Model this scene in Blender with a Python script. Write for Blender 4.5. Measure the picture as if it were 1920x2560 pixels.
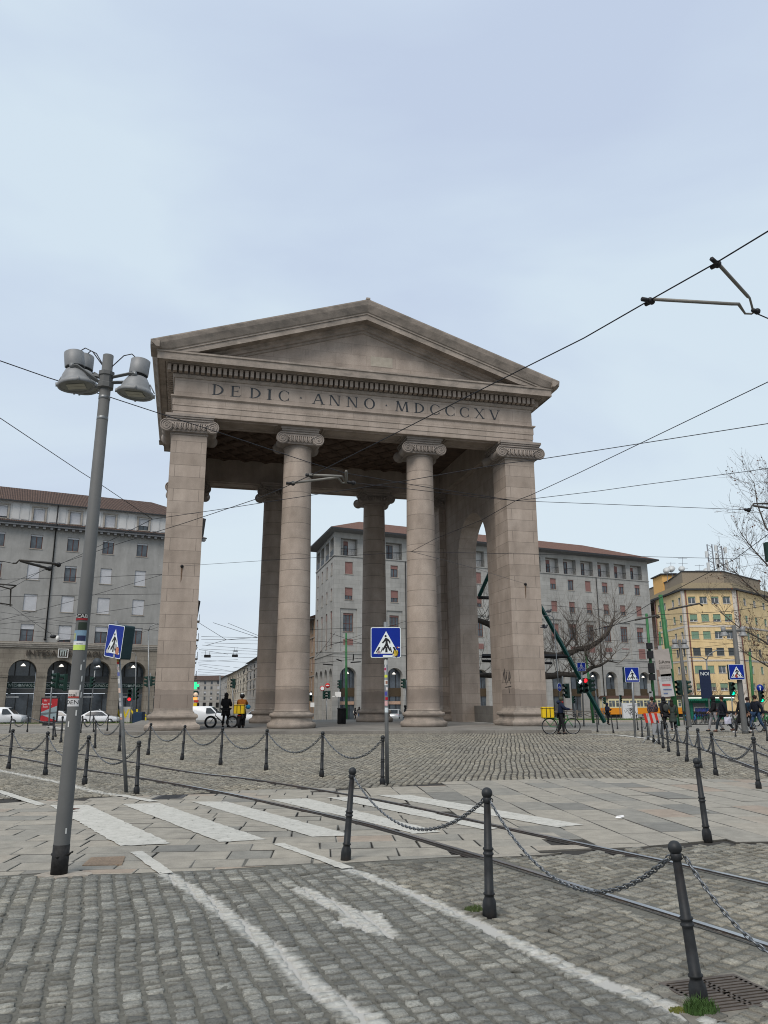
import bpy, bmesh, math, random
import numpy as np
from mathutils import Vector, Matrix
from math import sin, cos, pi, radians, atan2, hypot
random.seed(7); RNG = np.random.default_rng(7)
S = bpy.context.scene
for o in list(bpy.data.objects): bpy.data.objects.remove(o)
# ---------------------------------------------------------------- camera
FPX, PIT, ROLL, CH = 1928.8, .242, -.0046, 1.5
_F = Vector((0, cos(PIT), sin(PIT))); _U0 = Vector((0, -sin(PIT), cos(PIT))); _R0 = Vector((1, 0, 0))
_R = cos(ROLL)*_R0 + sin(ROLL)*_U0; _U = -sin(ROLL)*_R0 + cos(ROLL)*_U0
CAMP = Vector((0, 0, CH))
cd = bpy.data.cameras.new('camera'); cam = bpy.data.objects.new('camera', cd); S.collection.objects.link(cam)
cd.sensor_fit = 'VERTICAL'; cd.sensor_height = 24; cd.sensor_width = 18; cd.lens = 24*FPX/2560
cd.clip_start = .05; cd.clip_end = 3000
M4 = Matrix((_R, _U, -_F)).transposed().to_4x4(); M4.translation = CAMP
cam.matrix_world = M4
S.camera = cam
S.render.resolution_x = 768; S.render.resolution_y = 1024
S.view_settings.view_transform = 'Standard'; S.view_settings.look = 'None'
S.cycles.filter_width = 1.05
S.view_settings.exposure = .30; S.view_settings.gamma = 1
# ---------------------------------------------------------------- overcast sky + one soft sun
SUN_EL, SUN_AZ = radians(48), radians(205)     # sun high behind the viewer, veiled by cloud
W = bpy.data.worlds.new('World'); S.world = W; W.use_nodes = True
nt = W.node_tree; nt.nodes.clear()
def wn(t, **k):
    n = nt.nodes.new(t)
    for a, b in k.items(): setattr(n, a, b)
    return n
out = wn('ShaderNodeOutputWorld'); bg = wn('ShaderNodeBackground'); bg.inputs[1].default_value = .1
sky = wn('ShaderNodeTexSky', sky_type='NISHITA', sun_disc=False, sun_elevation=SUN_EL, sun_rotation=SUN_AZ)
sky.air_density = 1.0; sky.dust_density = 2.0; sky.ozone_density = 1.0
geo = wn('ShaderNodeTexCoord'); mp = wn('ShaderNodeMapping'); mp.inputs['Scale'].default_value = (1.0, 1.0, 2.6)
nt.links.new(geo.outputs['Generated'], mp.inputs[0])
nz = wn('ShaderNodeTexNoise'); nz.inputs['Scale'].default_value = 1.35; nz.inputs['Detail'].default_value = 5; nz.inputs['Roughness'].default_value = .48
nz.inputs['Distortion'].default_value = .4
nt.links.new(mp.outputs[0], nz.inputs['Vector'])
cr = wn('ShaderNodeValToRGB'); nt.links.new(nz.outputs[0], cr.inputs[0])
cr.color_ramp.elements[0].position = .38; cr.color_ramp.elements[0].color = (4.75, 5.5, 6.75, 1)
cr.color_ramp.elements[1].position = .62; cr.color_ramp.elements[1].color = (5.8, 6.75, 7.45, 1)
e = cr.color_ramp.elements.new(.5); e.color = (5.2, 6.05, 7.1, 1)
# paler near the horizon, brighter towards the zenith (an overcast sky)
sep = wn('ShaderNodeSeparateXYZ'); nt.links.new(geo.outputs['Generated'], sep.inputs[0])
r2 = wn('ShaderNodeValToRGB'); nt.links.new(sep.outputs[2], r2.inputs[0])
r2.color_ramp.elements[0].position = 0.0; r2.color_ramp.elements[0].color = (1.10, 1.04, .98, 1)
r2.color_ramp.elements[1].position = 1.0; r2.color_ramp.elements[1].color = (1.35, 1.33, 1.25, 1)
for p_, c_ in ((.18, (1.0, .99, .98)), (.5, (.96, .965, .985)), (.72, (.96, .965, .985))):
    e = r2.color_ramp.elements.new(p_); e.color = (*c_, 1)
mu = wn('ShaderNodeMix', data_type='RGBA', blend_type='MULTIPLY'); mu.inputs[0].default_value = 1
nt.links.new(cr.outputs[0], mu.inputs[6]); nt.links.new(r2.outputs[0], mu.inputs[7])
mx = wn('ShaderNodeMix', data_type='RGBA'); mx.inputs[0].default_value = .94
nt.links.new(sky.outputs[0], mx.inputs[6]); nt.links.new(mu.outputs[2], mx.inputs[7])
nt.links.new(mx.outputs[2], bg.inputs[0]); nt.links.new(bg.outputs[0], out.inputs[0])
ld = bpy.data.lights.new('sun', 'SUN'); ld.energy = 2.2; ld.angle = radians(32); ld.color = (1, .92, .835)
lo = bpy.data.objects.new('sun', ld); S.collection.objects.link(lo)
sd = Vector((cos(SUN_EL)*sin(SUN_AZ), cos(SUN_EL)*cos(SUN_AZ), sin(SUN_EL)))
lo.rotation_euler = sd.to_track_quat('Z', 'Y').to_euler(); lo.location = (0, -20, 40)
# ---------------------------------------------------------------- where things stand: photo point -> place on the ground
def ray(px, py): return _F + _R*((px-960)/FPX) - _U*((py-1280)/FPX)
def gz(y): return -.0155*(min(max(y, 42), 90)-42)
def G(px, py, z=None):
    d = ray(px, py)
    if z is not None: return CAMP + d*((z-CH)/d.z)
    t = 5
    for i in range(150):
        t += (gz((CAMP+d*t).y)-(CAMP+d*t).z)/d.z*.5
    return CAMP + d*t
def D(px, py, y): d = ray(px, py); return CAMP + d*(y/d.y)
def R_(px, py, dist): d = ray(px, py).normalized(); return CAMP + d*dist
def topz(P, py):                       # height at which the upright through P shows at row py
    k = -(py-1280)/FPX
    # solve ( (Q)·U ) = k (Q)·F  with Q=(x,y,z-h)
    q0 = Vector((P.x, P.y, 0)); a = q0.dot(_U)-k*q0.dot(_F); b = _U.z - k*_F.z
    return CH - a/b
# ---------------------------------------------------------------- materials
MATS = {}
def nodes(name, rough=.8, metal=0., spec=None):
    m = bpy.data.materials.new(name); m.use_nodes = True; t = m.node_tree
    b = t.nodes['Principled BSDF']; b.inputs['Roughness'].default_value = rough; b.inputs['Metallic'].default_value = metal
    if spec is not None: b.inputs['Specular IOR Level'].default_value = spec
    return m, t, b
def NN(t, ty, **k):
    n = t.nodes.new(ty)
    for a, b in k.items():
        if a.startswith('i_'): n.inputs[a[2:].replace('_', ' ')].default_value = b
        else: setattr(n, a, b)
    return n
def noise(t, scale, detail=4, rough=.55, vec=None, sc=None):
    n = NN(t, 'ShaderNodeTexNoise'); n.inputs['Scale'].default_value = scale; n.inputs['Detail'].default_value = detail; n.inputs['Roughness'].default_value = rough
    if vec is None:
        tc = NN(t, 'ShaderNodeTexCoord'); vec = tc.outputs['Object']
    if sc:
        mpn = NN(t, 'ShaderNodeMapping'); mpn.inputs['Scale'].default_value = sc; t.links.new(vec, mpn.inputs[0]); vec = mpn.outputs[0]
    t.links.new(vec, n.inputs['Vector']); return n.outputs[0]
def ramp(t, src, stops):
    r = NN(t, 'ShaderNodeValToRGB'); t.links.new(src, r.inputs[0]); el = r.color_ramp.elements
    while len(el) < len(stops): el.new(.5)
    for e_, (p, c) in zip(el, stops):
        e_.position = p; e_.color = (*(c if hasattr(c, '__len__') else (c, c, c)), 1)
    return r.outputs[0]
def mixc(t, f, a, b, bt='MIX'):
    m = NN(t, 'ShaderNodeMix', data_type='RGBA', blend_type=bt)
    for s_, v in ((0, f), (6, a), (7, b)):
        if hasattr(v, 'is_linked') or hasattr(v, 'links'): t.links.new(v, m.inputs[s_])
        else: m.inputs[s_].default_value = v if s_ == 0 else (*v, 1)
    return m.outputs[2]
def mth(t, op, a, b=None, clamp=False):
    m = NN(t, 'ShaderNodeMath', operation=op); m.use_clamp = clamp
    for i, v in enumerate((a, b)):
        if v is None: continue
        if hasattr(v, 'links'): t.links.new(v, m.inputs[i])
        else: m.inputs[i].default_value = v
    return m.outputs[0]
def bump(t, b, h, dist=.01, st=.5):
    n = NN(t, 'ShaderNodeBump'); n.inputs['Strength'].default_value = st; n.inputs['Distance'].default_value = dist
    t.links.new(h, n.inputs['Height']); t.links.new(n.outputs[0], b.inputs['Normal'])
def mat(name, col, rough=.7, metal=0., var=.12, scale=6., bmp=0., spec=None, dirt=None):
    if name in MATS: return MATS[name]
    m, t, b = nodes(name, rough, metal, .22 if spec is None else spec)
    n1 = noise(t, scale, 5); lo_ = tuple(c*(1-var) for c in col); hi = tuple(min(1, c*(1+var)) for c in col)
    c = ramp(t, n1, [(.3, lo_), (.7, hi)])
    if dirt:
        n2 = noise(t, scale*.35, 6, .65); f = ramp(t, n2, [(.5, 0), (.72, dirt[1])]); c = mixc(t, f, c, dirt[0])
    t.links.new(c, b.inputs['Base Color'])
    if bmp: bump(t, b, noise(t, scale*6, 4), bmp, .5)
    MATS[name] = m; return m
def glow(name, col, st):
    if name in MATS: return MATS[name]
    m, t, b = nodes(name, .4); b.inputs['Base Color'].default_value = (*col, 1)
    b.inputs['Emission Color'].default_value = (*col, 1); b.inputs['Emission Strength'].default_value = st
    MATS[name] = m; return m
def glass_mat(name='window_glass', col=(.03, .036, .042), rough=.08):
    if name in MATS: return MATS[name]
    m, t, b = nodes(name, rough, 0, .5)
    c = ramp(t, noise(t, .9, 3), [(.35, col), (.7, tuple(min(1, c*2.2) for c in col))]); t.links.new(c, b.inputs['Base Color'])
    MATS[name] = m; return m
# ---------------------------------------------------------------- mesh helpers
class MB:
    def __init__(s): s.v = []; s.f = []; s.m = []; s.sm = []; s.mats = []; s.cur = 0; s.smooth = False; s.T = None
    def use(s, m, smooth=False):
        if m not in s.mats: s.mats.append(m)
        s.cur = s.mats.index(m); s.smooth = smooth; return s
    def add(s, vs, fs):
        b = len(s.v)
        for p in vs:
            p = Vector(p); s.v.append(s.T @ p if s.T is not None else p)
        for f in fs: s.f.append(tuple(b+i for i in f)); s.m.append(s.cur); s.sm.append(s.smooth)
    def box(s, x0, y0, z0, x1, y1, z1):
        vs = [(x, y, z) for z in (z0, z1) for x, y in ((x0, y0), (x1, y0), (x1, y1), (x0, y1))]
        s.add(vs, [(3, 2, 1, 0), (4, 5, 6, 7), (0, 1, 5, 4), (1, 2, 6, 5), (2, 3, 7, 6), (3, 0, 4, 7)]); return s
    def cbox(s, c, d, rz=0):
        T = s.T; L = Matrix.Translation(Vector(c)) @ Matrix.Rotation(rz, 4, 'Z'); s.T = (T @ L) if T is not None else L
        s.box(-d[0]/2, -d[1]/2, -d[2]/2, d[0]/2, d[1]/2, d[2]/2); s.T = T; return s
    def bbox(s, x0, y0, z0, x1, y1, z1, b=.01):     # box with chamfered vertical+horizontal edges
        for k, (zz0, zz1) in enumerate(((z0, z0+b), (z0+b, z1-b), (z1-b, z1))):
            pass
        def ring(i, z): return [(x0+i, y0, z), (x1-i, y0, z), (x1, y0+i, z), (x1, y1-i, z), (x1-i, y1, z), (x0+i, y1, z), (x0, y1-i, z), (x0, y0+i, z)]
        def ring2(z): return [(x0+b, y0+b*.3, z), (x1-b, y0+b*.3, z), (x1-b*.3, y0+b, z), (x1-b*.3, y1-b, z), (x1-b, y1-b*.3, z), (x0+b, y1-b*.3, z), (x0+b*.3, y1-b, z), (x0+b*.3, y0+b, z)]
        rs = [ring2(z0), ring(b, z0+b*.7), ring(b, z1-b*.7), ring2(z1)]
        vs = sum(rs, []); fs = []
        for k in range(3):
            for i in range(8): fs.append((k*8+i, k*8+(i+1) % 8, (k+1)*8+(i+1) % 8, (k+1)*8+i))
        fs.append(tuple(range(7, -1, -1))); fs.append(tuple(range(24, 32))); s.add(vs, fs); return s
    def lathe(s, prof, c=(0, 0, 0), n=16, axis=None, caps=True):   # prof [(r,z)]
        T = s.T; L = Matrix.Translation(Vector(c))
        if axis is not None: L = L @ Vector(axis).to_track_quat('Z', 'Y').to_matrix().to_4x4()
        s.T = (T @ L) if T is not None else L
        vs = [(r*cos(2*pi*i/n), r*sin(2*pi*i/n), z) for r, z in prof for i in range(n)]; fs = []
        for k in range(len(prof)-1):
            for i in range(n): fs.append((k*n+i, k*n+(i+1) % n, (k+1)*n+(i+1) % n, (k+1)*n+i))
        if caps: fs.append(tuple(range(n-1, -1, -1))); fs.append(tuple((len(prof)-1)*n+i for i in range(n)))
        s.add(vs, fs); s.T = T; return s
    def tube(s, pts, r, n=6, caps=True):
        pts = [Vector(p) for p in pts]; m = len(pts); rs = r if hasattr(r, '__len__') else [r]*m
        vs = []; up = None
        for i, p in enumerate(pts):
            d = (pts[min(i+1, m-1)]-pts[max(i-1, 0)])
            if d.length < 1e-9: d = Vector((0, 0, 1))
            d.normalize()
            if up is None: up = Vector((0, 0, 1)) if abs(d.z) < .9 else Vector((1, 0, 0))
            a = d.cross(up)
            if a.length < 1e-6: a = d.cross(Vector((1, .3, 0)))
            a.normalize(); b = a.cross(d).normalized(); up = b
            for k in range(n): vs.append(p + (a*cos(2*pi*k/n)+b*sin(2*pi*k/n))*rs[i])
        fs = []
        for i in range(m-1):
            for k in range(n): fs.append((i*n+k, i*n+(k+1) % n, (i+1)*n+(k+1) % n, (i+1)*n+k))
        if caps: fs.append(tuple(range(n-1, -1, -1))); fs.append(tuple((m-1)*n+k for k in range(n)))
        s.add(vs, fs); return s
    def sphere(s, c, r, n=12, m=8, sc=(1, 1, 1)):
        vs = [(c[0], c[1], c[2]-r*sc[2])]
        for j in range(1, m):
            a = -pi/2+pi*j/m
            for i in range(n): vs.append((c[0]+r*sc[0]*cos(a)*cos(2*pi*i/n), c[1]+r*sc[1]*cos(a)*sin(2*pi*i/n), c[2]+r*sc[2]*sin(a)))
        vs.append((c[0], c[1], c[2]+r*sc[2])); fs = []
        for i in range(n): fs.append((0, 1+(i+1) % n, 1+i))
        for j in range(m-2):
            for i in range(n): fs.append((1+j*n+i, 1+j*n+(i+1) % n, 1+(j+1)*n+(i+1) % n, 1+(j+1)*n+i))
        b = 1+(m-2)*n
        for i in range(n): fs.append((b+i, b+(i+1) % n, len(vs)-1))
        s.add(vs, fs); return s
    def prism(s, poly, z0, z1):                    # polygon in xy (ccw)
        n = len(poly); vs = [(*p, z0) for p in poly]+[(*p, z1) for p in poly]
        s.add(vs, [tuple(range(n-1, -1, -1)), tuple(range(n, 2*n))]+[(i, (i+1) % n, n+(i+1) % n, n+i) for i in range(n)]); return s
    def extr(s, poly, fn, d0, d1):                 # polygon (u,w) placed by fn(u,w,d)
        n = len(poly); vs = [fn(*p, d0) for p in poly]+[fn(*p, d1) for p in poly]
        s.add(vs, [tuple(range(n-1, -1, -1)), tuple(range(n, 2*n))]+[(i, (i+1) % n, n+(i+1) % n, n+i) for i in range(n)]); return s
    def build(s, name, m=None, parent=None, **tags):
        me = bpy.data.meshes.new(name); me.from_pydata([tuple(v) for v in s.v], [], s.f)
        if m is not None: me.materials.append(m)
        else:
            for q in s.mats: me.materials.append(q)
            me.polygons.foreach_set('material_index', s.m)
        me.polygons.foreach_set('use_smooth', s.sm); me.update()
        return link(me, name, parent, **tags)
def link(me, name, parent=None, **tags):
    o = bpy.data.objects.new(name, me); S.collection.objects.link(o)
    if parent is not None: o.parent = parent
    for k, v in tags.items(): o[k] = v
    return o
def thing(name, label, cat, loc=(0, 0, 0), rz=0, group=None, mw=None):
    o = bpy.data.objects.new(name, None); S.collection.objects.link(o); o.empty_display_size = .2
    if mw is not None: o.matrix_world = mw
    else: o.location = loc; o.rotation_euler = (0, 0, rz)
    o['label'] = label; o['category'] = cat
    if group: o['group'] = group
    return o
def tag(o, label, cat, group=None):
    o['label'] = label; o['category'] = cat
    if group: o['group'] = group
    return o
def copy_tree(o, parent=None):
    kids = list(CH_.get(o.name, [])) or [c for c in bpy.data.objects if c.parent == o]
    c = o.copy(); S.collection.objects.link(c)
    if parent is not None: c.parent = parent
    for k in kids: copy_tree(k, c)
    return c
CH_ = {}
def text_mesh(txt, size, mat_, name='lettering', extr=.004, font=None, align='CENTER', shear=0, offs=0, sx=1):
    c = bpy.data.curves.new('t', 'FONT'); c.body = txt; c.size = size; c.extrude = extr; c.align_x = align; c.align_y = 'CENTER'; c.shear = shear; c.offset = offs; c.resolution_u = 2
    o = bpy.data.objects.new('t', c); S.collection.objects.link(o)
    dg = bpy.context.evaluated_depsgraph_get(); me = bpy.data.meshes.new_from_object(o.evaluated_get(dg))
    bpy.data.objects.remove(o); me.materials.clear(); me.materials.append(mat_)
    if sx != 1: me.transform(Matrix.Diagonal((sx, 1, 1, 1)))
    return me
# ================================================================ GROUND
def g2(px, py): p = G(px, py); return (p.x, p.y)
def smooth_line(pts, step=.08):
    P = np.array(pts, float); n = len(P); outp = []
    for i in range(n-1):
        p0 = P[max(i-1, 0)]; p1 = P[i]; p2 = P[i+1]; p3 = P[min(i+2, n-1)]
        m = max(2, int(np.linalg.norm(p2-p1)/step))
        for k in range(m):
            t = k/m; outp.append(.5*((2*p1)+(-p0+p2)*t+(2*p0-5*p1+4*p2-p3)*t*t+(-p0+3*p1-3*p2+p3)*t**3))
    outp.append(P[-1]); return np.array(outp)
def dist_poly(X, L):                                   # distance from points X (n,2) to polyline L
    d = np.full(len(X), 1e9)
    for a, b in zip(L[:-1], L[1:]):
        ab = b-a; t = np.clip(((X-a)@ab)/max(ab@ab, 1e-9), 0, 1); q = a+t[:, None]*ab
        d = np.minimum(d, np.hypot(*(X-q).T))
    return d
def inside(X, P):
    P = np.array(P); r = np.zeros(len(X), bool); j = len(P)-1
    for i in range(len(P)):
        xi, yi = P[i]; xj, yj = P[j]
        c = ((yi > X[:, 1]) != (yj > X[:, 1])) & (X[:, 0] < (xj-xi)*(X[:, 1]-yi)/(yj-yi+1e-12)+xi)
        r ^= c; j = i
    return r
def vnoise(X, s, seed=0):                              # cheap smooth value noise
    r = np.random.default_rng(seed).random((64, 64)); q = X/s; i = np.floor(q).astype(int); f = q-i; f = f*f*(3-2*f)
    a = r[i[:, 0] % 64, i[:, 1] % 64]; b = r[(i[:, 0]+1) % 64, i[:, 1] % 64]; c = r[i[:, 0] % 64, (i[:, 1]+1) % 64]; d = r[(i[:, 0]+1) % 64, (i[:, 1]+1) % 64]
    return (a*(1-f[:, 0])+b*f[:, 0])*(1-f[:, 1])+(c*(1-f[:, 0])+d*f[:, 0])*f[:, 1]
L1 = smooth_line([g2(*p) for p in ((341, 2130), (417, 2185), (492, 2231), (573, 2289), (631, 2333), (683, 2370), (752, 2440), (822, 2489), (926, 2555), (1010, 2612), (1120, 2700))], .25)
L2 = smooth_line([g2(*p) for p in ((694, 2110), (810, 2150), (960, 2205), (1076, 2254), (1203, 2312), (1330, 2376), (1446, 2428), (1539, 2466), (1654, 2509), (1770, 2558), (1990, 2660))], .25)
L0 = smooth_line([g2(*p) for p in ((-60, 1914), (0, 1926), (150, 1956), (231, 1977), (318, 1991), (378, 2003))], .6)
L00 = smooth_line([g2(*p) for p in ((-60, 1965), (0, 1980), (50, 1996), (104, 2013))], .5)
ARW = [g2(*p) for p in ((722, 2222), (757, 2216), (905, 2277), (955, 2283), (998, 2347), (824, 2305), (868, 2293))]
LINES = ((L1, .068), (L2, .062), (L0, .075), (L00, .075))
def paint_mask(X):
    m = np.zeros(len(X)); j = (vnoise(X, .03, 3)-.5)*.022+(vnoise(X, .12, 4)-.5)*.012
    for L, w in LINES:
        lo_ = L.min(0)-.3; hi = L.max(0)+.3; k = np.where(((X > lo_) & (X < hi)).all(1))[0]
        if len(k): m[k] = np.maximum(m[k], np.clip((w-dist_poly(X[k], L)+j[k])/.012+.5, 0, 1))
    A = np.array(ARW); k = np.where(((X > A.min(0)-.1) & (X < A.max(0)+.1)).all(1))[0]
    if len(k): m[k] = np.maximum(m[k], inside(X[k]+j[k][:, None]*.15, ARW).astype(float))
    return m
RAILA = smooth_line([g2(*p) for p in ((-150, 1870), (0, 1887), (150, 1914), (347, 1944), (550, 1980), (694, 2011), (868, 2049), (960, 2072), (1209, 2145), (1423, 2211), (1712, 2300), (1920, 2367), (2200, 2465))], .3)
RAILB = smooth_line([g2(*p) for p in ((-100, 1853), (191, 1884), (463, 1928), (637, 1949), (960, 2003), (1232, 2063), (1481, 2116), (1654, 2152), (1920, 2212), (2300, 2300))], .3)
RAILC = smooth_line([g2(*p) for p in ((1640, 1842), (1711, 1857), (1823, 1896), (1920, 1933), (2100, 2010))], .5)
RAILD = smooth_line([g2(*p) for p in ((1760, 1842), (1830, 1858), (1920, 1890), (2100, 1950))], .5)
RAILS = (RAILA, RAILB, RAILC, RAILD)
NEAR = [g2(*p) for p in ((-1400, 2236), (-400, 2210), (0, 2188), (399, 2182), (538, 2173), (694, 2166), (868, 2156), (960, 2153), (1134, 2147), (1365, 2136), (1597, 2116), (1920, 2104), (2400, 2080), (3500, 2030))]
FAR = [g2(*p) for p in ((-1400, 2010), (-400, 1998), (0, 1995), (124, 1999), (231, 1991), (376, 1988), (492, 1982), (637, 1974), (960, 1967), (1134, 1953), (1440, 1945), (1920, 1948), (2400, 1950), (3500, 1955))]
BAND = NEAR + FAR[::-1]
NX, NY = zip(*NEAR); FX, FY = zip(*FAR)
PODIUM = [(-13.8, 39.4), (10.2, 39.6), (3.4, 66.5), (-20.3, 66.5)]
def stones_mesh(name, region_fn, ang, bbox, lw, ll, gap, hires, tint, seed, zt=0., relief=1.):
    rg = np.random.default_rng(seed); ca, sa = cos(ang), sin(ang)
    cx = [(bbox[0], bbox[1]), (bbox[2], bbox[1]), (bbox[2], bbox[3]), (bbox[0], bbox[3])]
    us = [x*ca+y*sa for x, y in cx]; ws = [-x*sa+y*ca for x, y in cx]
    Q = []; u = min(us)
    while u < max(us):
        du = lw*rg.uniform(.85, 1.15); nst = int((max(ws)-min(ws))/ll*1.1)+3
        dl = ll*rg.uniform(.72, 1.3, nst); w = min(ws)+rg.uniform(-ll, 0)+np.concatenate(([0], np.cumsum(dl)[:-1]))
        bow = lambda q: .018*np.sin(q*1.1+u*.4)+.008*np.sin(q*3.1+1)
        a = np.stack([np.full(nst, u), w, np.full(nst, u+du), w+dl], 1)
        c = np.stack([np.stack([a[:, 0]+bow(a[:, 1]), a[:, 1]], 1), np.stack([a[:, 2]+bow(a[:, 1]), a[:, 1]], 1), np.stack([a[:, 2]+bow(a[:, 3]), a[:, 3]], 1), np.stack([a[:, 0]+bow(a[:, 3]), a[:, 3]], 1)], 1)
        Q.append(c); u += du
    Q = np.concatenate(Q)
    ce = Q.mean(1, keepdims=True); dlt = Q-ce; ln = np.abs(dlt); Q = ce+dlt*(1-gap/np.maximum(ln, .01)/2*1.0)
    Q += rg.normal(0, gap*.32, Q.shape)
    X = np.stack([Q[..., 0]*ca-Q[..., 1]*sa, Q[..., 0]*sa+Q[..., 1]*ca], -1); c = X.mean(1)
    k = region_fn(c)
    for R in RAILS:
        kk = np.where(k)[0]
        if len(kk): k[kk] &= dist_poly(c[kk], R) > .125
    X = X[k]; n = len(X)
    if hires: sv = np.array([0, .07, .35, .65, .93, 1])
    else: sv = np.array([0, .16, .84, 1])
    m = len(sv); s_, t_ = np.meshgrid(sv, sv, indexing='ij'); s_ = s_.ravel(); t_ = t_.ravel()
    V = (X[:, None, 0]*((1-s_)*(1-t_))[None, :, None]+X[:, None, 1]*(s_*(1-t_))[None, :, None]+X[:, None, 2]*(s_*t_)[None, :, None]+X[:, None, 3]*((1-s_)*t_)[None, :, None])
    edge = (s_ == 0) | (s_ == 1) | (t_ == 0) | (t_ == 1); cor = ((s_ == 0) | (s_ == 1)) & ((t_ == 0) | (t_ == 1))
    cm = V.mean(1, keepdims=True); V[:, cor] = cm+(V[:, cor]-cm)*.95
    Z = np.where(edge, -.024, 0.)[None, :]+rg.normal(0, .0022*relief, (n, 1))
    Z = Z+np.where(edge, 0, 1)[None, :]*(rg.normal(0, .0016*relief, (n, m*m)))
    Z += (s_-.5)[None, :]*rg.normal(0, .006*relief, (n, 1))+(t_-.5)[None, :]*rg.normal(0, .006*relief, (n, 1))
    cen = (1-np.abs(s_-.5)*2)*(1-np.abs(t_-.5)*2); Z += cen[None, :]*.002*relief
    V3 = np.concatenate([V, (Z+zt)[..., None]], -1)
    if hires: V3[:, ~edge, :2] += rg.normal(0, .0025, (n, (~edge).sum(), 2)); V3[:, edge, :2] += rg.normal(0, .003, (n, edge.sum(), 2))
    F = []
    for i in range(m-1):
        for j in range(m-1): F.append((i*m+j, (i+1)*m+j, (i+1)*m+j+1, i*m+j+1))
    F = (np.array(F)[None]+(np.arange(n)*m*m)[:, None, None]).reshape(-1, 4); V3 = V3.reshape(-1, 3)
    me = bpy.data.meshes.new(name); me.vertices.add(len(V3)); me.vertices.foreach_set('co', V3.ravel().astype(np.float32))
    me.loops.add(F.size); me.loops.foreach_set('vertex_index', F.ravel().astype(np.int32)); me.polygons.add(len(F))
    me.polygons.foreach_set('loop_start', np.arange(0, F.size, 4, dtype=np.int32)); me.polygons.foreach_set('use_smooth', np.ones(len(F), bool)); me.update(calc_edges=True)
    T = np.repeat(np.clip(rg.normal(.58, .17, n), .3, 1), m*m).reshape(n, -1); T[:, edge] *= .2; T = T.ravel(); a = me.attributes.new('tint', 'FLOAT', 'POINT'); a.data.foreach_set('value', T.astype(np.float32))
    a = me.attributes.new('paint', 'FLOAT', 'POINT'); a.data.foreach_set('value', paint_mask(V3[:, :2]).astype(np.float32))
    me.materials.append(tint); return link(me, name, None, kind='structure')
def stone_paving(name, c0, c1, c2, sc=60, wear=.55, rough=.78):
    m, t, b = nodes(name, rough, 0, .35)
    at = NN(t, 'ShaderNodeAttribute', attribute_name='tint'); pa = NN(t, 'ShaderNodeAttribute', attribute_name='paint')
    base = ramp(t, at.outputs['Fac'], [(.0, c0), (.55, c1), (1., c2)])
    sp = ramp(t, noise(t, sc, 6, .7), [(.3, .38), (.45, .85), (.6, 1.15), (.72, 1.95)]); c = mixc(t, .9, base, sp, 'MULTIPLY')
    big = ramp(t, noise(t, .55, 4, .6), [(.3, (.8, .8, .8)), (.5, (1, .99, .96)), (.7, (1.18, 1.13, 1.04))]); c = mixc(t, 1., c, big, 'MULTIPLY')
    st = ramp(t, noise(t, 2.2, 5, .62), [(.3, .78), (.55, 1.05)]); c = mixc(t, .7, c, st, 'MULTIPLY')
    w = ramp(t, noise(t, 26, 6, .72), [(wear-.16, 0), (wear, 1)]); wi = mth(t, 'SUBTRACT', 1., mth(t, 'MULTIPLY', w, .35))
    f = mth(t, 'MULTIPLY', pa.outputs['Fac'], wi, True)
    pc = ramp(t, noise(t, 9, 5, .6), [(.3, (.4, .395, .36)), (.7, (.52, .512, .475))])
    t.links.new(mixc(t, f, c, pc), b.inputs['Base Color'])
    h = mth(t, 'ADD', noise(t, 45, 6, .7), mth(t, 'MULTIPLY', noise(t, 160, 3, .6), .4)); bump(t, b, h, .009, 1.); return m
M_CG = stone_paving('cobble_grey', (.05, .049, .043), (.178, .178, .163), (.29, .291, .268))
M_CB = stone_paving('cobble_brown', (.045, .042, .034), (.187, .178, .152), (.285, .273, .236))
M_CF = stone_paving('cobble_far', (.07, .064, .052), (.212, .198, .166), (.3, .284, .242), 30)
def m_mortar():
    m, t, b = nodes('mortar', .95, 0, .2); pa = NN(t, 'ShaderNodeAttribute', attribute_name='paint')
    c = ramp(t, noise(t, 30, 6, .7), [(.3, (.075, .073, .062)), (.7, (.15, .146, .126))])
    t.links.new(mixc(t, mth(t, 'MULTIPLY', pa.outputs['Fac'], .85), c, (.42, .41, .385)), b.inputs['Base Color']); bump(t, b, noise(t, 90, 5), .004, .7); return m
M_MO = m_mortar()
M_JT = mat('joint_dirt', (.05, .046, .04), .95, var=.3, scale=20)
def c_band(c):
    yn = np.interp(c[:, 0], NX, NY); yf = np.interp(c[:, 0], FX, FY); return yn, yf
L2x = L2[np.argsort(L2[:, 1])]
def right_of_L2(c): return c[:, 0] > np.interp(c[:, 1], L2x[:, 1], L2x[:, 0])
GR = [g2(*p) for p in ((1640, 2455), (1835, 2430), (1990, 2500), (1785, 2535))]
POST_SPOTS = [g2(147, 2188), g2(864, 2149), g2(1224, 2290), g2(1737, 2500)]
def frust(c, mrg=2.6): return np.abs(c[:, 0]) < c[:, 1]*.53+mrg
def clear(c):
    k = ~inside(c, GR)
    for p in POST_SPOTS: k &= np.hypot(c[:, 0]-p[0], c[:, 1]-p[1]) > .07
    return k
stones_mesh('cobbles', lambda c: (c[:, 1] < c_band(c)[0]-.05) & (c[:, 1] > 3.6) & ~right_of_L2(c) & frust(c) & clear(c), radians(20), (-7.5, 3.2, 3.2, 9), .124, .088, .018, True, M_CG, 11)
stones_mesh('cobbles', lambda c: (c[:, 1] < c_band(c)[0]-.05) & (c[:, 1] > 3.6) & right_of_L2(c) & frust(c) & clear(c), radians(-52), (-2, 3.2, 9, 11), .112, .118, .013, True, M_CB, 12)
def far_reg(c): return (c[:, 1] > c_band(c)[1]+.03) & (c[:, 1] < 41.8) & frust(c, 4.5) & ~inside(c, PODIUM)
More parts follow.
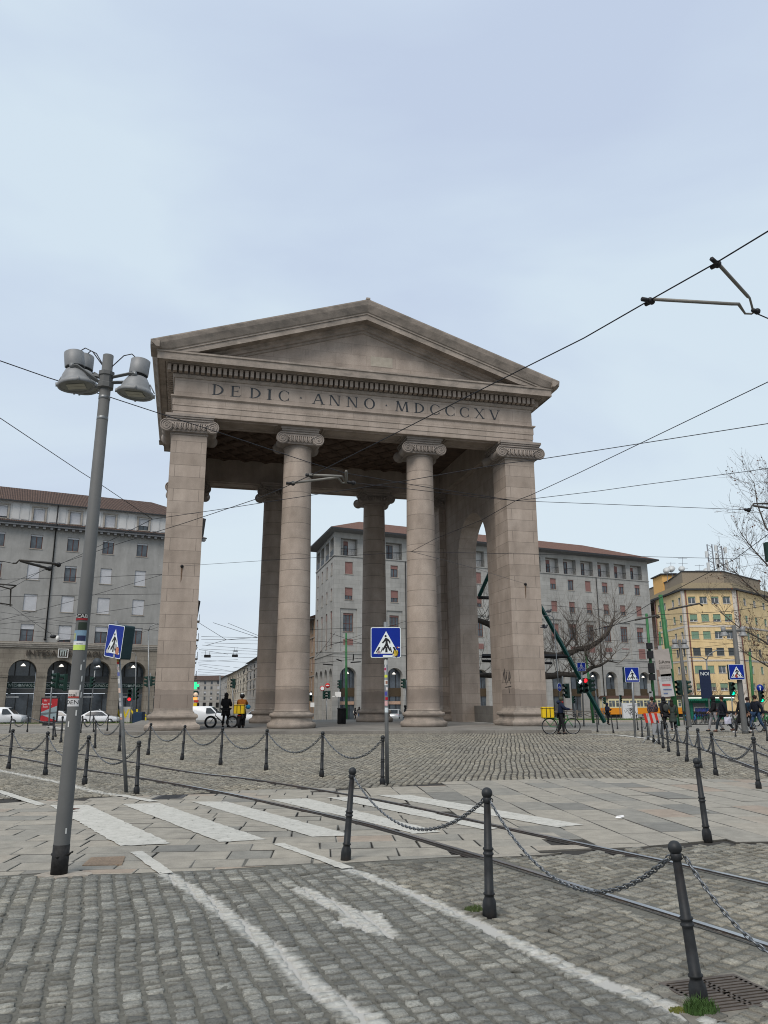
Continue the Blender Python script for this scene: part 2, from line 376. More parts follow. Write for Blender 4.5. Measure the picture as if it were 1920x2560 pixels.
stones_mesh('cobbles', lambda c: far_reg(c) & (c[:, 1] < 24), radians(-9), (-18, 12, 19, 24.5), .128, .118, .017, False, M_CF, 13, relief=1.25)
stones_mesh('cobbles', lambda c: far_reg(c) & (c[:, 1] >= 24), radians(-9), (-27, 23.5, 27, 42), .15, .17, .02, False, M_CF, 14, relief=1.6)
def sheet(name, xs, ys, zf, m, paint=False):
    X, Y = np.meshgrid(xs, ys); n = X.size; V = np.stack([X.ravel(), Y.ravel(), zf(X.ravel(), Y.ravel())], 1)
    a, b = len(xs), len(ys); i = np.arange(n).reshape(b, a); F = np.stack([i[:-1, :-1], i[:-1, 1:], i[1:, 1:], i[1:, :-1]], -1).reshape(-1, 4)
    me = bpy.data.meshes.new(name); me.from_pydata(V.tolist(), [], F.tolist())
    if paint:
        at = me.attributes.new('paint', 'FLOAT', 'POINT'); at.data.foreach_set('value', paint_mask(V[:, :2]).astype(np.float32))
    me.materials.append(m); me.polygons.foreach_set('use_smooth', [True]*len(F)); return link(me, name, None, kind='structure')
sheet('mortar_bed', np.arange(-4.6, 4.2, .022), np.arange(3.5, 8.3, .03), lambda x, y: np.full(len(x), -.0085)+np.random.default_rng(5).normal(0, .0012, len(x)), M_MO, True)
def m_ground():
    m, t, b = nodes('street_stone', .9, 0, .25)
    tc = NN(t, 'ShaderNodeTexCoord'); br = NN(t, 'ShaderNodeTexBrick'); br.inputs['Scale'].default_value = 1; br.inputs['Brick Width'].default_value = .7; br.inputs['Row Height'].default_value = .42; br.inputs['Mortar Size'].default_value = .018
    br.inputs['Color1'].default_value = (.2, .19, .17, 1); br.inputs['Color2'].default_value = (.28, .265, .235, 1); br.inputs['Mortar'].default_value = (.09, .085, .075, 1); t.links.new(tc.outputs['Object'], br.inputs['Vector'])
    g = ramp(t, noise(t, .12, 5, .6), [(.35, .7), (.7, 1.15)]); c = mixc(t, 1., br.outputs['Color'], g, 'MULTIPLY')
    sp = NN(t, 'ShaderNodeSeparateXYZ'); t.links.new(tc.outputs['Object'], sp.inputs[0])
    f = mth(t, 'MULTIPLY', mth(t, 'LESS_THAN', sp.outputs[1], 41.6), mth(t, 'LESS_THAN', mth(t, 'SUBTRACT', mth(t, 'ABSOLUTE', sp.outputs[0]), mth(t, 'MULTIPLY', sp.outputs[1], .53)), 2.3)); t.links.new(mixc(t, f, c, (.035, .032, .028)), b.inputs['Base Color']); return m
M_GR = m_ground()
sheet('ground', np.array([-1500., -60, -20, 0, 20, 60, 1500]), np.array([-40., 0, 20, 41.6, 42.2, 60, 75, 90, 91, 300, 2500]),
      lambda x, y: np.where(y < 41.7, -.02, np.array([gz(q) for q in y])), M_GR)
# ---- slabs of the crossing
def clip(poly, a, b):                                   # keep the left of a->b
    outp = []; n = len(poly)
    sd_ = lambda p: (b[0]-a[0])*(p[1]-a[1])-(b[1]-a[1])*(p[0]-a[0])
    for i in range(n):
        p, q = poly[i], poly[(i+1) % n]; sp_, sq = sd_(p), sd_(q)
        if sp_ >= 0: outp.append(p)
        if sp_*sq < 0: t = sp_/(sp_-sq); outp.append((p[0]+(q[0]-p[0])*t, p[1]+(q[1]-p[1])*t))
    return outp
def area(p): return .5*sum(p[i][0]*p[(i+1) % len(p)][1]-p[(i+1) % len(p)][0]*p[i][1] for i in range(len(p)))
def m_slab():
    m, t, b = nodes('paving_slab', .72, 0, .35); at = NN(t, 'ShaderNodeAttribute', attribute_name='tint')
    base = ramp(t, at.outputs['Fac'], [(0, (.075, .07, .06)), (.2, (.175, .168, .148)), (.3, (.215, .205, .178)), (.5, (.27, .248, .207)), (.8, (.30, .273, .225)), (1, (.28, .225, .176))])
    c = mixc(t, .8, base, ramp(t, noise(t, 5, 6, .65), [(.3, .72), (.7, 1.2)]), 'MULTIPLY')
    c = mixc(t, .6, c, ramp(t, noise(t, 70, 4, .7), [(.35, .75), (.7, 1.25)]), 'MULTIPLY')
    t.links.new(c, b.inputs['Base Color']); bump(t, b, mth(t, 'ADD', noise(t, 12, 5, .65), mth(t, 'MULTIPLY', noise(t, 90, 3), .3)), .008, .55); return m
M_SL = m_slab()
def inset_poly(P, d):
    n = len(P); out_ = []
    for i in range(n):
        a, b, c = P[i-1], P[i], P[(i+1) % n]
        u = (b[0]-a[0], b[1]-a[1]); w = (c[0]-b[0], c[1]-b[1]); lu, lw = hypot(*u) or 1e-6, hypot(*w) or 1e-6
        n1 = (-u[1]/lu, u[0]/lu); n2 = (-w[1]/lw, w[0]/lw); s_ = 1+n1[0]*n2[0]+n1[1]*n2[1]; k = d/max(s_, .5)
        out_.append((b[0]+(n1[0]+n2[0])*k, b[1]+(n1[1]+n2[1])*k))
    return out_
def slabs():
    rg = random.Random(3); V = []; F = []; T = []
    def put(poly, tint=None):
        # clip to the band through its edges at the slab's place
        cx = sum(p[0] for p in poly)/len(poly)
        for (XX, side) in ((NEAR, 1), (FAR, -1)):
            for k in range(len(XX)-1):
                if XX[k][0] <= cx+.9 and XX[k+1][0] >= cx-.9:
                    poly = clip(poly, XX[k], XX[k+1]) if side == 1 else clip(poly, XX[k+1], XX[k])
                    if len(poly) < 3: return
        if area(poly) < .02: return
        c = (sum(p[0] for p in poly)/len(poly), sum(p[1] for p in poly)/len(poly)); n = len(poly)
        z = rg.gauss(0, .0015); tx, ty = rg.gauss(0, .004), rg.gauss(0, .004); b0 = len(V)
        for inset, dz in ((.0035, -.02), (.006, -.005), (.019, 0)):
            for p in inset_poly(poly, inset):
                x = p[0]+rg.gauss(0, .0015); y = p[1]+rg.gauss(0, .0015)
                V.append((x, y, z+dz+tx*(x-c[0])+ty*(y-c[1])))
        for r in range(2):
            for i in range(n): F.append((b0+r*n+i, b0+r*n+(i+1) % n, b0+(r+1)*n+(i+1) % n, b0+(r+1)*n+i))
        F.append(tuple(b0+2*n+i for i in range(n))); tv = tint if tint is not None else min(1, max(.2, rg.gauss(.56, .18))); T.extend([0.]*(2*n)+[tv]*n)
    def rails_split(poly):
        # cut the slab along the rails so that no slab bridges a rail
        polys = [poly]
        for R in (RAILA, RAILB):
            nxt = []
            for q in polys:
                c = np.array([[sum(p[0] for p in q)/len(q), sum(p[1] for p in q)/len(q)]]); d = np.hypot(*(R-c[0]).T); i = int(np.argmin(d))
                if d[i] > .9: nxt.append(q); continue
                i = min(max(i, 2), len(R)-3); a, b = R[i-2], R[i+2]; t_ = (b-a)/np.linalg.norm(b-a); nn_ = np.array((-t_[1], t_[0]))*.075
                q1 = clip(q, tuple(a+nn_), tuple(b+nn_)); q2 = clip(q, tuple(b-nn_), tuple(a-nn_))
                nxt += [z for z in (q1, q2) if len(z) > 2]
            polys = nxt
        return polys
    def field(o, ang, x0, x1, y0, y1, rh, ll, keep):
        ca, sa = cos(ang), sin(ang); v = y0
        while v < y1:
            dv = rh*rg.uniform(.9, 1.12); u = x0+rg.uniform(0, ll)
            while u < x1:
                du = ll*rg.uniform(.7, 1.3); j = lambda: rg.gauss(0, .006)
                q = [(u+j(), v+j()), (u+du+j(), v+j()), (u+du+j(), v+dv+j()), (u+j(), v+dv+j())]
                q = [(o[0]+a*ca-b*sa, o[1]+a*sa+b*ca) for a, b in q]; c = (sum(p[0] for p in q)/4, sum(p[1] for p in q)/4)
                if keep(c) and abs(c[0]) < c[1]*.56+4:
                    for z in rails_split(q): put(z)
                u += du
            v += dv
    Rb = RAILB[np.argsort(RAILB[:, 1])]
    isr = lambda c: c[0] > np.interp(c[1], Rb[:, 1], Rb[:, 0])
    o = NEAR[2]; field(o, radians(4), -13, 12, -1, 10, .42, .62, lambda c: not isr(c))
    field((4, 9), radians(-84), -14, 16, -14, 20, .5, 1.0, isr)
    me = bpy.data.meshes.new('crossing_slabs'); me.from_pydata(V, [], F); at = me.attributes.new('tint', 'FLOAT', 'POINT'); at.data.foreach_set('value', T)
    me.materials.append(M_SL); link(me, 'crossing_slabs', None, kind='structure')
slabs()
# ---- zebra stripes: worn paint, 4 mm sheets following the slabs
def m_paint():
    m, t, b = nodes('road_paint', .75, 0, .3)
    c = ramp(t, noise(t, 7, 6, .65), [(.3, (.38, .37, .33)), (.7, (.5, .485, .44))])
    cr_ = ramp(t, noise(t, 40, 5, .75), [(.32, .82), (.5, 1)]); c = mixc(t, 1., c, cr_, 'MULTIPLY'); t.links.new(c, b.inputs['Base Color'])
    w = ramp(t, noise(t, 14, 7, .78), [(.36, 0), (.4, 1)]); t.links.new(w, b.inputs['Alpha']); bump(t, b, noise(t, 60, 4), .002, .5); return m
M_PA = m_paint()
ZEB = [[(124, 2014), (220, 2013), (428, 2110), (301, 2116)], [(304, 2011), (399, 2009), (665, 2100), (550, 2106)], [(480, 2005), (567, 2005), (885, 2090), (781, 2093)],
       [(674, 1999), (770, 1997), (1105, 2081), (1030, 2086)], [(816, 1994), (908, 1993), (1272, 2067), (1218, 2076)], [(940, 1988), (1024, 1988), (1460, 2063), (1391, 2069)]]
rg_ = random.Random(5)
for zi, q in enumerate(ZEB):
    P = [Vector((*g2(*p), 0)) for p in q]; b = MB().use(M_PA); n = 60; k = 10; vs = []
    for i in range(n+1):
        t = i/n; A = P[0].lerp(P[3], t); B = P[1].lerp(P[2], t); jj = [rg_.gauss(0, .008), rg_.gauss(0, .008)]
        for s_ in range(k+1):
            p = A.lerp(B, s_/k)
            if s_ in (0, k): p = p+(B-A).normalized()*jj[s_ == k]
            if i in (0, n): p = p+(P[3]-P[0]).normalized()*rg_.gauss(0, .008)
            skip = min(dist_poly(np.array([[p.x, p.y]]), R)[0] for R in (RAILA, RAILB))
            vs.append((p.x, p.y, .0065, skip))
    fs = [(i*(k+1)+s_, i*(k+1)+s_+1, (i+1)*(k+1)+s_+1, (i+1)*(k+1)+s_) for i in range(n) for s_ in range(k)]
    fs = [f for f in fs if min(vs[j][3] for j in f) > .075]
    b.add([v[:3] for v in vs], fs); b.build('crossing_stripe', None, None, kind='structure')
# painted edge lines where they run over the slabs at the upper left
def ribbon(L, w, z, m, name, jit=.0):
    b = MB().use(m); vs = []
    for i in range(len(L)):
        d = L[min(i+1, len(L)-1)]-L[max(i-1, 0)]; d = d/np.linalg.norm(d); nn = np.array((-d[1], d[0]))
        for s_ in (-1, 1): q = L[i]+nn*s_*(w+rg_.gauss(0, jit)); vs.append((q[0], q[1], z))
    b.add(vs, [(2*i, 2*i+1, 2*i+3, 2*i+2) for i in range(len(L)-1)]); return b.build(name, None, None, kind='structure')
ribbon(smooth_line([g2(*p) for p in ((300, 1988), (340, 1996), (385, 2004))], .08), .075, .007, M_PA, 'edge_line', .006)
ribbon(smooth_line([g2(*p) for p in ((-60, 1965), (0, 1980), (50, 1996), (104, 2013))], .08), .075, .007, M_PA, 'edge_line', .006)
ribbon(smooth_line([g2(*p) for p in ((341, 2130), (417, 2185))], .06), .062, .007, M_PA, 'edge_line', .006)
ribbon(smooth_line([g2(*p) for p in ((694, 2110), (810, 2150), (868, 2172))], .06), .06, .007, M_PA, 'edge_line', .006)
# far pale lines and asphalt strips
M_PF = mat('far_paint', (.42, .41, .38), .8, var=.2, scale=3)
for pts, w in ((((1470, 1836), (1540, 1838), (1605, 1845), (1650, 1852)), .16), (((1600, 1832), (1740, 1840), (1850, 1842)), .13), (((120, 1824), (180, 1828), (262, 1826)), .18)):
    ribbon(smooth_line([g2(*p) for p in pts], .5), w, .012, M_PF, 'far_line', .01)
M_RS = mat('rail_steel', (.42, .43, .45), .28, .9, var=.15, scale=5); M_RD = mat('rail_groove', (.05, .045, .042), .7, .3, var=.3, scale=8, dirt=((.1, .06, .04), .6))
def rail(L):
    b = MB()
    for (a0, a1, z, m) in ((-.062, -.012, .004, M_RS), (-.012, .03, -.022, M_RD), (.03, .05, .002, M_RD), (-.1, -.062, -.012, M_RD), (.05, .085, -.012, M_RD)):
        b.use(m); vs = []
        for i in range(len(L)):
            d = L[min(i+1, len(L)-1)]-L[max(i-1, 0)]; d = d/np.linalg.norm(d); nn = np.array((d[1], -d[0]))
            for a in (a0, a1): q = L[i]+nn*a; vs.append((q[0], q[1], z))
        b.add(vs, [(2*i, 2*i+1, 2*i+3, 2*i+2) for i in range(len(L)-1)])
        if m is M_RS:
            for a, zz in ((a1, -.022),):
                vs = []
                for i in range(len(L)):
                    d = L[min(i+1, len(L)-1)]-L[max(i-1, 0)]; d = d/np.linalg.norm(d); nn = np.array((d[1], -d[0])); q = L[i]+nn*a; vs += [(q[0], q[1], z), (q[0], q[1], zz)]
                b.use(M_RD); b.add(vs, [(2*i, 2*i+1, 2*i+3, 2*i+2) for i in range(len(L)-1)])
    b.build('tram_rail', None, None, kind='structure')
for R in RAILS: rail(R)
# ================================================================ THE GATE
TH = .2493; GP = Vector((-12.008, 41.309, 0)); GW, GD = 22.22, 15.2
c2a, c3a, bca = 7.386, 15.09, 1.456
def stone(name, mode, c0=(.262, .216, .178), c1=(.372, .313, .264), jd=.55):
    m, t, b = nodes(name, .82, 0, .3); tc = NN(t, 'ShaderNodeTexCoord'); sp = NN(t, 'ShaderNodeSeparateXYZ'); t.links.new(tc.outputs['Object'], sp.inputs[0])
    X, Y, Z = sp.outputs
    c = ramp(t, noise(t, .7, 6, .6), [(.3, c0), (.7, c1)])
    c = mixc(t, .75, c, ramp(t, noise(t, 42, 5, .75), [(.32, .66), (.5, 1), (.7, 1.3)]), 'MULTIPLY')
    c = mixc(t, .5, c, ramp(t, noise(t, 1.6, 6, .65, sc=(1, 1, .25)), [(.35, .72), (.6, 1.08)]), 'MULTIPLY')   # rain streaks
    if mode in ('drum', 'pier'):
        zz = mth(t, 'DIVIDE', mth(t, 'SUBTRACT', Z, .38), .70 if mode == 'pier' else .93); fr = mth(t, 'FRACT', zz); fl = mth(t, 'FLOOR', zz)
        wnz = NN(t, 'ShaderNodeTexWhiteNoise', noise_dimensions='1D'); t.links.new(fl, wnz.inputs['W'])
        c = mixc(t, 1., c, ramp(t, wnz.outputs[0], [(0, (.9, .895, .885)), (.5, (1, 1, 1)), (1, (1.09, 1.085, 1.08))]), 'MULTIPLY')
        j = mth(t, 'LESS_THAN', fr, .035)
        if mode == 'pier':
            par = mth(t, 'GREATER_THAN', mth(t, 'FRACT', mth(t, 'MULTIPLY', fl, .5)), .3)
            e1 = mth(t, 'LESS_THAN', mth(t, 'ABSOLUTE', mth(t, 'SUBTRACT', X, .3)), .014); e2 = mth(t, 'LESS_THAN', mth(t, 'ABSOLUTE', mth(t, 'SUBTRACT', X, 1.68)), .014)
            j = mth(t, 'MAXIMUM', j, mth(t, 'MULTIPLY', par, mth(t, 'MAXIMUM', e1, e2)))
    elif mode == 'block':
        cv = NN(t, 'ShaderNodeCombineXYZ'); t.links.new(mth(t, 'ADD', X, Y), cv.inputs[0]); t.links.new(Z, cv.inputs[1])
        br = NN(t, 'ShaderNodeTexBrick'); br.inputs['Scale'].default_value = 1; br.inputs['Brick Width'].default_value = 1.9; br.inputs['Row Height'].default_value = .7; br.inputs['Mortar Size'].default_value = .012
        br.inputs['Color1'].default_value = (.95, .95, .95, 1); br.inputs['Color2'].default_value = (1.06, 1.06, 1.06, 1); br.inputs['Mortar'].default_value = (.74, .73, .72, 1)
        t.links.new(cv.outputs[0], br.inputs['Vector']); c = mixc(t, 1., c, br.outputs[0], 'MULTIPLY'); j = None
    else: j = None
    if j is not None: c = mixc(t, mth(t, 'MULTIPLY', j, jd), c, (.06, .048, .04))
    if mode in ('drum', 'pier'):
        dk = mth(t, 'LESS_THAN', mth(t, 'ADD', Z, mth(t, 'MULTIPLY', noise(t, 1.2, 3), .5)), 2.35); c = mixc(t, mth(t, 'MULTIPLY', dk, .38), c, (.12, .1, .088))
    if mode == 'weathered':
        f = ramp(t, noise(t, 1.1, 7, .7, sc=(1, 1, 2.2)), [(.42, 0), (.68, .6)]); c = mixc(t, f, c, (.085, .078, .068))
    t.links.new(c, b.inputs['Base Color']); bump(t, b, noise(t, 30, 6, .7), .012, .5); return m
S_DR = stone('stone_drums', 'drum'); S_PI = stone('stone_pier', 'pier'); S_BL = stone('stone_blocks', 'block'); S_PL = stone('stone_plain', 'plain'); S_WE = stone('stone_weathered', 'weathered', (.245, .207, .173), (.34, .29, .245))
S_CL = stone('stone_capital', 'plain', (.2, .172, .15), (.29, .25, .217))
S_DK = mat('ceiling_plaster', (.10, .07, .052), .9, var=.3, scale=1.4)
S_PV = stone('podium_stone', 'block', (.15, .14, .125), (.23, .215, .19))
gate = thing('city_gate', 'tall pinkish granite city gate with four front supports, pediment and carved inscription', 'gate', GP, TH)
def rect_loft(b, x0, x1, y0, y1, prof):
    vs = []
    for o, z in prof: vs += [(x0-o, y0-o, z), (x1+o, y0-o, z), (x1+o, y1+o, z), (x0-o, y1+o, z)]
    fs = [(k*4+i, k*4+(i+1) % 4, (k+1)*4+(i+1) % 4, (k+1)*4+i) for k in range(len(prof)-1) for i in range(4)]
    b.add(vs, fs)
BASEP = [(0.36, 0), (.40, .06), (.42, .15), (.40, .25), (.33, .31), (.26, .33), (.2, .40), (.17, .5), (.2, .58), (.25, .6), (.29, .66), (.29, .74), (.25, .8), (.12, .82), (.1, .86), (.05, .9), (.01, 1.0), (0, 1.12)]
# piers
def pier(a, b_):
    p = thing('x', '', '') ; bpy.data.objects.remove(p)
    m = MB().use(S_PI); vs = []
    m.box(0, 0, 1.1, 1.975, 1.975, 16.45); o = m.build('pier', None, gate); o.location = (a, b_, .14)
    m = MB().use(S_WE); rect_loft(m, 0, 1.975, 0, 1.975, BASEP); rect_loft(m, .01, 1.965, .01, 1.965, [(0, 1.12), (-.9, 1.12)])
    q = m.build('base', None, o)
def column(a, b_):
    n = 40; r0, r1 = .956, .815; pr = []
    for k in range(25):
        t = k/24; r = r0+(r1-r0)*(t**1.35); pr.append((r, .98+t*(15.5)))
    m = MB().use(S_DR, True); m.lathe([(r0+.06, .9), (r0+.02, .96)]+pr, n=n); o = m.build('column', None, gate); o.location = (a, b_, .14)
    m = MB().use(S_WE, True); m.lathe([(r0+f, z) for f, z in BASEP[:-1]], n=n); m.build('base', None, o)
def capital(a, y0, y1, hw, flip=1, name='capital'):
    # ionic capital: bolsters along y from y0 to y1, volutes at both faces; hw = half distance of volute eyes
    m = MB().use(S_CL, True); zc, R = 16.74, .365
    L = y1-y0
    for s_ in (-1, 1):
        x = a+s_*hw
        m.lathe([(.02, 0), (R-.03, 0), (R, .03), (R, .12), (R-.05, .2), (R-.1, .3), (R-.14, L/2-.12), (R-.1, L/2-.08), (R-.1, L/2+.08), (R-.14, L/2+.12), (R-.1, L-.3), (R-.05, L-.2), (R, L-.12), (R, L-.03), (R-.03, L), (.02, L)], (x, y0, zc), 24, axis=(0, 1, 0))
        for yy, dr in ((y0, -1), (y1, 1)):
            pts = []
            for k in range(61):
                t = k/60; rr = (R-.035)*(1-t)**.85*.97+.04; an = -s_*(t*2.6*2*pi)+pi/2
                pts.append((x+rr*cos(an), yy+dr*.012, zc+rr*sin(an)))
            m.tube(pts, [.034*(1-.55*k/60) for k in range(61)], 6); m.sphere((x, yy, zc), .055, 10, 6)
    for yy, dr in ((y0, -1), (y1, 1)):
        m.use(S_CL, False); ya, yb = sorted((yy-dr*.02, yy-dr*.16)); m.box(a-hw, ya, zc+.17, a+hw, yb, zc+R)
        m.use(S_CL, True); m.tube([(a-hw, yy+dr*.01, zc+R-.03), (a+hw, yy+dr*.01, zc+R-.03)], .034, 6); m.tube([(a-hw+.1, yy+dr*.01, zc+.17), (a+hw-.1, yy+dr*.01, zc+.17)], .022, 6)
        ne = max(3, int(hw*2/.3)-1); w = (hw*2-.72)/ne
        for k in range(ne):
            x = a-hw+.36+w*(k+.5); m.sphere((x, yy+dr*.0, zc-.01), .5, 8, 6, (w*.32/.5, .07/.5, .2/.5))
            m.tube([(x-w*.45, yy+dr*.02, zc+.15), (x-w*.47, yy+dr*.03, zc-.08), (x, yy+dr*.03, zc-.24), (x+w*.47, yy+dr*.03, zc-.08), (x+w*.45, yy+dr*.02, zc+.15)], .02, 5)
        for s_ in (-1, 1):
            m.tube([(a+s_*(hw-.3), yy+dr*.03, zc+.16), (a+s_*(hw-.42), yy+dr*.04, zc+.02), (a+s_*(hw-.62), yy+dr*.03, zc-.05)], [.05, .04, .012], 5)
    m.use(S_CL, False); m.box(a-hw+.02, y0+.1, zc-.3, a+hw-.02, y1-.1, zc+R-.01)
    m.bbox(a-hw-.02, y0+.02, zc+R, a+hw+.02, y1-.02, zc+R+.09, .02); m.bbox(a-hw-.05, y0-.05, zc+R+.09, a+hw+.05, y1+.05, zc+R+.2, .03); m.box(a-hw-.1, y0-.1, zc+R+.2, a+hw+.1, y1+.1, 17.455)
    return m.build(name, None, gate)
for a in (0, GW-1.975):
    pier(a, 0); pier(a, GD-1.975)
    capital(a+.9875, -.28, 2.25, 1.27); capital(a+.9875, GD-2.25, GD+.28, 1.27)
    for y in (0, GD-1.975): m = MB().use(S_CL); rect_loft(m, a, a+1.975, y, y+1.975, [(0, 16.28), (.05, 16.3), (.07, 16.34), (.05, 16.38), (.02, 16.4), (.1, 16.46), (.12, 16.5)]); m.build('necking', None, gate)
for a in (c2a, c3a):
    for y in (bca, GD-bca):
        column(a, y); capital(a, y-1.08, y+1.08, 1.06)
        m = MB().use(S_CL, True); m.lathe([(.82, 16.3), (.86, 16.33), (.87, 16.37), (.83, 16.4), (.84, 16.44), (.95, 16.5), (1.03, 16.6), (1.05, 16.72)], (a, y, 0), 36); m.build('necking', None, gate)
# entablature shell
EP = [(0, 17.46), (0, 17.72), (.03, 17.735), (.03, 18.06), (.06, 18.075), (.06, 18.49), (.11, 18.53), (.17, 18.58), (.17, 18.65), (.03, 18.69), (0, 18.70)]
m = MB().use(S_BL); rect_loft(m, 0, GW, 0, GD, EP)
IN = 1.9
vs = [(0, 0), (GW, 0), (GW, GD), (0, GD)]; vi = [(IN, IN), (GW-IN, IN), (GW-IN, GD-IN), (IN, GD-IN)]
m.add([(*p, 17.46) for p in vs+vi], [(0, 4, 5, 1), (1, 5, 6, 2), (2, 6, 7, 3), (3, 7, 4, 0)])
m.use(S_PL); m.add([(*p, z) for z in (17.46, 19.2) for p in vi], [(0, 4, 5, 1), (1, 5, 6, 2), (2, 6, 7, 3), (3, 7, 4, 0)])
for (xa, xb) in ((2.5, c2a-1.35), (c2a+1.35, c3a-1.35), (c3a+1.35, GW-2.5)):
    for ya in (.3, GD-1.6):
        for i_, h in ((0, .05), (.16, .03)):
            x0, x1, y0, y1 = xa+i_, xb-i_, ya+i_, ya+1.3-i_; w = .07
            for q in ((x0, y0, x1, y0+w), (x0, y1-w, x1, y1), (x0, y0+w, x0+w, y1-w), (x1-w, y0+w, x1, y1-w)): m.box(q[0], q[1], 17.459-h, q[2], q[3], 17.459)
m.build('architrave', None, gate)
m = MB().use(S_BL); rect_loft(m, 0, GW, 0, GD, [(0, 18.70), (0, 19.74)]); m.build('frieze', None, gate)
m = MB().use(S_WE); rect_loft(m, 0, GW, 0, GD, [(0, 19.74), (.06, 19.76), (.1, 19.82), (.13, 19.93), (.03, 19.97), (.03, 20.40), (.5, 20.43), (.56, 20.50), (.6, 20.46), (.97, 20.47), (.97, 20.41), (1.0, 20.41), (1.0, 20.80), (1.06, 20.84), (1.06, 20.94), (-.5, 20.96)])
pd = .3125; m.use(S_PL)
for k in range(int((GW+.9)/pd)):
    x = -.43+k*pd
    m.box(x, -.47, 20.0, x+.195, -.029, 20.385); m.box(x, GD+.029, 20.0, x+.195, GD+.47, 20.385)
for k in range(int((GD+.3)/pd)):
    y = -.1+k*pd
    m.box(-.47, y, 20.0, -.029, y+.195, 20.385); m.box(GW+.029, y, 20.0, GW+.47, y+.195, 20.385)
# side gutters
m.use(S_WE)
for sx in (-1, 1):
    pr = [(1.0, 20.94), (1.1, 20.97), (1.2, 21.08), (1.36, 21.2), (1.4, 21.3), (1.4, 21.35), (.9, 21.33), (.9, 20.94)]
    q = [((-o_ if sx < 0 else GW+o_), z) for o_, z in pr]
    if sx > 0: q = q[::-1]
    m.extr(q, lambda u, w, d: (u, d, w), -1.39, GD+1.39)
m.build('cornice', None, gate)
def zl(a): return 21.33+(25.45-21.33)*(1-abs(a-GW/2)/(GW/2+1.4))
RP = [(-1.4, 0), (-1.4, -.07), (-1.33, -.3), (-1.12, -.68), (-1.06, -.72), (-1.06, -.82), (-1.0, -.84), (-1.0, -1.16), (-.9, -1.12), (-.32, -1.1), (-.3, -1.18), (-.16, -1.26), (-.12, -1.4), (0, -1.44), (0, -1.56), (.03, -1.58), (.09, -1.6)]
for sy in (0, 1):
    m = MB().use(S_WE); As = [-1.4, -1.2, -1.02, -.7, -.3]+[GW/2*k/9-.0+(-0.0) for k in range(0, 10)]; As = sorted(set(As)); As = As+[GW-a for a in As[-2::-1]]
    vs = []
    for a in As:
        for bb, dz in RP: z = max(zl(a)+dz, 20.93 if bb > -1.03 else 20.95); vs.append((a, bb if sy == 0 else GD-bb, z))
    n = len(RP); fs = []
    for i in range(len(As)-1):
        for k in range(n-1):
            f = (i*n+k, i*n+k+1, (i+1)*n+k+1, (i+1)*n+k); fs.append(f if sy == 0 else f[::-1])
    m.add(vs, fs); m.build('raking_cornice', None, gate)
    m = MB().use(S_BL); y = .085 if sy == 0 else GD-.085
    m.add([(0, y, 20.93), (GW, y, 20.93), (GW/2, y, zl(GW/2)-1.5)], [(0, 1, 2) if sy == 0 else (2, 1, 0)])
    m.build('tympanum', None, gate)
m = MB().use(S_WE); zt = [zl(-1.4)+.004, zl(GW/2)+.004]
m.add([(-1.4, -1.4, zt[0]), (GW/2, -1.4, zt[1]), (GW/2, GD+1.4, zt[1]), (-1.4, GD+1.4, zt[0]), (GW+1.4, -1.4, zt[0]), (GW+1.4, GD+1.4, zt[0])], [(0, 1, 2, 3), (1, 4, 5, 2)])
m.box(GW/2-.12, -1.43, zt[1]-.03, GW/2+.12, -1.2, zt[1]+.09); m.build('roof', None, gate)
# repaired pale block in the pediment
m = MB().use(mat('repair_stone', (.34, .305, .25), .85, var=.1)); m.box(11.6, .07, 21.75, 13.0, .09, 22.4); m.build('repair_block', None, gate)
# ceiling with lozenge ribs
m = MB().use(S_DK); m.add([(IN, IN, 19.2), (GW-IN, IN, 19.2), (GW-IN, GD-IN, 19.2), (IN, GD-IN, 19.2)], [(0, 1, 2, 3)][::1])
step = 1.54; nx = int((GW-2*IN)/step)
for k in range(nx+1):
    x = IN+k*step
    for s_ in (-1, 1):
        for y in (IN, IN+3.8, IN+7.6):
            x2 = x+s_*step
            if IN-.01 <= x2 <= GW-IN: m.tube([(x, y, 19.16), (x2, y+1.9, 19.16)], .11, 4); m.tube([(x2, y+1.9, 19.16), (x, y+3.8, 19.16)], .11, 4)
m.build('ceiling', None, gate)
# side walls with the tall arches
def arch_poly(y0, y1, ya, yb, zs, zt_, z0=.14):
    r = (yb-ya)/2; c = (ya+yb)/2
    return [(y0, z0), (ya, z0)]+[(c+r*cos(pi-pi*k/24), zs+r*sin(pi-pi*k/24)) for k in range(25)]+[(yb, z0), (y1, z0), (y1, zt_), (y0, zt_)]
for (xa, xb) in ((.12, 1.5), (GW-1.5, GW-.12)):
    m = MB().use(S_BL); m.extr(arch_poly(1.975, GD-1.975, 4.7, 10.4, 11.75, 17.45), lambda u, w, d: (d, u, w), xa, xb); m.build('side_wall', None, gate)
m = MB().use(S_PV); m.bbox(GW-.62, 4.7, .14, GW-.2, 10.4, 1.25, .03); m.build('parapet', None, gate)
# podium, reaching below the falling ground
inv = (Matrix.Translation(GP) @ Matrix.Rotation(TH, 4, 'Z')).inverted()
pp = [(inv @ Vector((*p, 0))).to_2d() for p in PODIUM]
m = MB().use(S_PV); m.prism([tuple(p) for p in pp], -.6, .137); m.build('podium', None, gate)
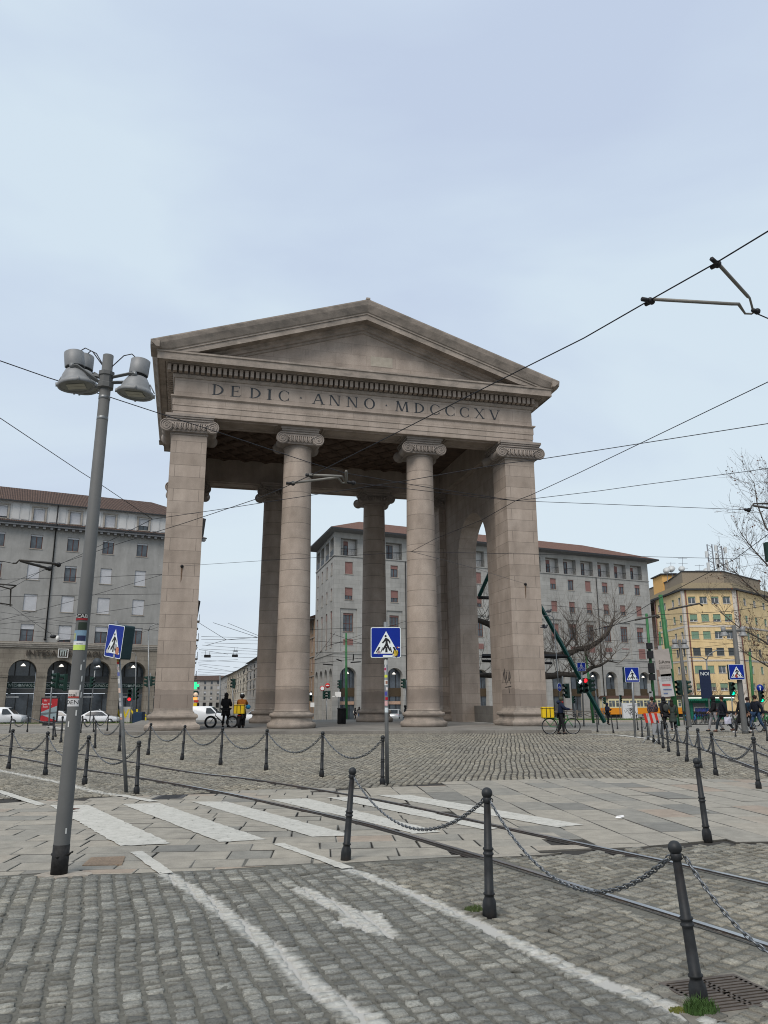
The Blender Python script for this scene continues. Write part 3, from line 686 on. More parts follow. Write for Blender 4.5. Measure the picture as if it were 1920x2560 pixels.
# inscription
def glyph(ch):
    T, t_ = .15, .07; P = []
    def ser(x, z, w=.3): P.append([(x-w/2, z), (x+w/2, z), (x+w/2, z+.045), (x-w/2, z+.045)])
    def st(x0, z0, x1, z1, w): P.append([(x0-w/2, z0), (x0+w/2, z0), (x1+w/2, z1), (x1-w/2, z1)])
    def arc(cx, cz, rx, rz, a0, a1, wf, n=22):
        for k in range(n):
            q = []
            for a in (a0+(a1-a0)*k/n, a0+(a1-a0)*(k+1)/n):
                w = wf(a); q.append(((cx+rx*cos(a), cz+rz*sin(a)), (cx+(rx-w)*cos(a), cz+(rz-w*.75)*sin(a))))
            P.append([q[0][0], q[1][0], q[1][1], q[0][1]])
    if ch == 'I': st(.15, 0, .15, 1, T); ser(.15, 0); ser(.15, .955); w = .3
    if ch == 'D': st(.16, 0, .16, 1, T); ser(.13, 0, .3); ser(.13, .955, .3); arc(.16, .5, .72, .5, -pi/2, pi/2, lambda a: .06+.1*cos(a)); w = .9
    if ch == 'E': st(.16, 0, .16, 1, T); ser(.13, 0, .3); ser(.13, .955, .3); st(.45, 0, .45, .055, .6); st(.43, .945, .43, 1, .55); st(.38, .5, .38, .55, .4); st(.73, 0, .76, .2, .05); st(.69, .82, .69, 1, .05); st(.57, .42, .57, .63, .05); w = .78
    if ch == 'C': arc(.5, .5, .5, .52, .62, 2*pi-.62, lambda a: .06+.1*abs(cos(a)) if cos(a) < 0 else .06); st(.89, .68, .89, .92, .05); st(.89, .08, .89, .3, .05); w = .93
    if ch == 'O': arc(.5, .5, .5, .52, 0, 2*pi, lambda a: .055+.11*abs(cos(a)), 36); w = 1.
    if ch == 'A': st(.12, 0, .47, 1, t_); st(.85, 0, .5, 1, T); st(.48, .32, .48, .375, .42); ser(.12, 0, .26); ser(.86, 0, .3); w = .98
    if ch == 'V': st(.48, 0, .13, 1, T); st(.52, 0, .88, 1, t_); ser(.13, .955, .3); ser(.88, .955, .26); w = 1.
    if ch == 'N': st(.14, 0, .14, 1, t_); st(.84, 0, .84, 1, t_); st(.8, 0, .16, 1, T); ser(.13, 0, .26); ser(.84, .955, .26); ser(.08, .955, .2); w = .98
    if ch == 'M': st(.1, 0, .18, 1, t_); st(.52, .05, .2, 1, T); st(.55, .05, .86, 1, t_); st(.98, 0, .9, 1, T); ser(.1, 0, .26); ser(.99, 0, .28); ser(.13, .955, .16); ser(.94, .955, .16); w = 1.12
    if ch == 'X': st(.87, 0, .15, 1, T); st(.13, 0, .85, 1, t_); ser(.13, 0, .26); ser(.87, 0, .3); ser(.15, .955, .3); ser(.85, .955, .26); w = 1.
    if ch == '.': P.append([(0, .4), (.2, .4), (.1, .58)]); w = .2
    return P, w
M_BRZ = (mat('bronze_letter', (.045, .05, .055), .6, .2, var=.3, scale=4))
for ch, a0, wid in (('D', 2.13, .65), ('E', 3.17, .58), ('D', 4.28, .65), ('I', 5.3, .27), ('C', 5.97, .62), ('.', 7.23, .14), ('A', 7.98, .74), ('N', 9.0, .72), ('N', 10.08, .72), ('O', 11.17, .68), ('.', 12.5, .14), ('M', 13.15, .86), ('D', 14.37, .64), ('C', 15.38, .62), ('C', 16.37, .62), ('C', 17.33, .62), ('X', 18.3, .7), ('V', 19.3, .74)):
    P, w = glyph(ch); k = wid/w; m = MB().use(M_BRZ)
    for q in P:
        if area(q) < 0: q = q[::-1]
        m.extr([(a0+x*k, 18.885+z*.66) for x, z in q], lambda u, v, d: (u, d, v), -.012, -.002)
    m.build('carved_letter' if ch != '.' else 'carved_dot', None, gate)
m = None
# iron wall eyes where the span wires are fixed, with their rust stain
M_IR = mat('dark_iron', (.03, .03, .032), .55, .6); M_ST = mat('rust_stain', (.12, .08, .055), .9, var=.4, scale=12)
def on_front(px, py, off=0):
    d = ray(px, py); n = Vector((sin(TH), -cos(TH), 0)); o = GP+n*off; return CAMP+d*((o-CAMP).dot(n)/d.dot(n))
EYE_L, EYE_R = on_front(455, 1415, .1), on_front(1315, 1460, .1)
for E_ in (EYE_L, EYE_R):
    q = inv @ E_; m = MB().use(M_IR, True); m.lathe([(.09, 0), (.09, .03), (.035, .04), (.035, .12)], (q.x, 0, q.z), 10, axis=(0, -1, 0)); m.use(M_ST); m.add([(q.x-.05, -.003, q.z-.1), (q.x+.05, -.003, q.z-.1), (q.x+.02, -.003, q.z-.75), (q.x-.03, -.003, q.z-.9)], [(0, 3, 2, 1)]); m.build('wall_eye', None, gate)
# graffiti tag on the inner face of the right pier
m = MB().use(mat('spray_paint', (.03, .028, .028), .8)); x = GW-1.975-.004
def tagl(pts, r=.022): m.tube([(x, y, z) for y, z in pts], r, 4)
tagl([(1.75, 2.6), (1.6, 3.3), (1.5, 2.8), (1.42, 3.45), (1.3, 2.6)]); tagl([(1.25, 2.5), (1.2, 3.3), (1.05, 3.2), (1.15, 2.9), (.98, 2.6)]); tagl([(.9, 3.3), (.85, 2.7), (.72, 2.75), (.7, 3.3)]); tagl([(.62, 3.2), (.55, 2.9), (.7, 2.8), (.6, 2.55)]); tagl([(1.4, 2.35), (.5, 2.4)]); tagl([(.85, 2.38), (.8, 2.0)])
m.build('graffiti', None, gate)
# ================================================================ BUILDINGS
def facade_stone(name, ca, cb, bw=1.3, rh=.55, mortar=.75, spots=True, m1=.93, m2=1.07):
    if name in MATS: return MATS[name]
    m, t, b = nodes(name, .88, 0, .2); tc = NN(t, 'ShaderNodeTexCoord'); sp = NN(t, 'ShaderNodeSeparateXYZ'); t.links.new(tc.outputs['Object'], sp.inputs[0])
    c = ramp(t, noise(t, .35, 6, .65), [(.3, ca), (.7, cb)])
    if bw:
        cv = NN(t, 'ShaderNodeCombineXYZ'); t.links.new(mth(t, 'ADD', sp.outputs[0], sp.outputs[1]), cv.inputs[0]); t.links.new(sp.outputs[2], cv.inputs[1])
        br = NN(t, 'ShaderNodeTexBrick'); br.inputs['Scale'].default_value = 1; br.inputs['Brick Width'].default_value = bw; br.inputs['Row Height'].default_value = rh; br.inputs['Mortar Size'].default_value = .018
        br.inputs['Color1'].default_value = (m1, m1, m1, 1); br.inputs['Color2'].default_value = (m2, m2, m2, 1); br.inputs['Mortar'].default_value = (mortar, mortar, mortar, 1); t.links.new(cv.outputs[0], br.inputs['Vector'])
        c = mixc(t, 1., c, br.outputs[0], 'MULTIPLY')
    c = mixc(t, .6, c, ramp(t, noise(t, 1.4, 6, .7, sc=(1, 1, .2)), [(.3, .75), (.65, 1.08)]), 'MULTIPLY')
    if spots: f = ramp(t, noise(t, 2.6, 4, .6), [(.69, 0), (.72, .6)]); c = mixc(t, f, c, tuple(min(.75, q*1.7) for q in cb))
    t.links.new(c, b.inputs['Base Color']); bump(t, b, noise(t, 9, 5, .7), .02, .4); MATS[name] = m; return m
def tile_mat(name, ca, cb, axis=0, sc=3.4):
    m, t, b = nodes(name, .85, 0, .2); tc = NN(t, 'ShaderNodeTexCoord')
    w = NN(t, 'ShaderNodeTexWave', bands_direction='XYZ'[axis]); w.inputs['Scale'].default_value = sc/2; w.inputs['Distortion'].default_value = .6; w.inputs['Detail'].default_value = 2; t.links.new(tc.outputs['Object'], w.inputs['Vector'])
    c = ramp(t, noise(t, 3.2, 6, .7), [(.3, ca), (.7, cb)]); c = mixc(t, 1., c, ramp(t, w.outputs[1], [(0, .35), (.5, 1.), (1, 1.2)]), 'MULTIPLY')
    t.links.new(c, b.inputs['Base Color']); bump(t, b, w.outputs[1], .06, .8); return m
M_G1 = facade_stone('grey_render', (.235, .233, .222), (.33, .327, .313), 0)
M_G1b = facade_stone('rough_stone', (.16, .14, .115), (.26, .235, .195), 1.1, .52, .65)
M_G2 = facade_stone('pale_slabs', (.28, .276, .26), (.375, .37, .348), 1.5, .62, .8)
M_WH = mat('attic_plaster', (.5, .5, .49), .85, var=.08, scale=.6, dirt=((.28, .27, .25), .6))
M_SILL = mat('sill_stone', (.3, .275, .24), .85, var=.15, scale=3)
M_SHU_W = mat('roller_shutter_pale', (.45, .46, .48), .6, var=.05); M_SHU_R = mat('roller_shutter_rose', (.24, .13, .115), .7, var=.08); M_SHU_G = mat('roller_shutter_green', (.17, .27, .19), .7, var=.12)
M_FR_B = mat('window_frame_brown', (.1, .04, .03), .6); M_FR_W = mat('window_frame_white', (.6, .6, .58), .5); M_FR_D = mat('window_frame_dark', (.03, .03, .03), .5)
M_GL = glass_mat('window_glass', (.05, .06, .07)); M_CU = mat('curtain', (.33, .34, .35), .9, var=.25, scale=3); M_DKI = mat('dark_interior', (.012, .013, .014), .9)
M_T1 = tile_mat('old_roof_tiles', (.05, .033, .027), (.13, .082, .062)); M_T2 = tile_mat('red_roof_tiles', (.13, .072, .054), (.2, .108, .08)); M_T2y = tile_mat('red_roof_tiles_side', (.13, .072, .054), (.2, .108, .08), 1)
M_EAVE = mat('dark_eave', (.035, .037, .04), .7); M_SOF = mat('eave_soffit', (.16, .165, .17), .8, var=.1); M_RAILG = mat('railing_iron', (.03, .032, .034), .5, .5)
def wall_band(b, x0, x1, z0, z1, holes, dep=.25, rev=None, y=0, wm=None):
    """front wall in the plane y; holes (xa, xb, za, zb, arch) with reveals going to y+dep"""
    holes = sorted(holes); x = x0
    def q(xa, za, xb, zb):
        if xb-xa > 1e-4 and zb-za > 1e-4: b.add([(xa, y, za), (xb, y, za), (xb, y, zb), (xa, y, zb)], [(0, 1, 2, 3)])
    for h in holes:
        xa, xb, za, zb = h[:4]; ar = len(h) > 4 and h[4]
        q(x, z0, xa, z1); q(xa, z0, xb, za)
        if ar:
            r = (xb-xa)/2; c = (xa+xb)/2; zs = zb; pts = [(c-r*cos(pi*k/16), zs+r*sin(pi*k/16)) for k in range(17)]
            for k in range(16):
                p, s_ = pts[k], pts[k+1]; b.add([(p[0], y, p[1]), (s_[0], y, s_[1]), (s_[0], y, z1), (p[0], y, z1)], [(0, 1, 2, 3)])
            loop = [(xa, za)]+pts+[(xb, za)]
        else: q(xa, zb, xb, z1); loop = [(xa, za), (xa, zb), (xb, zb), (xb, za)]
        n = len(loop)
        if wm is not None: cm = b.cur; b.use(wm)
        for k in range(n-(0 if za > z0+.01 else 1)):
            p, s_ = loop[k], loop[(k+1) % n]; b.add([(p[0], y, p[1]), (p[0], y+dep, p[1]), (s_[0], y+dep, s_[1]), (s_[0], y, s_[1])], [(0, 1, 2, 3)])
        if wm is not None: b.cur = cm
        x = xb
    q(x, z0, x1, z1)
WCACHE = {}
def window_mesh(w, h, frame, shut, frac, kind=0, sill=M_SILL, mull=1):
    """window filling a hole of w x h, standing 0.2 m inside it; frac = how far the roller shutter is down"""
    k = (w, h, frame.name, shut.name if shut else 0, round(frac, 2), kind, mull)
    if k in WCACHE: return WCACHE[k]
    b = MB(); f = .07; b.use(frame)
    b.box(-w/2, .17, 0, -w/2+f, .23, h); b.box(w/2-f, .17, 0, w/2, .23, h); b.box(-w/2+f, .17, 0, w/2-f, .23, f); b.box(-w/2+f, .17, h-f, w/2-f, .23, h)
    for i in range(mull): x = -w/2+w*(i+1)/(mull+1); b.box(x-f*.6, .175, f, x+f*.6, .235, h-f)
    if h > 2: b.box(-w/2+f, .172, h*.42, w/2-f, .228, h*.42+f)
    b.use(M_GL); b.box(-w/2+f, .205, f, w/2-f, .215, h-f)
    if kind == 1: b.use(M_CU); b.box(-w/2+f*1.5, .24, f, -w/2+w*.36, .26, h-f); b.box(w/2-w*.34, .24, f, w/2-f*1.5, .26, h-f)
    if shut and frac > .02:
        b.use(shut); z0 = h*(1-frac)
        n = max(2, int(h*frac/.12))
        for i in range(n): za = z0+(h-z0)*i/n; zb = z0+(h-z0)*(i+1)/n; b.box(-w/2+.02, .11, za, w/2-.02, .135, zb-.012)
        b.box(-w/2+.02, .13, z0, w/2-.02, .14, h)
    b.use(sill); b.box(-w/2-.08, -.06, -.09, w/2+.08, .17, -.003)
    o = b.build('tmp'); me = o.data; bpy.data.objects.remove(o); WCACHE[k] = me; return me
def put_window(par, x, z, w, h, name='window', y=0, rot=0, **k):
    o = link(window_mesh(w, h, **k), name, par); o.location = (x, y, z)
    if rot: o.rotation_euler = (0, 0, rot)
    return o
rb = random.Random(21)
VLOC = lambda ang: (cos(radians(104.3)-ang), sin(radians(104.3)-ang))
# ---------------------------------------------------------------- left grey building with the bank arcade
angL = radians(90-63.3)
bl = thing('apartment_building', 'weathered grey apartment block on the left with white attic and bank arcade', 'building', (-22.657, 98, -.75), angL)
Z0 = .75; LB = -37; E_ = -1.15
b = MB().use(M_G1); rows = [(19.2, 20.87, 1.3), (15.55, 17.42, 1.32), (11.95, 13.85, 1.42), (8.45, 10.42, 1.42)]
cen = [-.3-4.02*k-4.0 for k in range(9)]; bands = [(17.9, 22.0), (14.6, 17.9), (11.0, 14.6), (8.2+.2, 11.0)]
cen = [c for c in cen if c > LB+1]
for (za, zb, w), (z0, z1) in zip(rows, bands): wall_band(b, LB, E_, z0+Z0, z1+Z0, [(c-w/2, c+w/2, za+Z0, zb+Z0) for c in cen], .25, wm=M_SILL)
vx, vy = VLOC(angL); b.add([(E_, 0, 0), (E_+vx*22, vy*22, 0), (E_+vx*22, vy*22, 22.75), (E_, 0, 22.75)], [(0, 1, 2, 3)]); b.add([(LB, 0, 0), (LB, 20, 0), (LB, 20, 22), (LB, 0, 22)], [(3, 2, 1, 0)])
b.build('wall', None, bl)
b = MB().use(M_G1b); wall_band(b, LB, E_, 0, 8.4+Z0, [(c-1.47, c+1.47, 0, 4.95+Z0, True) for c in cen], 1.9, wm=M_G1b)
for c in cen:
    for s_ in (-1, 1): xx = sorted((c+s_*1.47, c+s_*2.0)); b.box(xx[0]-.03, -.08, 4.6+Z0, xx[1]+.03, -.002, 4.78+Z0); b.box(xx[0]-.01, -.05, 4.42+Z0, xx[1]+.01, -.002, 4.6+Z0)
b.use(M_SILL); b.box(LB, -.22, 7.95+Z0, E_+.2, -.002, 8.15+Z0); b.box(LB, -.12, 7.75+Z0, E_+.12, -.003, 7.95+Z0); b.box(LB, -.3, 8.15+Z0, E_+.28, -.001, 8.3+Z0)
b.build('ground_storey', None, bl)
st_ = [(.35, 0), (.12, 0), (.6, 0), (1., 0)]
for r, (za, zb, w) in enumerate(rows):
    for i, c in enumerate(cen):
        fr = (0, 0, 0, 0, 0, 0, 0, 0, 0)[i]
        if r == 1 and i in (1, 2, 4): fr = 1.
        if r == 2: fr = (0, .96, 1., 1., 1., .4, 0, 1, 1)[i]
        if r == 3: fr = (.2, .15, .3, .85, .3, .5, .2, 0, 1)[i]
        put_window(bl, c, za+Z0, w, round(zb-za, 2), frame=M_FR_B, shut=M_SHU_W if fr else M_SHU_W, frac=fr if fr else .12, kind=(i+r) % 2)
b = MB().use(M_SOF); b.box(LB, -.75, 21.75+Z0, E_+.5, 0, 21.95+Z0)
for k in range(int(-LB/.8)): b.box(E_-k*.8-.3, -.66, 21.5+Z0, E_-k*.8, -.003, 21.745+Z0)
b.use(M_EAVE); b.box(LB, -.85, 21.97+Z0, E_+.6, -.72, 22.12+Z0)
b.use(M_T1); b.add([(LB, -.86, 22.13+Z0), (E_+.6, -.86, 22.13+Z0), (E_+.1, .3, 22.5+Z0), (LB, .3, 22.5+Z0)], [(0, 1, 2, 3)]); b.build('cornice', None, bl)
b = MB().use(M_WH); wall_band(b, LB, E_, 22.2+Z0, 24.9+Z0, [(c-.62, c+.62, 22.62+Z0, 24.05+Z0) for c in cen], .2, y=.32)
b.add([(E_, .32, 22+Z0), (E_+vx*22, vy*22, 22+Z0), (E_+vx*22, vy*22, 24.9+Z0), (E_, .32, 24.9+Z0)], [(0, 1, 2, 3)])
b.use(M_SILL)
for c in cen: b.box(c-.82, .2, 22.55+Z0, c-.63, .318, 24.2+Z0); b.box(c+.63, .2, 22.55+Z0, c+.82, .318, 24.2+Z0); b.box(c-.86, .16, 24.2+Z0, c+.86, .318, 24.36+Z0)
b.use(M_WH)
for c in cen: b.box(c-1.9, .26, 22.6+Z0, c-1.1, .318, 24.6+Z0); b.box(c+1.1, .26, 22.6+Z0, c+1.9, .318, 24.6+Z0)
b.build('attic', None, bl)
for i, c in enumerate(cen): put_window(bl, c, 22.62+Z0, 1.2, 1.42, frame=M_FR_D, shut=M_SHU_W, frac=(.85, .6, .98, .98, .98)[i % 5], y=.32)
b = MB().use(M_T1); e0, e1 = 24.75+Z0, 27.9+Z0
b.add([(LB, -.25, e0), (E_+.5, -.25, e0), (-6.5, 6.5, e1), (LB, 6.5, e1), (E_+.5+vx*14, vy*14, e0), (LB, 13, e0)], [(0, 1, 2, 3), (1, 4, 2), (2, 4, 5, 3)])
b.use(M_EAVE); b.box(LB, -.3, e0-.14, E_+.5, -.2, e0-.005); b.use(M_SOF); b.add([(LB, -.25, e0-.01), (E_+.5, -.25, e0-.01), (E_+.5+vx*14, vy*14, e0-.01), (LB, 13, e0-.01)], [(3, 2, 1, 0)])
b.build('roof', None, bl)
b = MB().use(M_IR, True); b.tube([(-18.42, -.08, 24.6+Z0), (-18.42, -.1, 22.6+Z0), (-18.42, -.9, 22.1+Z0), (-18.42, -.12, 21.4+Z0), (-18.42, -.12, 8.7+Z0)], .075, 8); b.sphere((-18.42, -.12, 8.75+Z0), .16); b.build('downpipe', None, bl)
M_BKG = mat('shop_panel_grey', (.075, .08, .082), .6, var=.06); M_BKS = mat('shop_band_green', (.008, .03, .028), .35); M_LTR = mat('shop_lettering', (.4, .46, .44), .5); M_WHT = mat('white_enamel', (.62, .62, .6), .45, var=.06)
tm1 = text_mesh('INTESA', .5, M_LTR, sx=.9); tm2 = text_mesh('SANPAOLO', .5, M_LTR, sx=.85)
for i, c in enumerate(cen):
    b = MB(); y = 1.82
    b.use(M_GL); b.box(c-1.45, y, .02, c+1.45, y+.03, 3.4); b.box(c-1.45, y, 5.4, c+1.45, y+.03, 7.3)
    b.use(M_FR_D)
    for x in (-.75, .75): b.box(c+x-.06, y-.05, 5.4, c+x+.06, y-.004, 7.2)
    for x in (-1.42, -.4, .9): b.box(c+x-.04, y-.05, .02, c+x+.04, y-.004, 3.4)
    b.use(M_BKG); b.box(c-1.45, y-.08, 4.65, c+1.45, y-.004, 5.42); b.box(c-1.45, y-.08, 3.45, c+1.45, y-.004, 4.02)
    b.use(M_BKS); b.box(c-1.45, y-.1, 4.03, c+1.45, y-.004, 4.64); b.use(M_WHT); b.box(c-1.4, y-.06, 2.95, c-.1, y-.05, 3.12)
    o = b.build('shopfront', None, bl)
    if i < 5:
        for me, dx in ((tm1, -.75), (tm2, .62)):
            q = link(me, 'lettering', o); q.location = (c+dx, y-.112, 4.33); q.rotation_euler = (pi/2, 0, 0); q.scale = (.8, .95, 1)
        q = MB().use(M_LTR).box(c-.2, y-.115, 4.2, c+.02, y-.105, 4.46).build('emblem', None, o)
    b = MB().use(M_IR, True); b.tube([(c, .4, 7.15), (c, .4, 6.75)], .02, 5); b.use(glow('lamp_white', (1, .95, .85), .8), True); b.lathe([(.05, .28), (.22, .08), (.28, 0)], (c, .4, 6.45), 12); b.build('arcade_lamp', None, bl)
M_SGN = mat('sign_bronze', (.05, .042, .035), .5, .3)
for txt, x, w in (('INTESA', -18.65, 3.2), ('SANPAOLO', -13.6, 4.4)):
    me = text_mesh(txt, .95, M_SGN, extr=.06); xs = [v.co.x for v in me.vertices]; me.transform(Matrix.Diagonal((w/(max(xs)-min(xs)), 1, 1, 1)))
    q = link(me, 'roof_lettering' if 0 else 'sign_lettering', bl); q.location = (x, -.16, 7.12+Z0); q.rotation_euler = (pi/2, 0, 0)
b = MB().use(M_WHT); x, z = -16.35, 7.2+Z0
for q in ((x-.55, z-.5, x+.55, z-.42), (x-.55, z+.42, x+.55, z+.5), (x-.55, z-.42, x-.47, z+.42), (x+.47, z-.42, x+.55, z+.42)): b.box(q[0], -.3, q[1], q[2], -.2, q[3])
b.use(M_SGN); b.box(x-.46, -.25, z-.41, x+.46, -.15, z+.41); b.use(M_LTR)
for k in range(3): b.box(x-.3+k*.25, -.27, z-.3, x-.2+k*.25, -.251, z+.12); b.box(x-.34+k*.25, -.27, z+.121, x-.16+k*.25, -.251, z+.2)
b.box(x-.36, -.27, z+.27, x+.36, -.251, z+.33); b.build('emblem', None, bl)
# ---------------------------------------------------------------- centre pale building with loggias
angC = radians(90-63.8); cx, cy = -6.5536, 100.
bc = thing('apartment_building', 'long pale stone apartment block behind the gate with red hip roof and balconies', 'building', (cx, cy, -.75), angC)
CL = 55.1; cen = [2.1+3.363*i for i in range(16)]; vx, vy = VLOC(angC); Z0 = .75
Rw = [(18., 19.62, 1.12), (14.6, 16.2, 1.12), (10.45, 12.85, 1.42), (7.95, 9.5, 1.38)]
b = MB().use(M_G2)
wall_band(b, 0, CL, 17.2+Z0, 20.3+Z0, [(c-.56, c+.56, Rw[0][0]+Z0, Rw[0][1]+Z0) for c in cen], .25)
wall_band(b, 0, CL, 13.9+Z0, 17.2+Z0, [(c-.56, c+.56, Rw[1][0]+Z0, Rw[1][1]+Z0) for c in cen], .25)
wall_band(b, 0, CL, 7.8+Z0, 13.9+Z0, [(c-1.2, c+1.2, 7.9+Z0, 13.45+Z0) for c in cen], .14)
wall_band(b, 0, CL, 0, 7.8+Z0, [(c-1.17, c+1.17, 0, 4.75+Z0, True) for c in cen], .8)
wall_band(b, 0, CL, 20.45+Z0, 23.5+Z0, [(c-1.22, c+1.22, 20.46+Z0, 22.75+Z0) for c in cen], .85)
b.box(-.08, -.1, 20.3+Z0, CL+.05, 0, 20.45+Z0); b.box(-.06, -.08, 7.62+Z0, CL+.04, -.001, 7.8+Z0)
for c in cen:   # recessed panels with the tall windows and small ones below
    wall_band(b, c-1.2, c+1.2, 7.9+Z0, 13.45+Z0, [(c-.71, c+.71, Rw[2][0]+Z0, Rw[2][1]+Z0)], .2, y=.14)
b.add([(CL, 0, 0), (CL+4, 15, 0), (CL+4, 15, 24.2), (CL, 0, 24.2)], [(0, 1, 2, 3)])
b.build('wall', None, bc)
b = MB().use(mat('loggia_plaster', (.52, .51, .49), .85))
for c in cen: wall_band(b, c-1.22, c+1.22, 20.46+Z0, 22.75+Z0, [(c-.9, c+.2, 20.5+Z0, 22.55+Z0)], .1, y=.85)
b.use(M_CU if 0 else M_G2); b.build('loggia_back_wall', None, bc)
for i, c in enumerate(cen):
    put_window(bc, c-.35, 20.5+Z0, 1.1, 2.05, 'balcony_door', y=.74, frame=M_FR_B, shut=M_SHU_R, frac=(.28, .05, .0, .3, .5)[i % 5])
    m = MB().use(M_RAILG)
    for k in range(7): x = -1.2+k*.4; m.tube([(x, 0, .02), (x, 0, .9)], .01, 4)
    for k in range(9):
        m.tube([(-1.15+k*.28, .01, .05), (-1.15+k*.28+.25, .01, .85)], .006, 3); m.tube([(-.9+k*.25, .02, .05), (-.9+k*.25-.25, .02, .85)], .006, 3)
    m.box(-1.21, -.03, .88, 1.21, .03, .93); m.box(-1.21, -.02, 0, 1.21, .02, .04)
    if i == 0: rail0 = m.build('balcony_railing', None, bc); rail0.location = (c, .06, 20.46+Z0)
    else: q = link(rail0.data, 'balcony_railing', bc); q.location = (c, .06, 20.46+Z0)
    r_ = rb.random
    put_window(bc, c, Rw[0][0]+Z0, 1.12, 1.62, frame=M_FR_B, shut=M_SHU_R, frac=(1., .35, .3, .3, .5, .1)[i % 6], kind=1)
    put_window(bc, c, Rw[1][0]+Z0, 1.12, 1.6, frame=M_FR_B, shut=M_SHU_R, frac=(.65, .6, .62, 1., .98, .5)[i % 6], kind=1)
    put_window(bc, c, Rw[2][0]+Z0, 1.42, 2.4, frame=M_FR_B, shut=M_SHU_R, frac=(.1, .06, .1, .3, .8, .2)[i % 6], kind=1, y=.14, mull=2)
    put_window(bc, c, Rw[3][0]+Z0, 1.38, 1.55, frame=M_FR_B, shut=M_SHU_R, frac=(.5, .4, 0.1, 1., .0, .3)[i % 6], kind=1, y=-.06 if 0 else .0, mull=2)
    b = MB().use(M_GL); b.box(c-1.15, .75, .02, c+1.15, .78, 3.0); b.box(c-1.15, .75, 4.1, c+1.15, .78, 7.2); b.use(mat('shop_brown_panel', (.07, .05, .03), .6)); b.box(c-1.15, .65, 3.0, c+1.15, .77, 4.1)
    b.use(M_FR_D)
    for x in (-.5, .45): b.box(c+x-.05, .7, .02, c+x+.05, .748, 3.0); b.box(c+x-.04, .7, 4.12, c+x+.04, .748, 6.4)
    b.use(mat('shop_pink_strip', (.45, .3, .22), .6)); 
    if i < 4: b.box(c-1.1, .62, 2.0, c+1.1, .649, 2.4)
    b.build('shopfront', None, bc)
    b = MB().use(M_IR, True); b.tube([(c, .35, 6.55), (c, .35, 6.1)], .018, 5); b.use(glow('lamp_white', (1, .95, .85), .8), True); b.lathe([(.05, .24), (.2, .07), (.25, 0)], (c, .35, 5.86), 12); b.build('arcade_lamp', None, bc)
# wall behind the low windows: cut their holes by a shallow frame standing on the wall
T_ = Matrix(((vx, -vy, 0, 0), (vy, vx, 0, 0), (0, 0, 1, 0), (0, 0, 0, 1)))
# side face towards the street, built in its own plane (x' runs away from the corner)
sd_ang = radians(104.3)-angC
side = MB().use(M_G2); sc = [1.9, 5.45, 9.2, 12.9]; SL = 14.8
# side frame: x' from far to near so that the outward side is correct
Ts = Matrix.Rotation(sd_ang+pi, 4, 'Z'); Ts.translation = Vector((vx*SL, vy*SL, 0)); side.T = Ts
hs = [SL-s_ for s_ in sc]
wall_band(side, 0, SL, 17.2+Z0, 20.3+Z0, [(c-.5, c+.5, 18+Z0, 19.62+Z0) for c in hs], .25)
wall_band(side, 0, SL, 13.9+Z0, 17.2+Z0, [(c-.5, c+.5, 14.6+Z0, 16.2+Z0) for c in hs], .25)
wall_band(side, 0, SL, 7.8+Z0, 13.9+Z0, [(c-.62, c+.62, 8.5+Z0, 13.2+Z0) for c in hs], .35)
wall_band(side, 0, SL, 0, 7.8+Z0, [(c-1.1, c+1.1, 0, 4.7+Z0, True) for c in hs], .8)
wall_band(side, 0, SL, 20.45+Z0, 23.5+Z0, [(c-1.3, c+1.3, 20.46+Z0, 23+Z0) for c in hs], 1.3)
side.box(0, -.1, 20.3+Z0, SL+.1, 0, 20.45+Z0); side.box(0, -.08, 7.62+Z0, SL+.08, -.001, 7.8+Z0)
side.use(M_DKI); side.box(.1, .9, 0, SL-.5, 1.0, 7.5); side.use(M_G2); side.box(.1, 1.35, 20.5+Z0, SL-1.5, 1.45, 23.4+Z0)
side.use(M_RAILG)
for c in hs: side.box(c-1.3, .02, 20.5+Z0, c+1.3, .05, 21.4+Z0)
side.build('side_wall', None, bc)
for s_ in sc:
    for z, h, w in ((18, 1.62, 1.0), (14.6, 1.6, 1.0), (8.5, 4.7, 1.24)):
        put_window(bc, vx*s_, z+Z0, w, h, frame=M_FR_B, shut=M_SHU_R, frac=.2, kind=1, y=vy*s_, rot=sd_ang+pi)
b = MB(); OV = 1.35; e0 = 23.62+Z0; e1 = 26.9+Z0
A = (-OV*.8, -OV); B_ = (CL+OV, -OV); Cc = (CL+OV+3, 15); Dd = (vx*SL-OV, vy*SL+.5)
b.use(M_T2); b.add([(*A, e0+.25), (*B_, e0+.25), (CL-7.5, 6.5, e1), (6.5, 6.5, e1), (*Cc, e0+.25), (*Dd, e0+.25)], [(0, 1, 2, 3), (2, 4, 5, 3)])
b.use(M_T2y); b.add([(*A, e0+.25), (*B_, e0+.25), (CL-7.5, 6.5, e1), (6.5, 6.5, e1), (*Cc, e0+.25), (*Dd, e0+.25)], [(0, 3, 5), (1, 4, 2)])
b.use(M_EAVE); n4 = [A, B_, Cc, Dd]
b.add([(*p, e0+.02) for p in n4]+[(*p, e0+.255) for p in n4], [(0, 1, 5, 4), (1, 2, 6, 5), (2, 3, 7, 6), (3, 0, 4, 7)])
b.use(M_SOF); ins = [(0, 0), (CL, 0), (CL+2, 14), (vx*SL, vy*SL)]
b.add([(*p, e0+.02) for p in n4]+[(*p, 23.5+Z0) for p in ins], [(0, 4, 5, 1), (1, 5, 6, 2), (2, 6, 7, 3), (3, 7, 4, 0)])
for k in range(46): x = k*1.22; b.box(x, -OV+.15, e0-.06, x+.1, -.2, e0+.015)
b.build('roof', None, bc)
b = MB().use(M_IR, True)
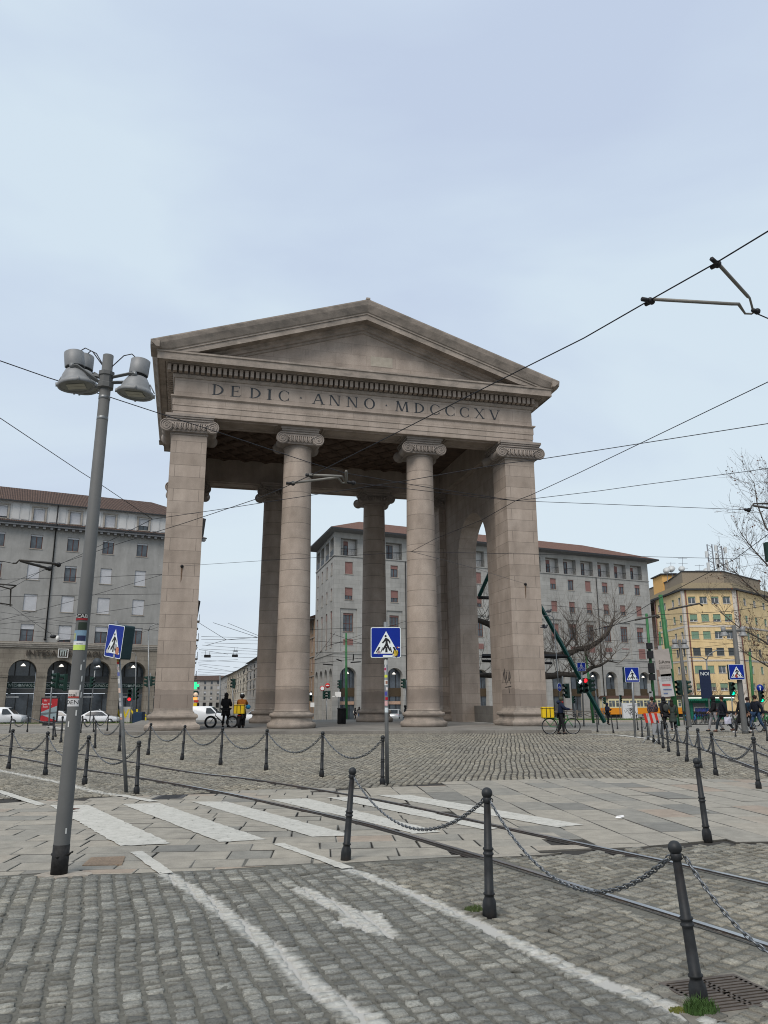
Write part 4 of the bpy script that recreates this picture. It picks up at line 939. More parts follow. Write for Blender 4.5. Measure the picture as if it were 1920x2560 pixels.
for x in (10.5, 44.1): b = MB().use(M_IR, True); b.tube([(x, -.08, 20.3+Z0), (x, -.08, .3)], .06, 6); b.build('downpipe', None, bc)
# ---------------------------------------------------------------- plain houses for the street and the back
def simple_house(name, label, O, ang, L, dep, H, cols, rws, wallm, roofm, win, zb=-.75, frame=M_FR_D, shut=M_SHU_W, roof='hip', first=3.2, wh=1.6, ww=1.0, seed=1, stripes=None, rh=2.6, ov=.7, balc=False, x0=None):
    r = random.Random(seed); t = thing(name, label, 'building', (O[0], O[1], zb), ang); b = MB().use(wallm); fh = (H-first)/rws; cs = [L*(i+.5)/cols for i in range(cols)]
    for j in range(rws):
        z0 = first+j*fh; wall_band(b, 0, L, z0, z0+fh, [(c-ww/2, c+ww/2, z0+fh*.28, z0+fh*.28+wh) for c in cs], .22, wm=M_SILL)
    wall_band(b, 0, L, 0, first, [(c-ww*.8, c+ww*.8, .05, first-.6) for c in cs], .3)
    b.add([(0, 0, 0), (0, dep, 0), (0, dep, H), (0, 0, H)], [(3, 2, 1, 0)]); b.add([(L, 0, 0), (L, dep, 0), (L, dep, H), (L, 0, H)], [(0, 1, 2, 3)]); b.add([(0, dep, 0), (L, dep, 0), (L, dep, H), (0, dep, H)], [(3, 2, 1, 0)])
    b.use(M_SILL)
    for j in range(rws): b.box(0, -.07, first+j*fh, L, -.001, first+j*fh+.14)
    b.use(M_DKI); b.box(.1, .28, .05, L-.1, .32, first-.3); b.build('wall', None, t)
    b = MB().use(roofm)
    if roof == 'hip': e = H+.05; b.add([(-ov, -ov, e), (L+ov, -ov, e), (L-2, dep/2, e+rh), (2, dep/2, e+rh), (L+ov, dep+ov, e), (-ov, dep+ov, e)], [(0, 1, 2, 3), (1, 4, 2), (2, 4, 5, 3), (3, 5, 0)])
    elif roof == 'gable': e = H+.05; b.add([(-.1, -ov, e), (L+.1, -ov, e), (L+.1, dep/2, e+rh), (-.1, dep/2, e+rh), (L+.1, dep+ov, e), (-.1, dep+ov, e)], [(0, 1, 2, 3), (2, 4, 5, 3), (0, 3, 5), (1, 4, 2)])
    else: e = H+.3; b.box(-.2, -.25, H+.03, L+.2, dep, H+.35)
    b.use(M_EAVE)
    if roof != 'flat': b.box(-.1, -ov-.04, H-.1, L+.1, -ov+.1, H+.04); b.use(M_SOF); b.box(-.1, -ov+.1, H-.02, L+.1, -.01, H+.02)
    b.build('roof', None, t)
    for j in range(rws):
        for c in cs: put_window(t, c, first+j*fh+fh*.28, ww, wh, frame=frame, shut=shut, frac=r.choice((0, .1, .35, .6, 1.)), kind=r.choice((0, 1)))
    if balc:
        for j in range(1, rws):
            for c in cs[::3]:
                m = MB().use(M_SILL); m.box(c-1.3, -1., first+j*fh-.12, c+1.3, -.072, first+j*fh+.02); m.use(M_RAILG)
                for k in range(14): m.tube([(c-1.28+k*.197, -.95, first+j*fh+.02), (c-1.28+k*.197, -.95, first+j*fh+.95)], .015, 4)
                m.box(c-1.3, -.98, first+j*fh+.93, c+1.3, -.92, first+j*fh+.98); m.build('balcony', None, t)
    return t
CORN_R = Vector((cx, cy)); CORN_L = Vector((-23.9, 97.5)); V2 = Vector((-.247, .969))
def st_r(s_): p = CORN_R+V2*s_; return (p.x, p.y)
def st_l(s_): p = CORN_L+V2*s_; return (p.x, p.y)
AR = radians(104.3)
P1 = facade_stone('brown_render', (.27, .19, .13), (.36, .26, .185), 0, spots=False); P2 = facade_stone('ochre_render', (.33, .28, .2), (.42, .36, .27), 0, spots=False); P3 = facade_stone('grey_plaster', (.26, .255, .24), (.35, .34, .32), 0, spots=False); P4 = facade_stone('pink_plaster', (.40, .28, .235), (.50, .37, .31), 0, spots=False); P5 = facade_stone('cream_plaster', (.4, .36, .28), (.5, .45, .37), 0, spots=False)
# right-hand side of the street (front faces the street): frame runs from far to near
def house_r(s0, s1, *a, **k):
    o = st_r(s1); return simple_house(a[0], a[1], o, AR+pi, s1-s0, 12, *a[2:], **k)
def house_l(s0, s1, *a, **k):
    o = st_l(s0); return simple_house(a[0], a[1], o, AR, s1-s0, 12, *a[2:], **k)
house_r(15.2, 48, 'apartment_building', 'brown rendered street house adjoining the long pale block', 14.4, 8, 4, P1, M_T1, None, ov=1.3, shut=M_SHU_R, seed=3, frame=M_FR_B, wh=2., roof='gable')
house_r(95, 140, 'row_house', 'grey row house with rooftop chimneys, nearest in the distant street', 13.6, 12, 4, P3, M_T1, None, seed=4, balc=True, roof='gable')
house_r(140.4, 190, 'row_house', 'cream row house in the middle of the distant street', 13.2, 13, 4, P5, M_T1, None, seed=5, balc=True, roof='gable')
house_r(190.5, 250, 'row_house', 'ochre row house farther down the distant street', 13.4, 14, 4, P2, M_T1, None, seed=6, roof='gable', balc=True)
house_r(250.5, 330, 'row_house', 'grey house near the end of the distant street', 14, 16, 4, P3, M_T1, None, seed=7, roof='gable')
house_l(22.5, 60, 'apartment_building', 'dark street house with balconies just beyond the grey bank block', 17.6, 9, 5, P3, M_T1, None, seed=8, ov=.9, balc=True, roof='gable')
house_l(60.5, 130, 'row_house', 'brown row house on the left side of the distant street', 14, 14, 4, P1, M_T1, None, seed=9, balc=True, roof='gable')
p = D(497, 1750, 420); q = D(560, 1750, 380)
simple_house('row_house', 'wide grey house closing the view at the end of the distant street', (p.x-4, 400), radians(4), 26, 14, 13.5, 8, 4, P3, M_T1, None, seed=10, roof='gable')
simple_house('row_house', 'small cream house at the far end of the street before the wide grey one', (p.x-6, 330), radians(10), 12, 14, 9.5, 4, 3, P5, M_T1, None, seed=11, roof='gable')
# ---------------------------------------------------------------- yellow building with bevelled corner
YB = facade_stone('yellow_render', (.57, .43, .225), (.68, .525, .3), 0, spots=False); YQ = mat('quoin_stone', (.5, .46, .41), .85, var=.08)
def yz(py, y=150, px=1800): return D(px, py, y).z
yA, yB_, yC, yD = Vector((D(1659, 1756, 166).x, 166)), Vector((D(1732, 1756, 150).x, 150)), Vector((D(1868, 1756, 150).x, 150)), Vector((D(1925, 1756, 158).x+8, 166))
ye = thing('apartment_building', 'yellow apartment block with an angled corner and rooftop antennas', 'building', (yB_.x, yB_.y, -.75))
eaveZ = yz(1476)+.75
rowy = [(590, 565, 612), (705, 683, 732), (820, 797, 847), (935, 908, 960), (1053, 1027, 1078), (1170, 1145, 1195)]
rowz = [(yz(1280+b_/2.676)+.75, yz(1280+a_/2.676)+.75) for _, a_, b_ in rowy]
def face(P, Q, xs, ww, name='wall'):
    L = (Q-P).length; ang = atan2(Q.y-P.y, Q.x-P.x); o = Vector((P.x-yB_.x, P.y-yB_.y, 0)); b = MB().use(YB); b.T = Matrix.Translation(o) @ Matrix.Rotation(ang, 4, 'Z')
    z = 0
    for k in range(len(rowz)-1, -1, -1):
        za, zb = rowz[k]; z1 = (zb+rowz[k-1][0])/2 if k > 0 else eaveZ
        wall_band(b, 0, L, z, z1, [(x*L-ww/2, x*L+ww/2, za, zb) for x in xs], .2, wm=YQ); z = z1
    b.use(YQ)
    for k in (2, 4): zz = (rowz[k][1]+rowz[k-1][0])/2; b.box(0, -.06, zz-.15, L, -.001, zz+.2)
    b.box(-.1, -.12, 0, .35, -.002, eaveZ); 
    b.box(L-.6, -.1, 0, L+.05, -.002, eaveZ-.01)
    b.use(mat('copper_pipe', (.14, .06, .05), .6), True); b.tube([(.55, -.2, eaveZ), (.55, -.2, .3)], .11, 6); b.build(name, None, ye)
    for k, (za, zb) in enumerate(rowz):
        for i, x in enumerate(xs):
            p = b.T @ Vector((x*L, 0, za)); fr = [(.15, .1, .2, .12), (.72, .95, .7, .75), (1, 1, .1, .1), (0, 0, 0, 0), (1, 1, .1, .5), (.7, .5, .6, .9)][k][i % 4]
            sh = M_SHU_G if k != 3 else M_SHU_G
            if k == 3: fr, sh = 1., mat('shutter_slate', (.06, .07, .075), .7)
            put_window(ye, p.x, p.z, ww, round(zb-za, 2), y=p.y, rot=ang, frame=M_FR_W, shut=sh, frac=fr, kind=1)
face(yA, yB_, (.14, .36, .66, .88), 1.15); face(yB_, yC, (.17, .39, .61, .83), 1.45); face(yC, yD, (.2, .42, .64, .86), 1.2)
OY = Vector((yB_.x, yB_.y))
b = MB(); prof = [yA-OY, yB_-OY, yC-OY, yD-OY, Vector((yD.x+6, 185))-OY, Vector((yA.x+2, 185))-OY]
def off(d):
    c = Vector((8, 16)); return [tuple(p+(p-c).normalized()*d) for p in prof]
b.use(mat('yellow_attic', (.3, .245, .16), .85, var=.1)); b.prism(off(-.6), eaveZ+.35, eaveZ+1.6); b.use(M_EAVE); b.prism(off(.75), eaveZ+.02, eaveZ+.34); b.use(mat('penthouse', (.24, .2, .15), .85, var=.1)); b.prism(off(-3.2), eaveZ+1.55, eaveZ+4.2); b.use(M_EAVE); b.prism(off(-3.0), eaveZ+4.15, eaveZ+4.35); b.build('roof', None, ye)
p = D(1655, 1440, 168); q = D(1709, 1440, 168); b = MB().use(mat('orange_render', (.6, .36, .13), .85, var=.08)); b.box(p.x-OY.x, 168-OY.y, eaveZ-1, q.x-OY.x, 174-OY.y, D(1680, 1437, 168).z+.75); b.use(M_EAVE); b.box(p.x-OY.x-.4, 167.6-OY.y, D(1680, 1437, 168).z+.76, q.x-OY.x+.3, 174.3-OY.y, D(1680, 1434, 168).z+.75); b.build('stair_tower', None, ye)
def roofz(py, y=160): return D(1780, py, y).z+.75
M_ANT = mat('antenna_grey', (.25, .26, .28), .5, .5); M_PANEL = mat('antenna_panel', (.5, .52, .52), .6)
for (x0, x1, top) in ((1776, 1788, 1361), (1801, 1812, 1365)):
    b = MB().use(M_ANT, False); base = eaveZ+4.3; T1 = roofz(top)
    xs = [D(x, 1440, 160).x-OY.x for x in (x0, x1)]; yy = 160-OY.y
    for x in xs: b.tube([(x, yy, base), (x, yy, T1)], .14, 5)
    n = 12
    for k in range(n): z0 = base+(T1-base)*k/n; z1 = base+(T1-base)*(k+1)/n; b.tube([(xs[k % 2], yy, z0), (xs[(k+1) % 2], yy, z1)], .05, 4)
    b.use(M_PANEL)
    for x, z, s_ in ((xs[0]-.45, T1-2.2, 1), (xs[1]+.6, T1-.9, 1), (xs[1]+.55, T1-4., 1.5), (xs[0]-.35, T1-5, 1.6), (xs[1]+.3, T1-6.5, 1.2)): b.cbox((x, yy-.3, z), (.55, .3, 1.3*s_))
    b.build('antenna_mast', None, ye)
for (px, py, r) in ((1730, 1438, .9), (1750, 1440, .55), (1768, 1430, .85), (1667, 1428, .75), (1679, 1424, .8), (1705, 1424, .7)):
    p = D(px, py, 164); b = MB().use(M_PANEL, True); b.lathe([(.02, 0), (r*.5, .06), (r*.85, .2), (r, .35)], (p.x-OY.x, p.y-OY.y, p.z+.75), 14, axis=(-.5, -.8, .3)); b.use(M_ANT); b.tube([(p.x-OY.x, p.y-OY.y, p.z+.7), (p.x-OY.x, p.y-OY.y, p.z-1.6)], .06, 4); b.build('satellite_dish', None, ye)
for (px, y0, y1) in ((1677, 1434, 1405), (1706, 1434, 1393), (1748, 1440, 1411)):
    p, q = D(px, y0, 166), D(px, y1, 166); b = MB().use(M_ANT); b.tube([(p.x-OY.x, p.y-OY.y, p.z+.7), (q.x-OY.x, q.y-OY.y, q.z+.7)], .045, 4)
    for k in range(3): zz = q.z+.5-k*1.1; b.tube([(q.x-OY.x-1., q.y-OY.y, zz), (q.x-OY.x+1., q.y-OY.y, zz)], .035, 4)
    b.build('aerial', None, ye)
# pink house squeezed between the two
pk = D(1619, 1756, 185)
simple_house('apartment_building', 'narrow pink apartment block between the pale and the yellow buildings', (pk.x-3, 185), radians(-4), 12, 14, D(1650, 1500, 185).z+.75, 4, 6, P4, M_EAVE, None, seed=12, roof='flat', wh=1.7, ww=1.1, frame=M_FR_W)
pk = D(1622, 1470, 172)
b = MB().use(mat('white_render', (.5, .5, .49), .8)); b.box(-1, 0, 0, 3.5, 3, D(1640, 1478, 192).z+.75); b.use(M_EAVE); b.box(-1.5, -.3, D(1640, 1478, 192).z+.76, 4., 3.2, D(1640, 1474, 192).z+.75); o = b.build('rooftop_house'); p = D(1630, 1756, 192); o.location = (p.x, 200, -.75); tag(o, 'small white flat-roofed house just left of the orange stair tower', 'building')
# background blocks left of the street end and behind
# ================================================================ STREET FURNITURE
M_BOL = mat('bollard_iron', (.024, .026, .028), .5, .15, var=.45, scale=9, bmp=.001, dirt=((.09, .06, .045), .35)); M_CHN = mat('chain_steel', (.16, .17, .18), .38, .8, var=.3, scale=30)
M_POLE = mat('pole_grey_paint', (.105, .107, .105), .62, .0, var=.08, scale=3, bmp=.0006, dirt=((.09, .09, .088), .5)); M_GALV = mat('galvanised_steel', (.2, .21, .215), .4, .5, var=.12, scale=6, dirt=((.1, .095, .09), .4))
M_GRN = mat('tram_green_paint', (.035, .13, .05), .5, .1, var=.15, scale=3); M_DGR = mat('signal_green_paint', (.012, .035, .028), .45, .1, var=.15)
bp = [(.052, -.03), (.052, .07), (.049, .1), (.036, .128), (.035, .14), (.043, .148), (.043, .156), (.035, .163), (.032, .4), (.032, .415), (.041, .424), (.041, .431), (.034, .438), (.034, .452), (.041, .459), (.041, .466), (.031, .475), (.0255, .77), (.024, .78), (.024, .845), (.02, .85)]
_m = MB().use(M_BOL, True); _m.lathe(bp, n=18); o_ = _m.build('post'); ME_POST = o_.data; bpy.data.objects.remove(o_)
_m = MB().use(M_BOL, True); _m.lathe([(.02, .836), (.027, .84), (.022, .85)], n=14); _m.sphere((0, 0, .858), .042, 16, 12); o_ = _m.build('finial'); ME_FIN = o_.data; bpy.data.objects.remove(o_)
_m = MB().use(M_BOL, True); _m.lathe([(.026, .785), (.033, .79), (.033, .825), (.026, .83)], n=16)
for s_ in (-1, 1): _m.tube([(s_*.03+.014*cos(a)*s_, 0, .806+.014*sin(a)) for a in np.linspace(-pi/2*1.4, pi/2*1.4, 9)], .0035, 5)
o_ = _m.build('collar'); ME_COL = o_.data; bpy.data.objects.remove(o_)
BOL = {}
def bollard(key, base, top, label, group='iron bollards with ball tops'):
    p = G(*base); t = D(*top, p.y); d = t-p; H = d.length; L = Matrix.Translation(p) @ d.to_track_quat('Z', 'Y').to_matrix().to_4x4()
    # turn so that the chain rings lie across the view
    L = Matrix.Translation(p) @ Vector((0, 0, 1)).rotation_difference(d).to_matrix().to_4x4() @ Matrix.Diagonal((H/.9, H/.9, H/.9, 1))
    r = thing('bollard', label, 'bollard', mw=L, group=group)
    for n_, me in (('post', ME_POST), ('finial', ME_FIN), ('collar', ME_COL)): link(me, n_, r)
    BOL[key] = (L @ Vector((0, 0, .8)), H, p)
near = {'n1': ((864, 2150), (882, 1918), 'upright iron bollard beside the end of the crossing, first of the three nearest chained ones'),
        'n2': ((1224, 2290), (1217, 1968), 'upright iron bollard with a weed at its foot, middle of the three nearest'),
        'n3': ((1750, 2510), (1684, 2101), 'leaning iron bollard with a grass tuft at its foot by the drain grate'),
        'n4': ((1769, 2101), (1740, 1894), 'leaning iron bollard without a chain standing on the paving slabs')}
for k, (b0, t0, l0) in near.items(): bollard(k, b0, t0, l0)
ORD = ['first', 'second', 'third', 'fourth', 'fifth', 'sixth', 'seventh', 'eighth', 'ninth', 'tenth', 'eleventh', 'twelfth']
rowsB = {'a': ([((21, 1922), (33, 1822)), ((113, 1937), (120, 1828)), ((211, 1961), (223, 1838)), ((341, 1985), (348, 1851))], 'iron bollard from the left in the chained row beside the grey lamp post'),
         'b': ([((237, 1871), (240, 1801)), ((298, 1878), (302, 1799)), ((370, 1887), (378, 1807)), ((455, 1899), (463, 1812)), ((551, 1912), (557, 1818)), ((665, 1925), (668, 1822)), ((804, 1941), (807, 1828)), ((956, 1962), (957, 1838))], 'iron bollard from the left in the long chained row before the gate podium'),
         'c': ([((24, 1832), (29, 1789)), ((68, 1830), (71, 1788)), ((201, 1833), (207, 1789)), ((234, 1830), (234, 1788)), ((268, 1827), (271, 1786))], 'small bollard from the left in the far row in front of the parked cars'),
         'd': ([((132, 1850), (134, 1796)), ((139, 1842), (134, 1791)), ((152, 1857), (157, 1790))], 'bollard of the tight cluster left of the grey lamp post'),
         'e': ([((1606, 1844), (1603, 1792)), ((1621, 1850), (1617, 1794)), ((1634, 1856), (1632, 1797)), ((1648, 1861), (1643, 1800)), ((1658, 1870), (1654, 1801)), ((1672, 1879), (1665, 1806)), ((1696, 1890), (1690, 1811)), ((1717, 1904), (1718, 1815)), ((1751, 1920), (1744, 1820)), ((1790, 1938), (1778, 1829)), ((1897, 1971), (1883, 1841))], 'iron bollard from the striped barrier in the right-hand chained row'),
         'f': ([((1438, 1819), (1438, 1784)), ((1494, 1831), (1491, 1786)), ((1534, 1833), (1527, 1788)), ((1544, 1823), (1541, 1786)), ((1595, 1825), (1591, 1786))], 'small bollard right of the delivery bicycle'),
         'g': ([((1839, 1842), (1837, 1800)), ((1883, 1840), (1881, 1800)), ((1919, 1853), (1913, 1798))], 'bollard among the walkers at the right edge')}
for k, (lst, lab) in rowsB.items():
    for i, (b0, t0) in enumerate(lst): bollard(k+str(i), b0, t0, ORD[i]+' '+lab)
_lk = MB().use(M_CHN, True)
def chain(A, B_, sag, label, pitch=.034, wr=.005, n=6, m_=M_CHN, name='chain', mm=10):
    A, B_ = Vector(A), Vector(B_); b = MB().use(m_, True); L = (B_-A).length; N = 200; P = [A.lerp(B_, k/N)-Vector((0, 0, sag*4*(k/N)*(1-k/N))) for k in range(N+1)]
    cum = [0]
    for k in range(N): cum.append(cum[-1]+(P[k+1]-P[k]).length)
    cnt = int(cum[-1]/pitch); tot = cum[-1]; j = 0
    for i in range(cnt):
        s_ = (i+.5)*tot/cnt
        while cum[j+1] < s_: j += 1
        p = P[j].lerp(P[j+1], (s_-cum[j])/(cum[j+1]-cum[j])); d = (P[j+1]-P[j]).normalized(); side_ = d.cross(Vector((0, 0, 1))).normalized(); up = side_.cross(d)
        w = side_ if i % 2 else up; w = (w*.94+(up if i % 2 else side_)*.34).normalized(); hl = pitch*.72; hw = pitch*.36
        loop = [p+d*hl*cos(a)*(1 if abs(cos(a)) < .7 else 1)+w*hw*sin(a) for a in [2*pi*q/mm for q in range(mm)]]
        base = len(b.v); nn = d.cross(w).normalized()
        for q in range(mm):
            c = loop[q]; o = (c-p).normalized()
            for r in range(n): a = 2*pi*r/n; b.v.append(c+o*wr*cos(a)+nn*wr*sin(a))
        for q in range(mm):
            for r in range(n): b.f.append((base+q*n+r, base+q*n+(r+1) % n, base+((q+1) % mm)*n+(r+1) % n, base+((q+1) % mm)*n+r)); b.m.append(0); b.sm.append(True)
    o = b.build(name); return tag(o, label, 'chain', 'chains between bollards')
def ch(a, b_, sag, lab, pitch=.034, wr=.005, n=6, mm=10):
    A, H, _ = BOL[a]; B2, H2, _ = BOL[b_]; d = (B2-A); d.z = 0; d.normalize(); chain(A+d*.045, B2-d*.045, sag, lab, pitch, wr, n, mm=mm)
ch('n1', 'n2', .33, 'steel chain hanging between the crossing bollard and the middle near bollard')
ch('n2', 'n3', .36, 'steel chain sagging between the middle near bollard and the leaning one')
A_ = BOL['n3'][0]; chain(A_+Vector((.05, 0, 0)), D(2080, 2420, 3.9), .16, 'steel chain running from the leaning bollard out of the right edge')
for i in range(3): ch('a%d' % i, 'a%d' % (i+1), .36, 'chain between the %s and %s bollards beside the grey lamp post' % (ORD[i], ORD[i+1]), .045, .006, 4, 8)
chain(BOL['a0'][0], BOL['a0'][0]+Vector((-2.3, .6, 0)), .36, 'chain leaving the left edge from the first bollard beside the lamp post', .045, .006, 4, mm=8)
for i in range(7): ch('b%d' % i, 'b%d' % (i+1), .38, 'chain between the %s and %s bollards of the row before the podium' % (ORD[i], ORD[i+1]), .055, .0075, 4, 8)
for i in range(4): ch('c%d' % i, 'c%d' % (i+1), .5 if i != 1 else .3, 'chain between the %s and %s bollards of the far row by the cars' % (ORD[i], ORD[i+1]), .09, .012, 4, 6)
for i in (0, 2, 3, 5, 6, 7, 8, 9): ch('e%d' % i, 'e%d' % (i+1), .36, 'chain between the %s and %s bollards of the right-hand row' % (ORD[i], ORD[i+1]), .05, .0065, 4, 8)
chain(BOL['e10'][0], BOL['e10'][0]+Vector((1.6, -.9, -.05)), .35, 'chain leaving the right edge from the last bollard of the right row', .05, .0065, 4, mm=8)
for i in (0, 1): ch('g%d' % i, 'g%d' % (i+1), .4, ('chain looping behind the walkers', 'chain ending at the bollard on the right edge')[i], .06, .008, 4, 8)
# ---- small things on the ground
def tuft(px, py, r, h, n, col, label, cat='weed'):
    p = G(px, py); b = MB().use(mat('grass_'+cat+str(int(px)), col, .7, var=.35, scale=30)); rr = random.Random(px)
    for k in range(n):
        a = rr.uniform(0, 2*pi); q = r*rr.random()**.6; x, y = p.x+q*cos(a), p.y+q*sin(a)*.7; hh = h*rr.uniform(.25, 1)*(1.25-.7*q/r); dx, dy = rr.gauss(0, .3)*hh, rr.gauss(0, .3)*hh; w = .0025
        b.add([(x-w, y, -.02), (x+w, y, -.02), (x+dx*.5+w*.7, y+dy*.5, hh*.6), (x+dx*.5-w*.7, y+dy*.5, hh*.6), (x+dx*1.3, y+dy*1.3, hh*.95)], [(0, 1, 2, 3), (3, 2, 4)])
    tag(b.build('grass_tuft'), label, cat)
tuft(1752, 2528, .085, .08, 480, (.04, .08, .02), 'bright green grass tuft at the foot of the leaning bollard')
tuft(1190, 2274, .09, .04, 260, (.07, .1, .035), 'low pale weed beside the foot of the middle near bollard')
tuft(1697, 2524, .05, .012, 200, (.12, .13, .03), 'thin moss patch on the stones beside the leaning bollard', 'moss')
def grate():
    b = MB().use(mat('cast_iron_rusty', (.11, .09, .075), .6, .4, var=.25, scale=14, bmp=.001)); c = [Vector((*q, 0)) for q in (g2(1655, 2458), g2(1832, 2437), g2(1975, 2502), g2(1785, 2527))]
    P = lambda u, v: c[0].lerp(c[1], u).lerp(c[3].lerp(c[2], u), v)
    def bar(u0, v0, u1, v1):
        q = [P(u0, v0), P(u1, v0), P(u1, v1), P(u0, v1)]; b.add([(p.x, p.y, z) for z in (-.035, .0) for p in q], [(0, 1, 2, 3)[::-1], (4, 5, 6, 7)[::1], (0, 1, 5, 4), (1, 2, 6, 5), (2, 3, 7, 6), (3, 0, 4, 7)])
    bar(-.04, -.04, 1.04, 0); bar(-.04, 1, 1.04, 1.04); bar(-.04, 0, 0, 1); bar(1, 0, 1.04, 1); bar(.46, 0, .54, .04); 
    n = 11
    for k in range(n+1): v = k/n; bar(0, max(0, v-.026), 1, min(1, v+.026))
    bar(0, 0.03, .04, .97); bar(.45, .03, .48, .97); bar(.52, .03, .55, .97); bar(.96, .03, 1, .97)
    for k in range(4): bar(.48, .02+k*.25, .52, .06+k*.25)
    o = b.build('grate'); t = tag(o, 'cast iron drain grate set in the cobbles beside the leaning bollard', 'drain grate')
    b = MB().use(M_DKI); q = [P(-.04, -.04), P(1.04, -.04), P(1.04, 1.04), P(-.04, 1.04)]; b.add([(p.x, p.y, -.034) for p in q], [(0, 1, 2, 3)[::1]]); b.build('pit', None, o)
    b = MB().use(mat('frame_concrete', (.16, .148, .125), .9, var=.2, scale=10, bmp=.002)); i_ = [P(-.04, -.04), P(1.04, -.04), P(1.04, 1.04), P(-.04, 1.04)]; o4 = [P(-.14, -.14), P(1.12, -.12), P(1.1, 1.3), P(-.45, 1.25)]
    b.add([(p.x, p.y, -.004) for p in i_+o4], [(0, 4, 5, 1)[::1], (1, 5, 6, 2), (2, 6, 7, 3), (3, 7, 4, 0)]); b.build('frame', None, o)
grate()
def flat_cover(pts, m, label, slots=0, name='cover_plate'):
    c = [Vector((*g2(*q), 0)) for q in pts]; b = MB().use(m); b.add([(p.x, p.y, .0075) for p in c]+[(p.x, p.y, -.02) for p in c], [(0, 1, 2, 3), (0, 4, 5, 1), (1, 5, 6, 2), (2, 6, 7, 3), (3, 7, 4, 0)])
    if slots:
        b.use(M_DKI); P = lambda u, v: c[0].lerp(c[1], u).lerp(c[3].lerp(c[2], u), v)
        for k in range(slots): u = (k+.25)/slots; q = [P(u, .15), P(u+.4/slots, .15), P(u+.4/slots, .85), P(u, .85)]; b.add([(p.x, p.y, .0085) for p in q], [(0, 1, 2, 3)])
    tag(b.build(name), label, 'cover plate')
flat_cover([(470, 1987), (455, 1997), (375, 1999), (402, 1989)], mat('drain_dark', (.07, .07, .07), .6, .3), 'narrow slotted metal drain cover on the slabs above the second stripe', 9)
flat_cover([(313, 2142), (305, 2163), (205, 2165), (228, 2145)], mat('tread_plate', (.23, .17, .12), .7, .2, var=.3, scale=40), 'patterned rusty access plate in the slabs near the lamp post')
for (px, py, lab, col, s_) in ((1548, 2048, 'crumpled white paper lying on the slabs right of the crossing', (.7, .7, .7), .05), (1771, 2031, 'scrap of white paper behind the lone leaning bollard', (.7, .7, .7), .045), (184, 2030, 'fallen reddish brown leaf on the first white stripe', (.2, .05, .03), .06)):
    p = G(px, py); b = MB().use(mat('litter%d' % px, col, .8)); rr = random.Random(px); vs = [(p.x+rr.uniform(-1, 1)*s_*1.4, p.y+rr.uniform(-1, 1)*s_, rr.uniform(.012, s_)) for k in range(7)]
    b.add(vs, [(0, 1, 2), (2, 3, 4), (4, 5, 0), (0, 2, 4), (1, 5, 6), (3, 6, 0)]); tag(b.build('litter' if px > 200 else 'fallen_leaf'), lab, 'litter')
# ---- lamp posts
def bell(par, c, tilt, yaw, s_=1., lit=None, name='floodlight'):
    """bell-shaped lamp hanging at c (its waist)"""
    b = MB().use(M_LAMP, True); L = Matrix.Translation(Vector(c)) @ Matrix.Rotation(yaw, 4, 'Z') @ Matrix.Rotation(tilt, 4, 'Y') @ Matrix.Scale(s_, 4); b.T = L
    b.lathe([(.0, .2), (.085, .2), (.1, .19), (.1, .03), (.098, .025)], n=24); b.use(M_DKI, True); b.lathe([(.09, .025), (.09, .0)], n=20); b.use(M_LAMP, True)
    b.lathe([(.085, 0), (.1, -.01), (.135, -.07), (.155, -.13), (.172, -.16), (.186, -.165), (.186, -.195), (.178, -.2), (.168, -.195), (.155, -.15), (.09, -.03), (.0, -.02)], n=28, caps=False)
    for a in range(4): b.cbox((.186*cos(a*pi/2+.3), .186*sin(a*pi/2+.3), -.18), (.03, .02, .04), a*pi/2+.3)
    b.tube([(.098, 0, .19), (.098, 0, .03)], .006, 4); b.tube([(.14, 0, -.07), (.2, 0, -.165)], .006, 4)
    f = b.build(name, None, par)
    b = MB().use(mat('lamp_glass', (.16, .165, .15), .15, 0, .2), True); b.T = L; b.lathe([(.0, -.185), (.165, -.185)], n=24, caps=False); b.use(mat('lamp_led', (.33, .32, .26), .5)); b.box(-.09, -.07, -.192, .09, -.008, -.187); b.box(-.09, .0, -.192, .09, .062, -.187); b.build('lens', None, f)
    return f
M_LAMP = mat('lamp_aluminium', (.20, .205, .208), .5, .1, var=.15, scale=8, dirt=((.32, .32, .31), .4))
def lamp_post(base, top, r0, r1, heads, label, sticker=None, arm=.3, s_=1., yoff=0):
    P = G(*base); Tp = D(*top, P.y); t = thing('street_lamp', label, 'street lamp', P, group='bell-lamp posts on the square'); d = Tp-P
    b = MB().use(M_POLE, True); b.tube([(0, 0, -.02), d*.02, d*.5, d*1.0], [r0*1.02, r0, (r0+r1)/2, r1], 20); b.build('pole', None, t)
    return t, P, d
tl, PL, dl = lamp_post((147, 2186), (271, 889), .072, .054, 2, 'tall leaning grey lamp post with three bell lamps and stickers, nearest')
b = MB().use(M_GALV, True)
ax = dl.normalized()
for f, r in ((.905, .059), (.86, .058)): b = MB().use(M_GALV, True); c = dl*f; b.lathe([(r-.004, -.02), (r, -.018), (r, .018), (r-.004, .02)], c, 20, axis=ax); b.build('band', None, tl)
b.use(M_POLE, True); b = MB().use(M_POLE, False); b.lathe([(.058, -.09), (.085, -.08), (.085, -.03), (.072, -.02), (.072, .05), (.084, .06), (.084, .1), (.056, .11)], dl*.942, 8, axis=ax); b.build('clamp', None, tl)
b = MB().use(mat('base_tar', (.018, .018, .018), .7, var=.4, scale=30), True); b.tube([(0, 0, 0), dl*.05], [.0745, .0735], 20); b.tube([(-.08, 0, .17), (0, -.08, .16), (.08, 0, .17), (0, .08, .17), (-.08, 0, .17)], .012, 5); b.tube([(.07, -.04, .17), (.13, -.05, .2)], .008, 4); b.build('base_wrap', None, tl)
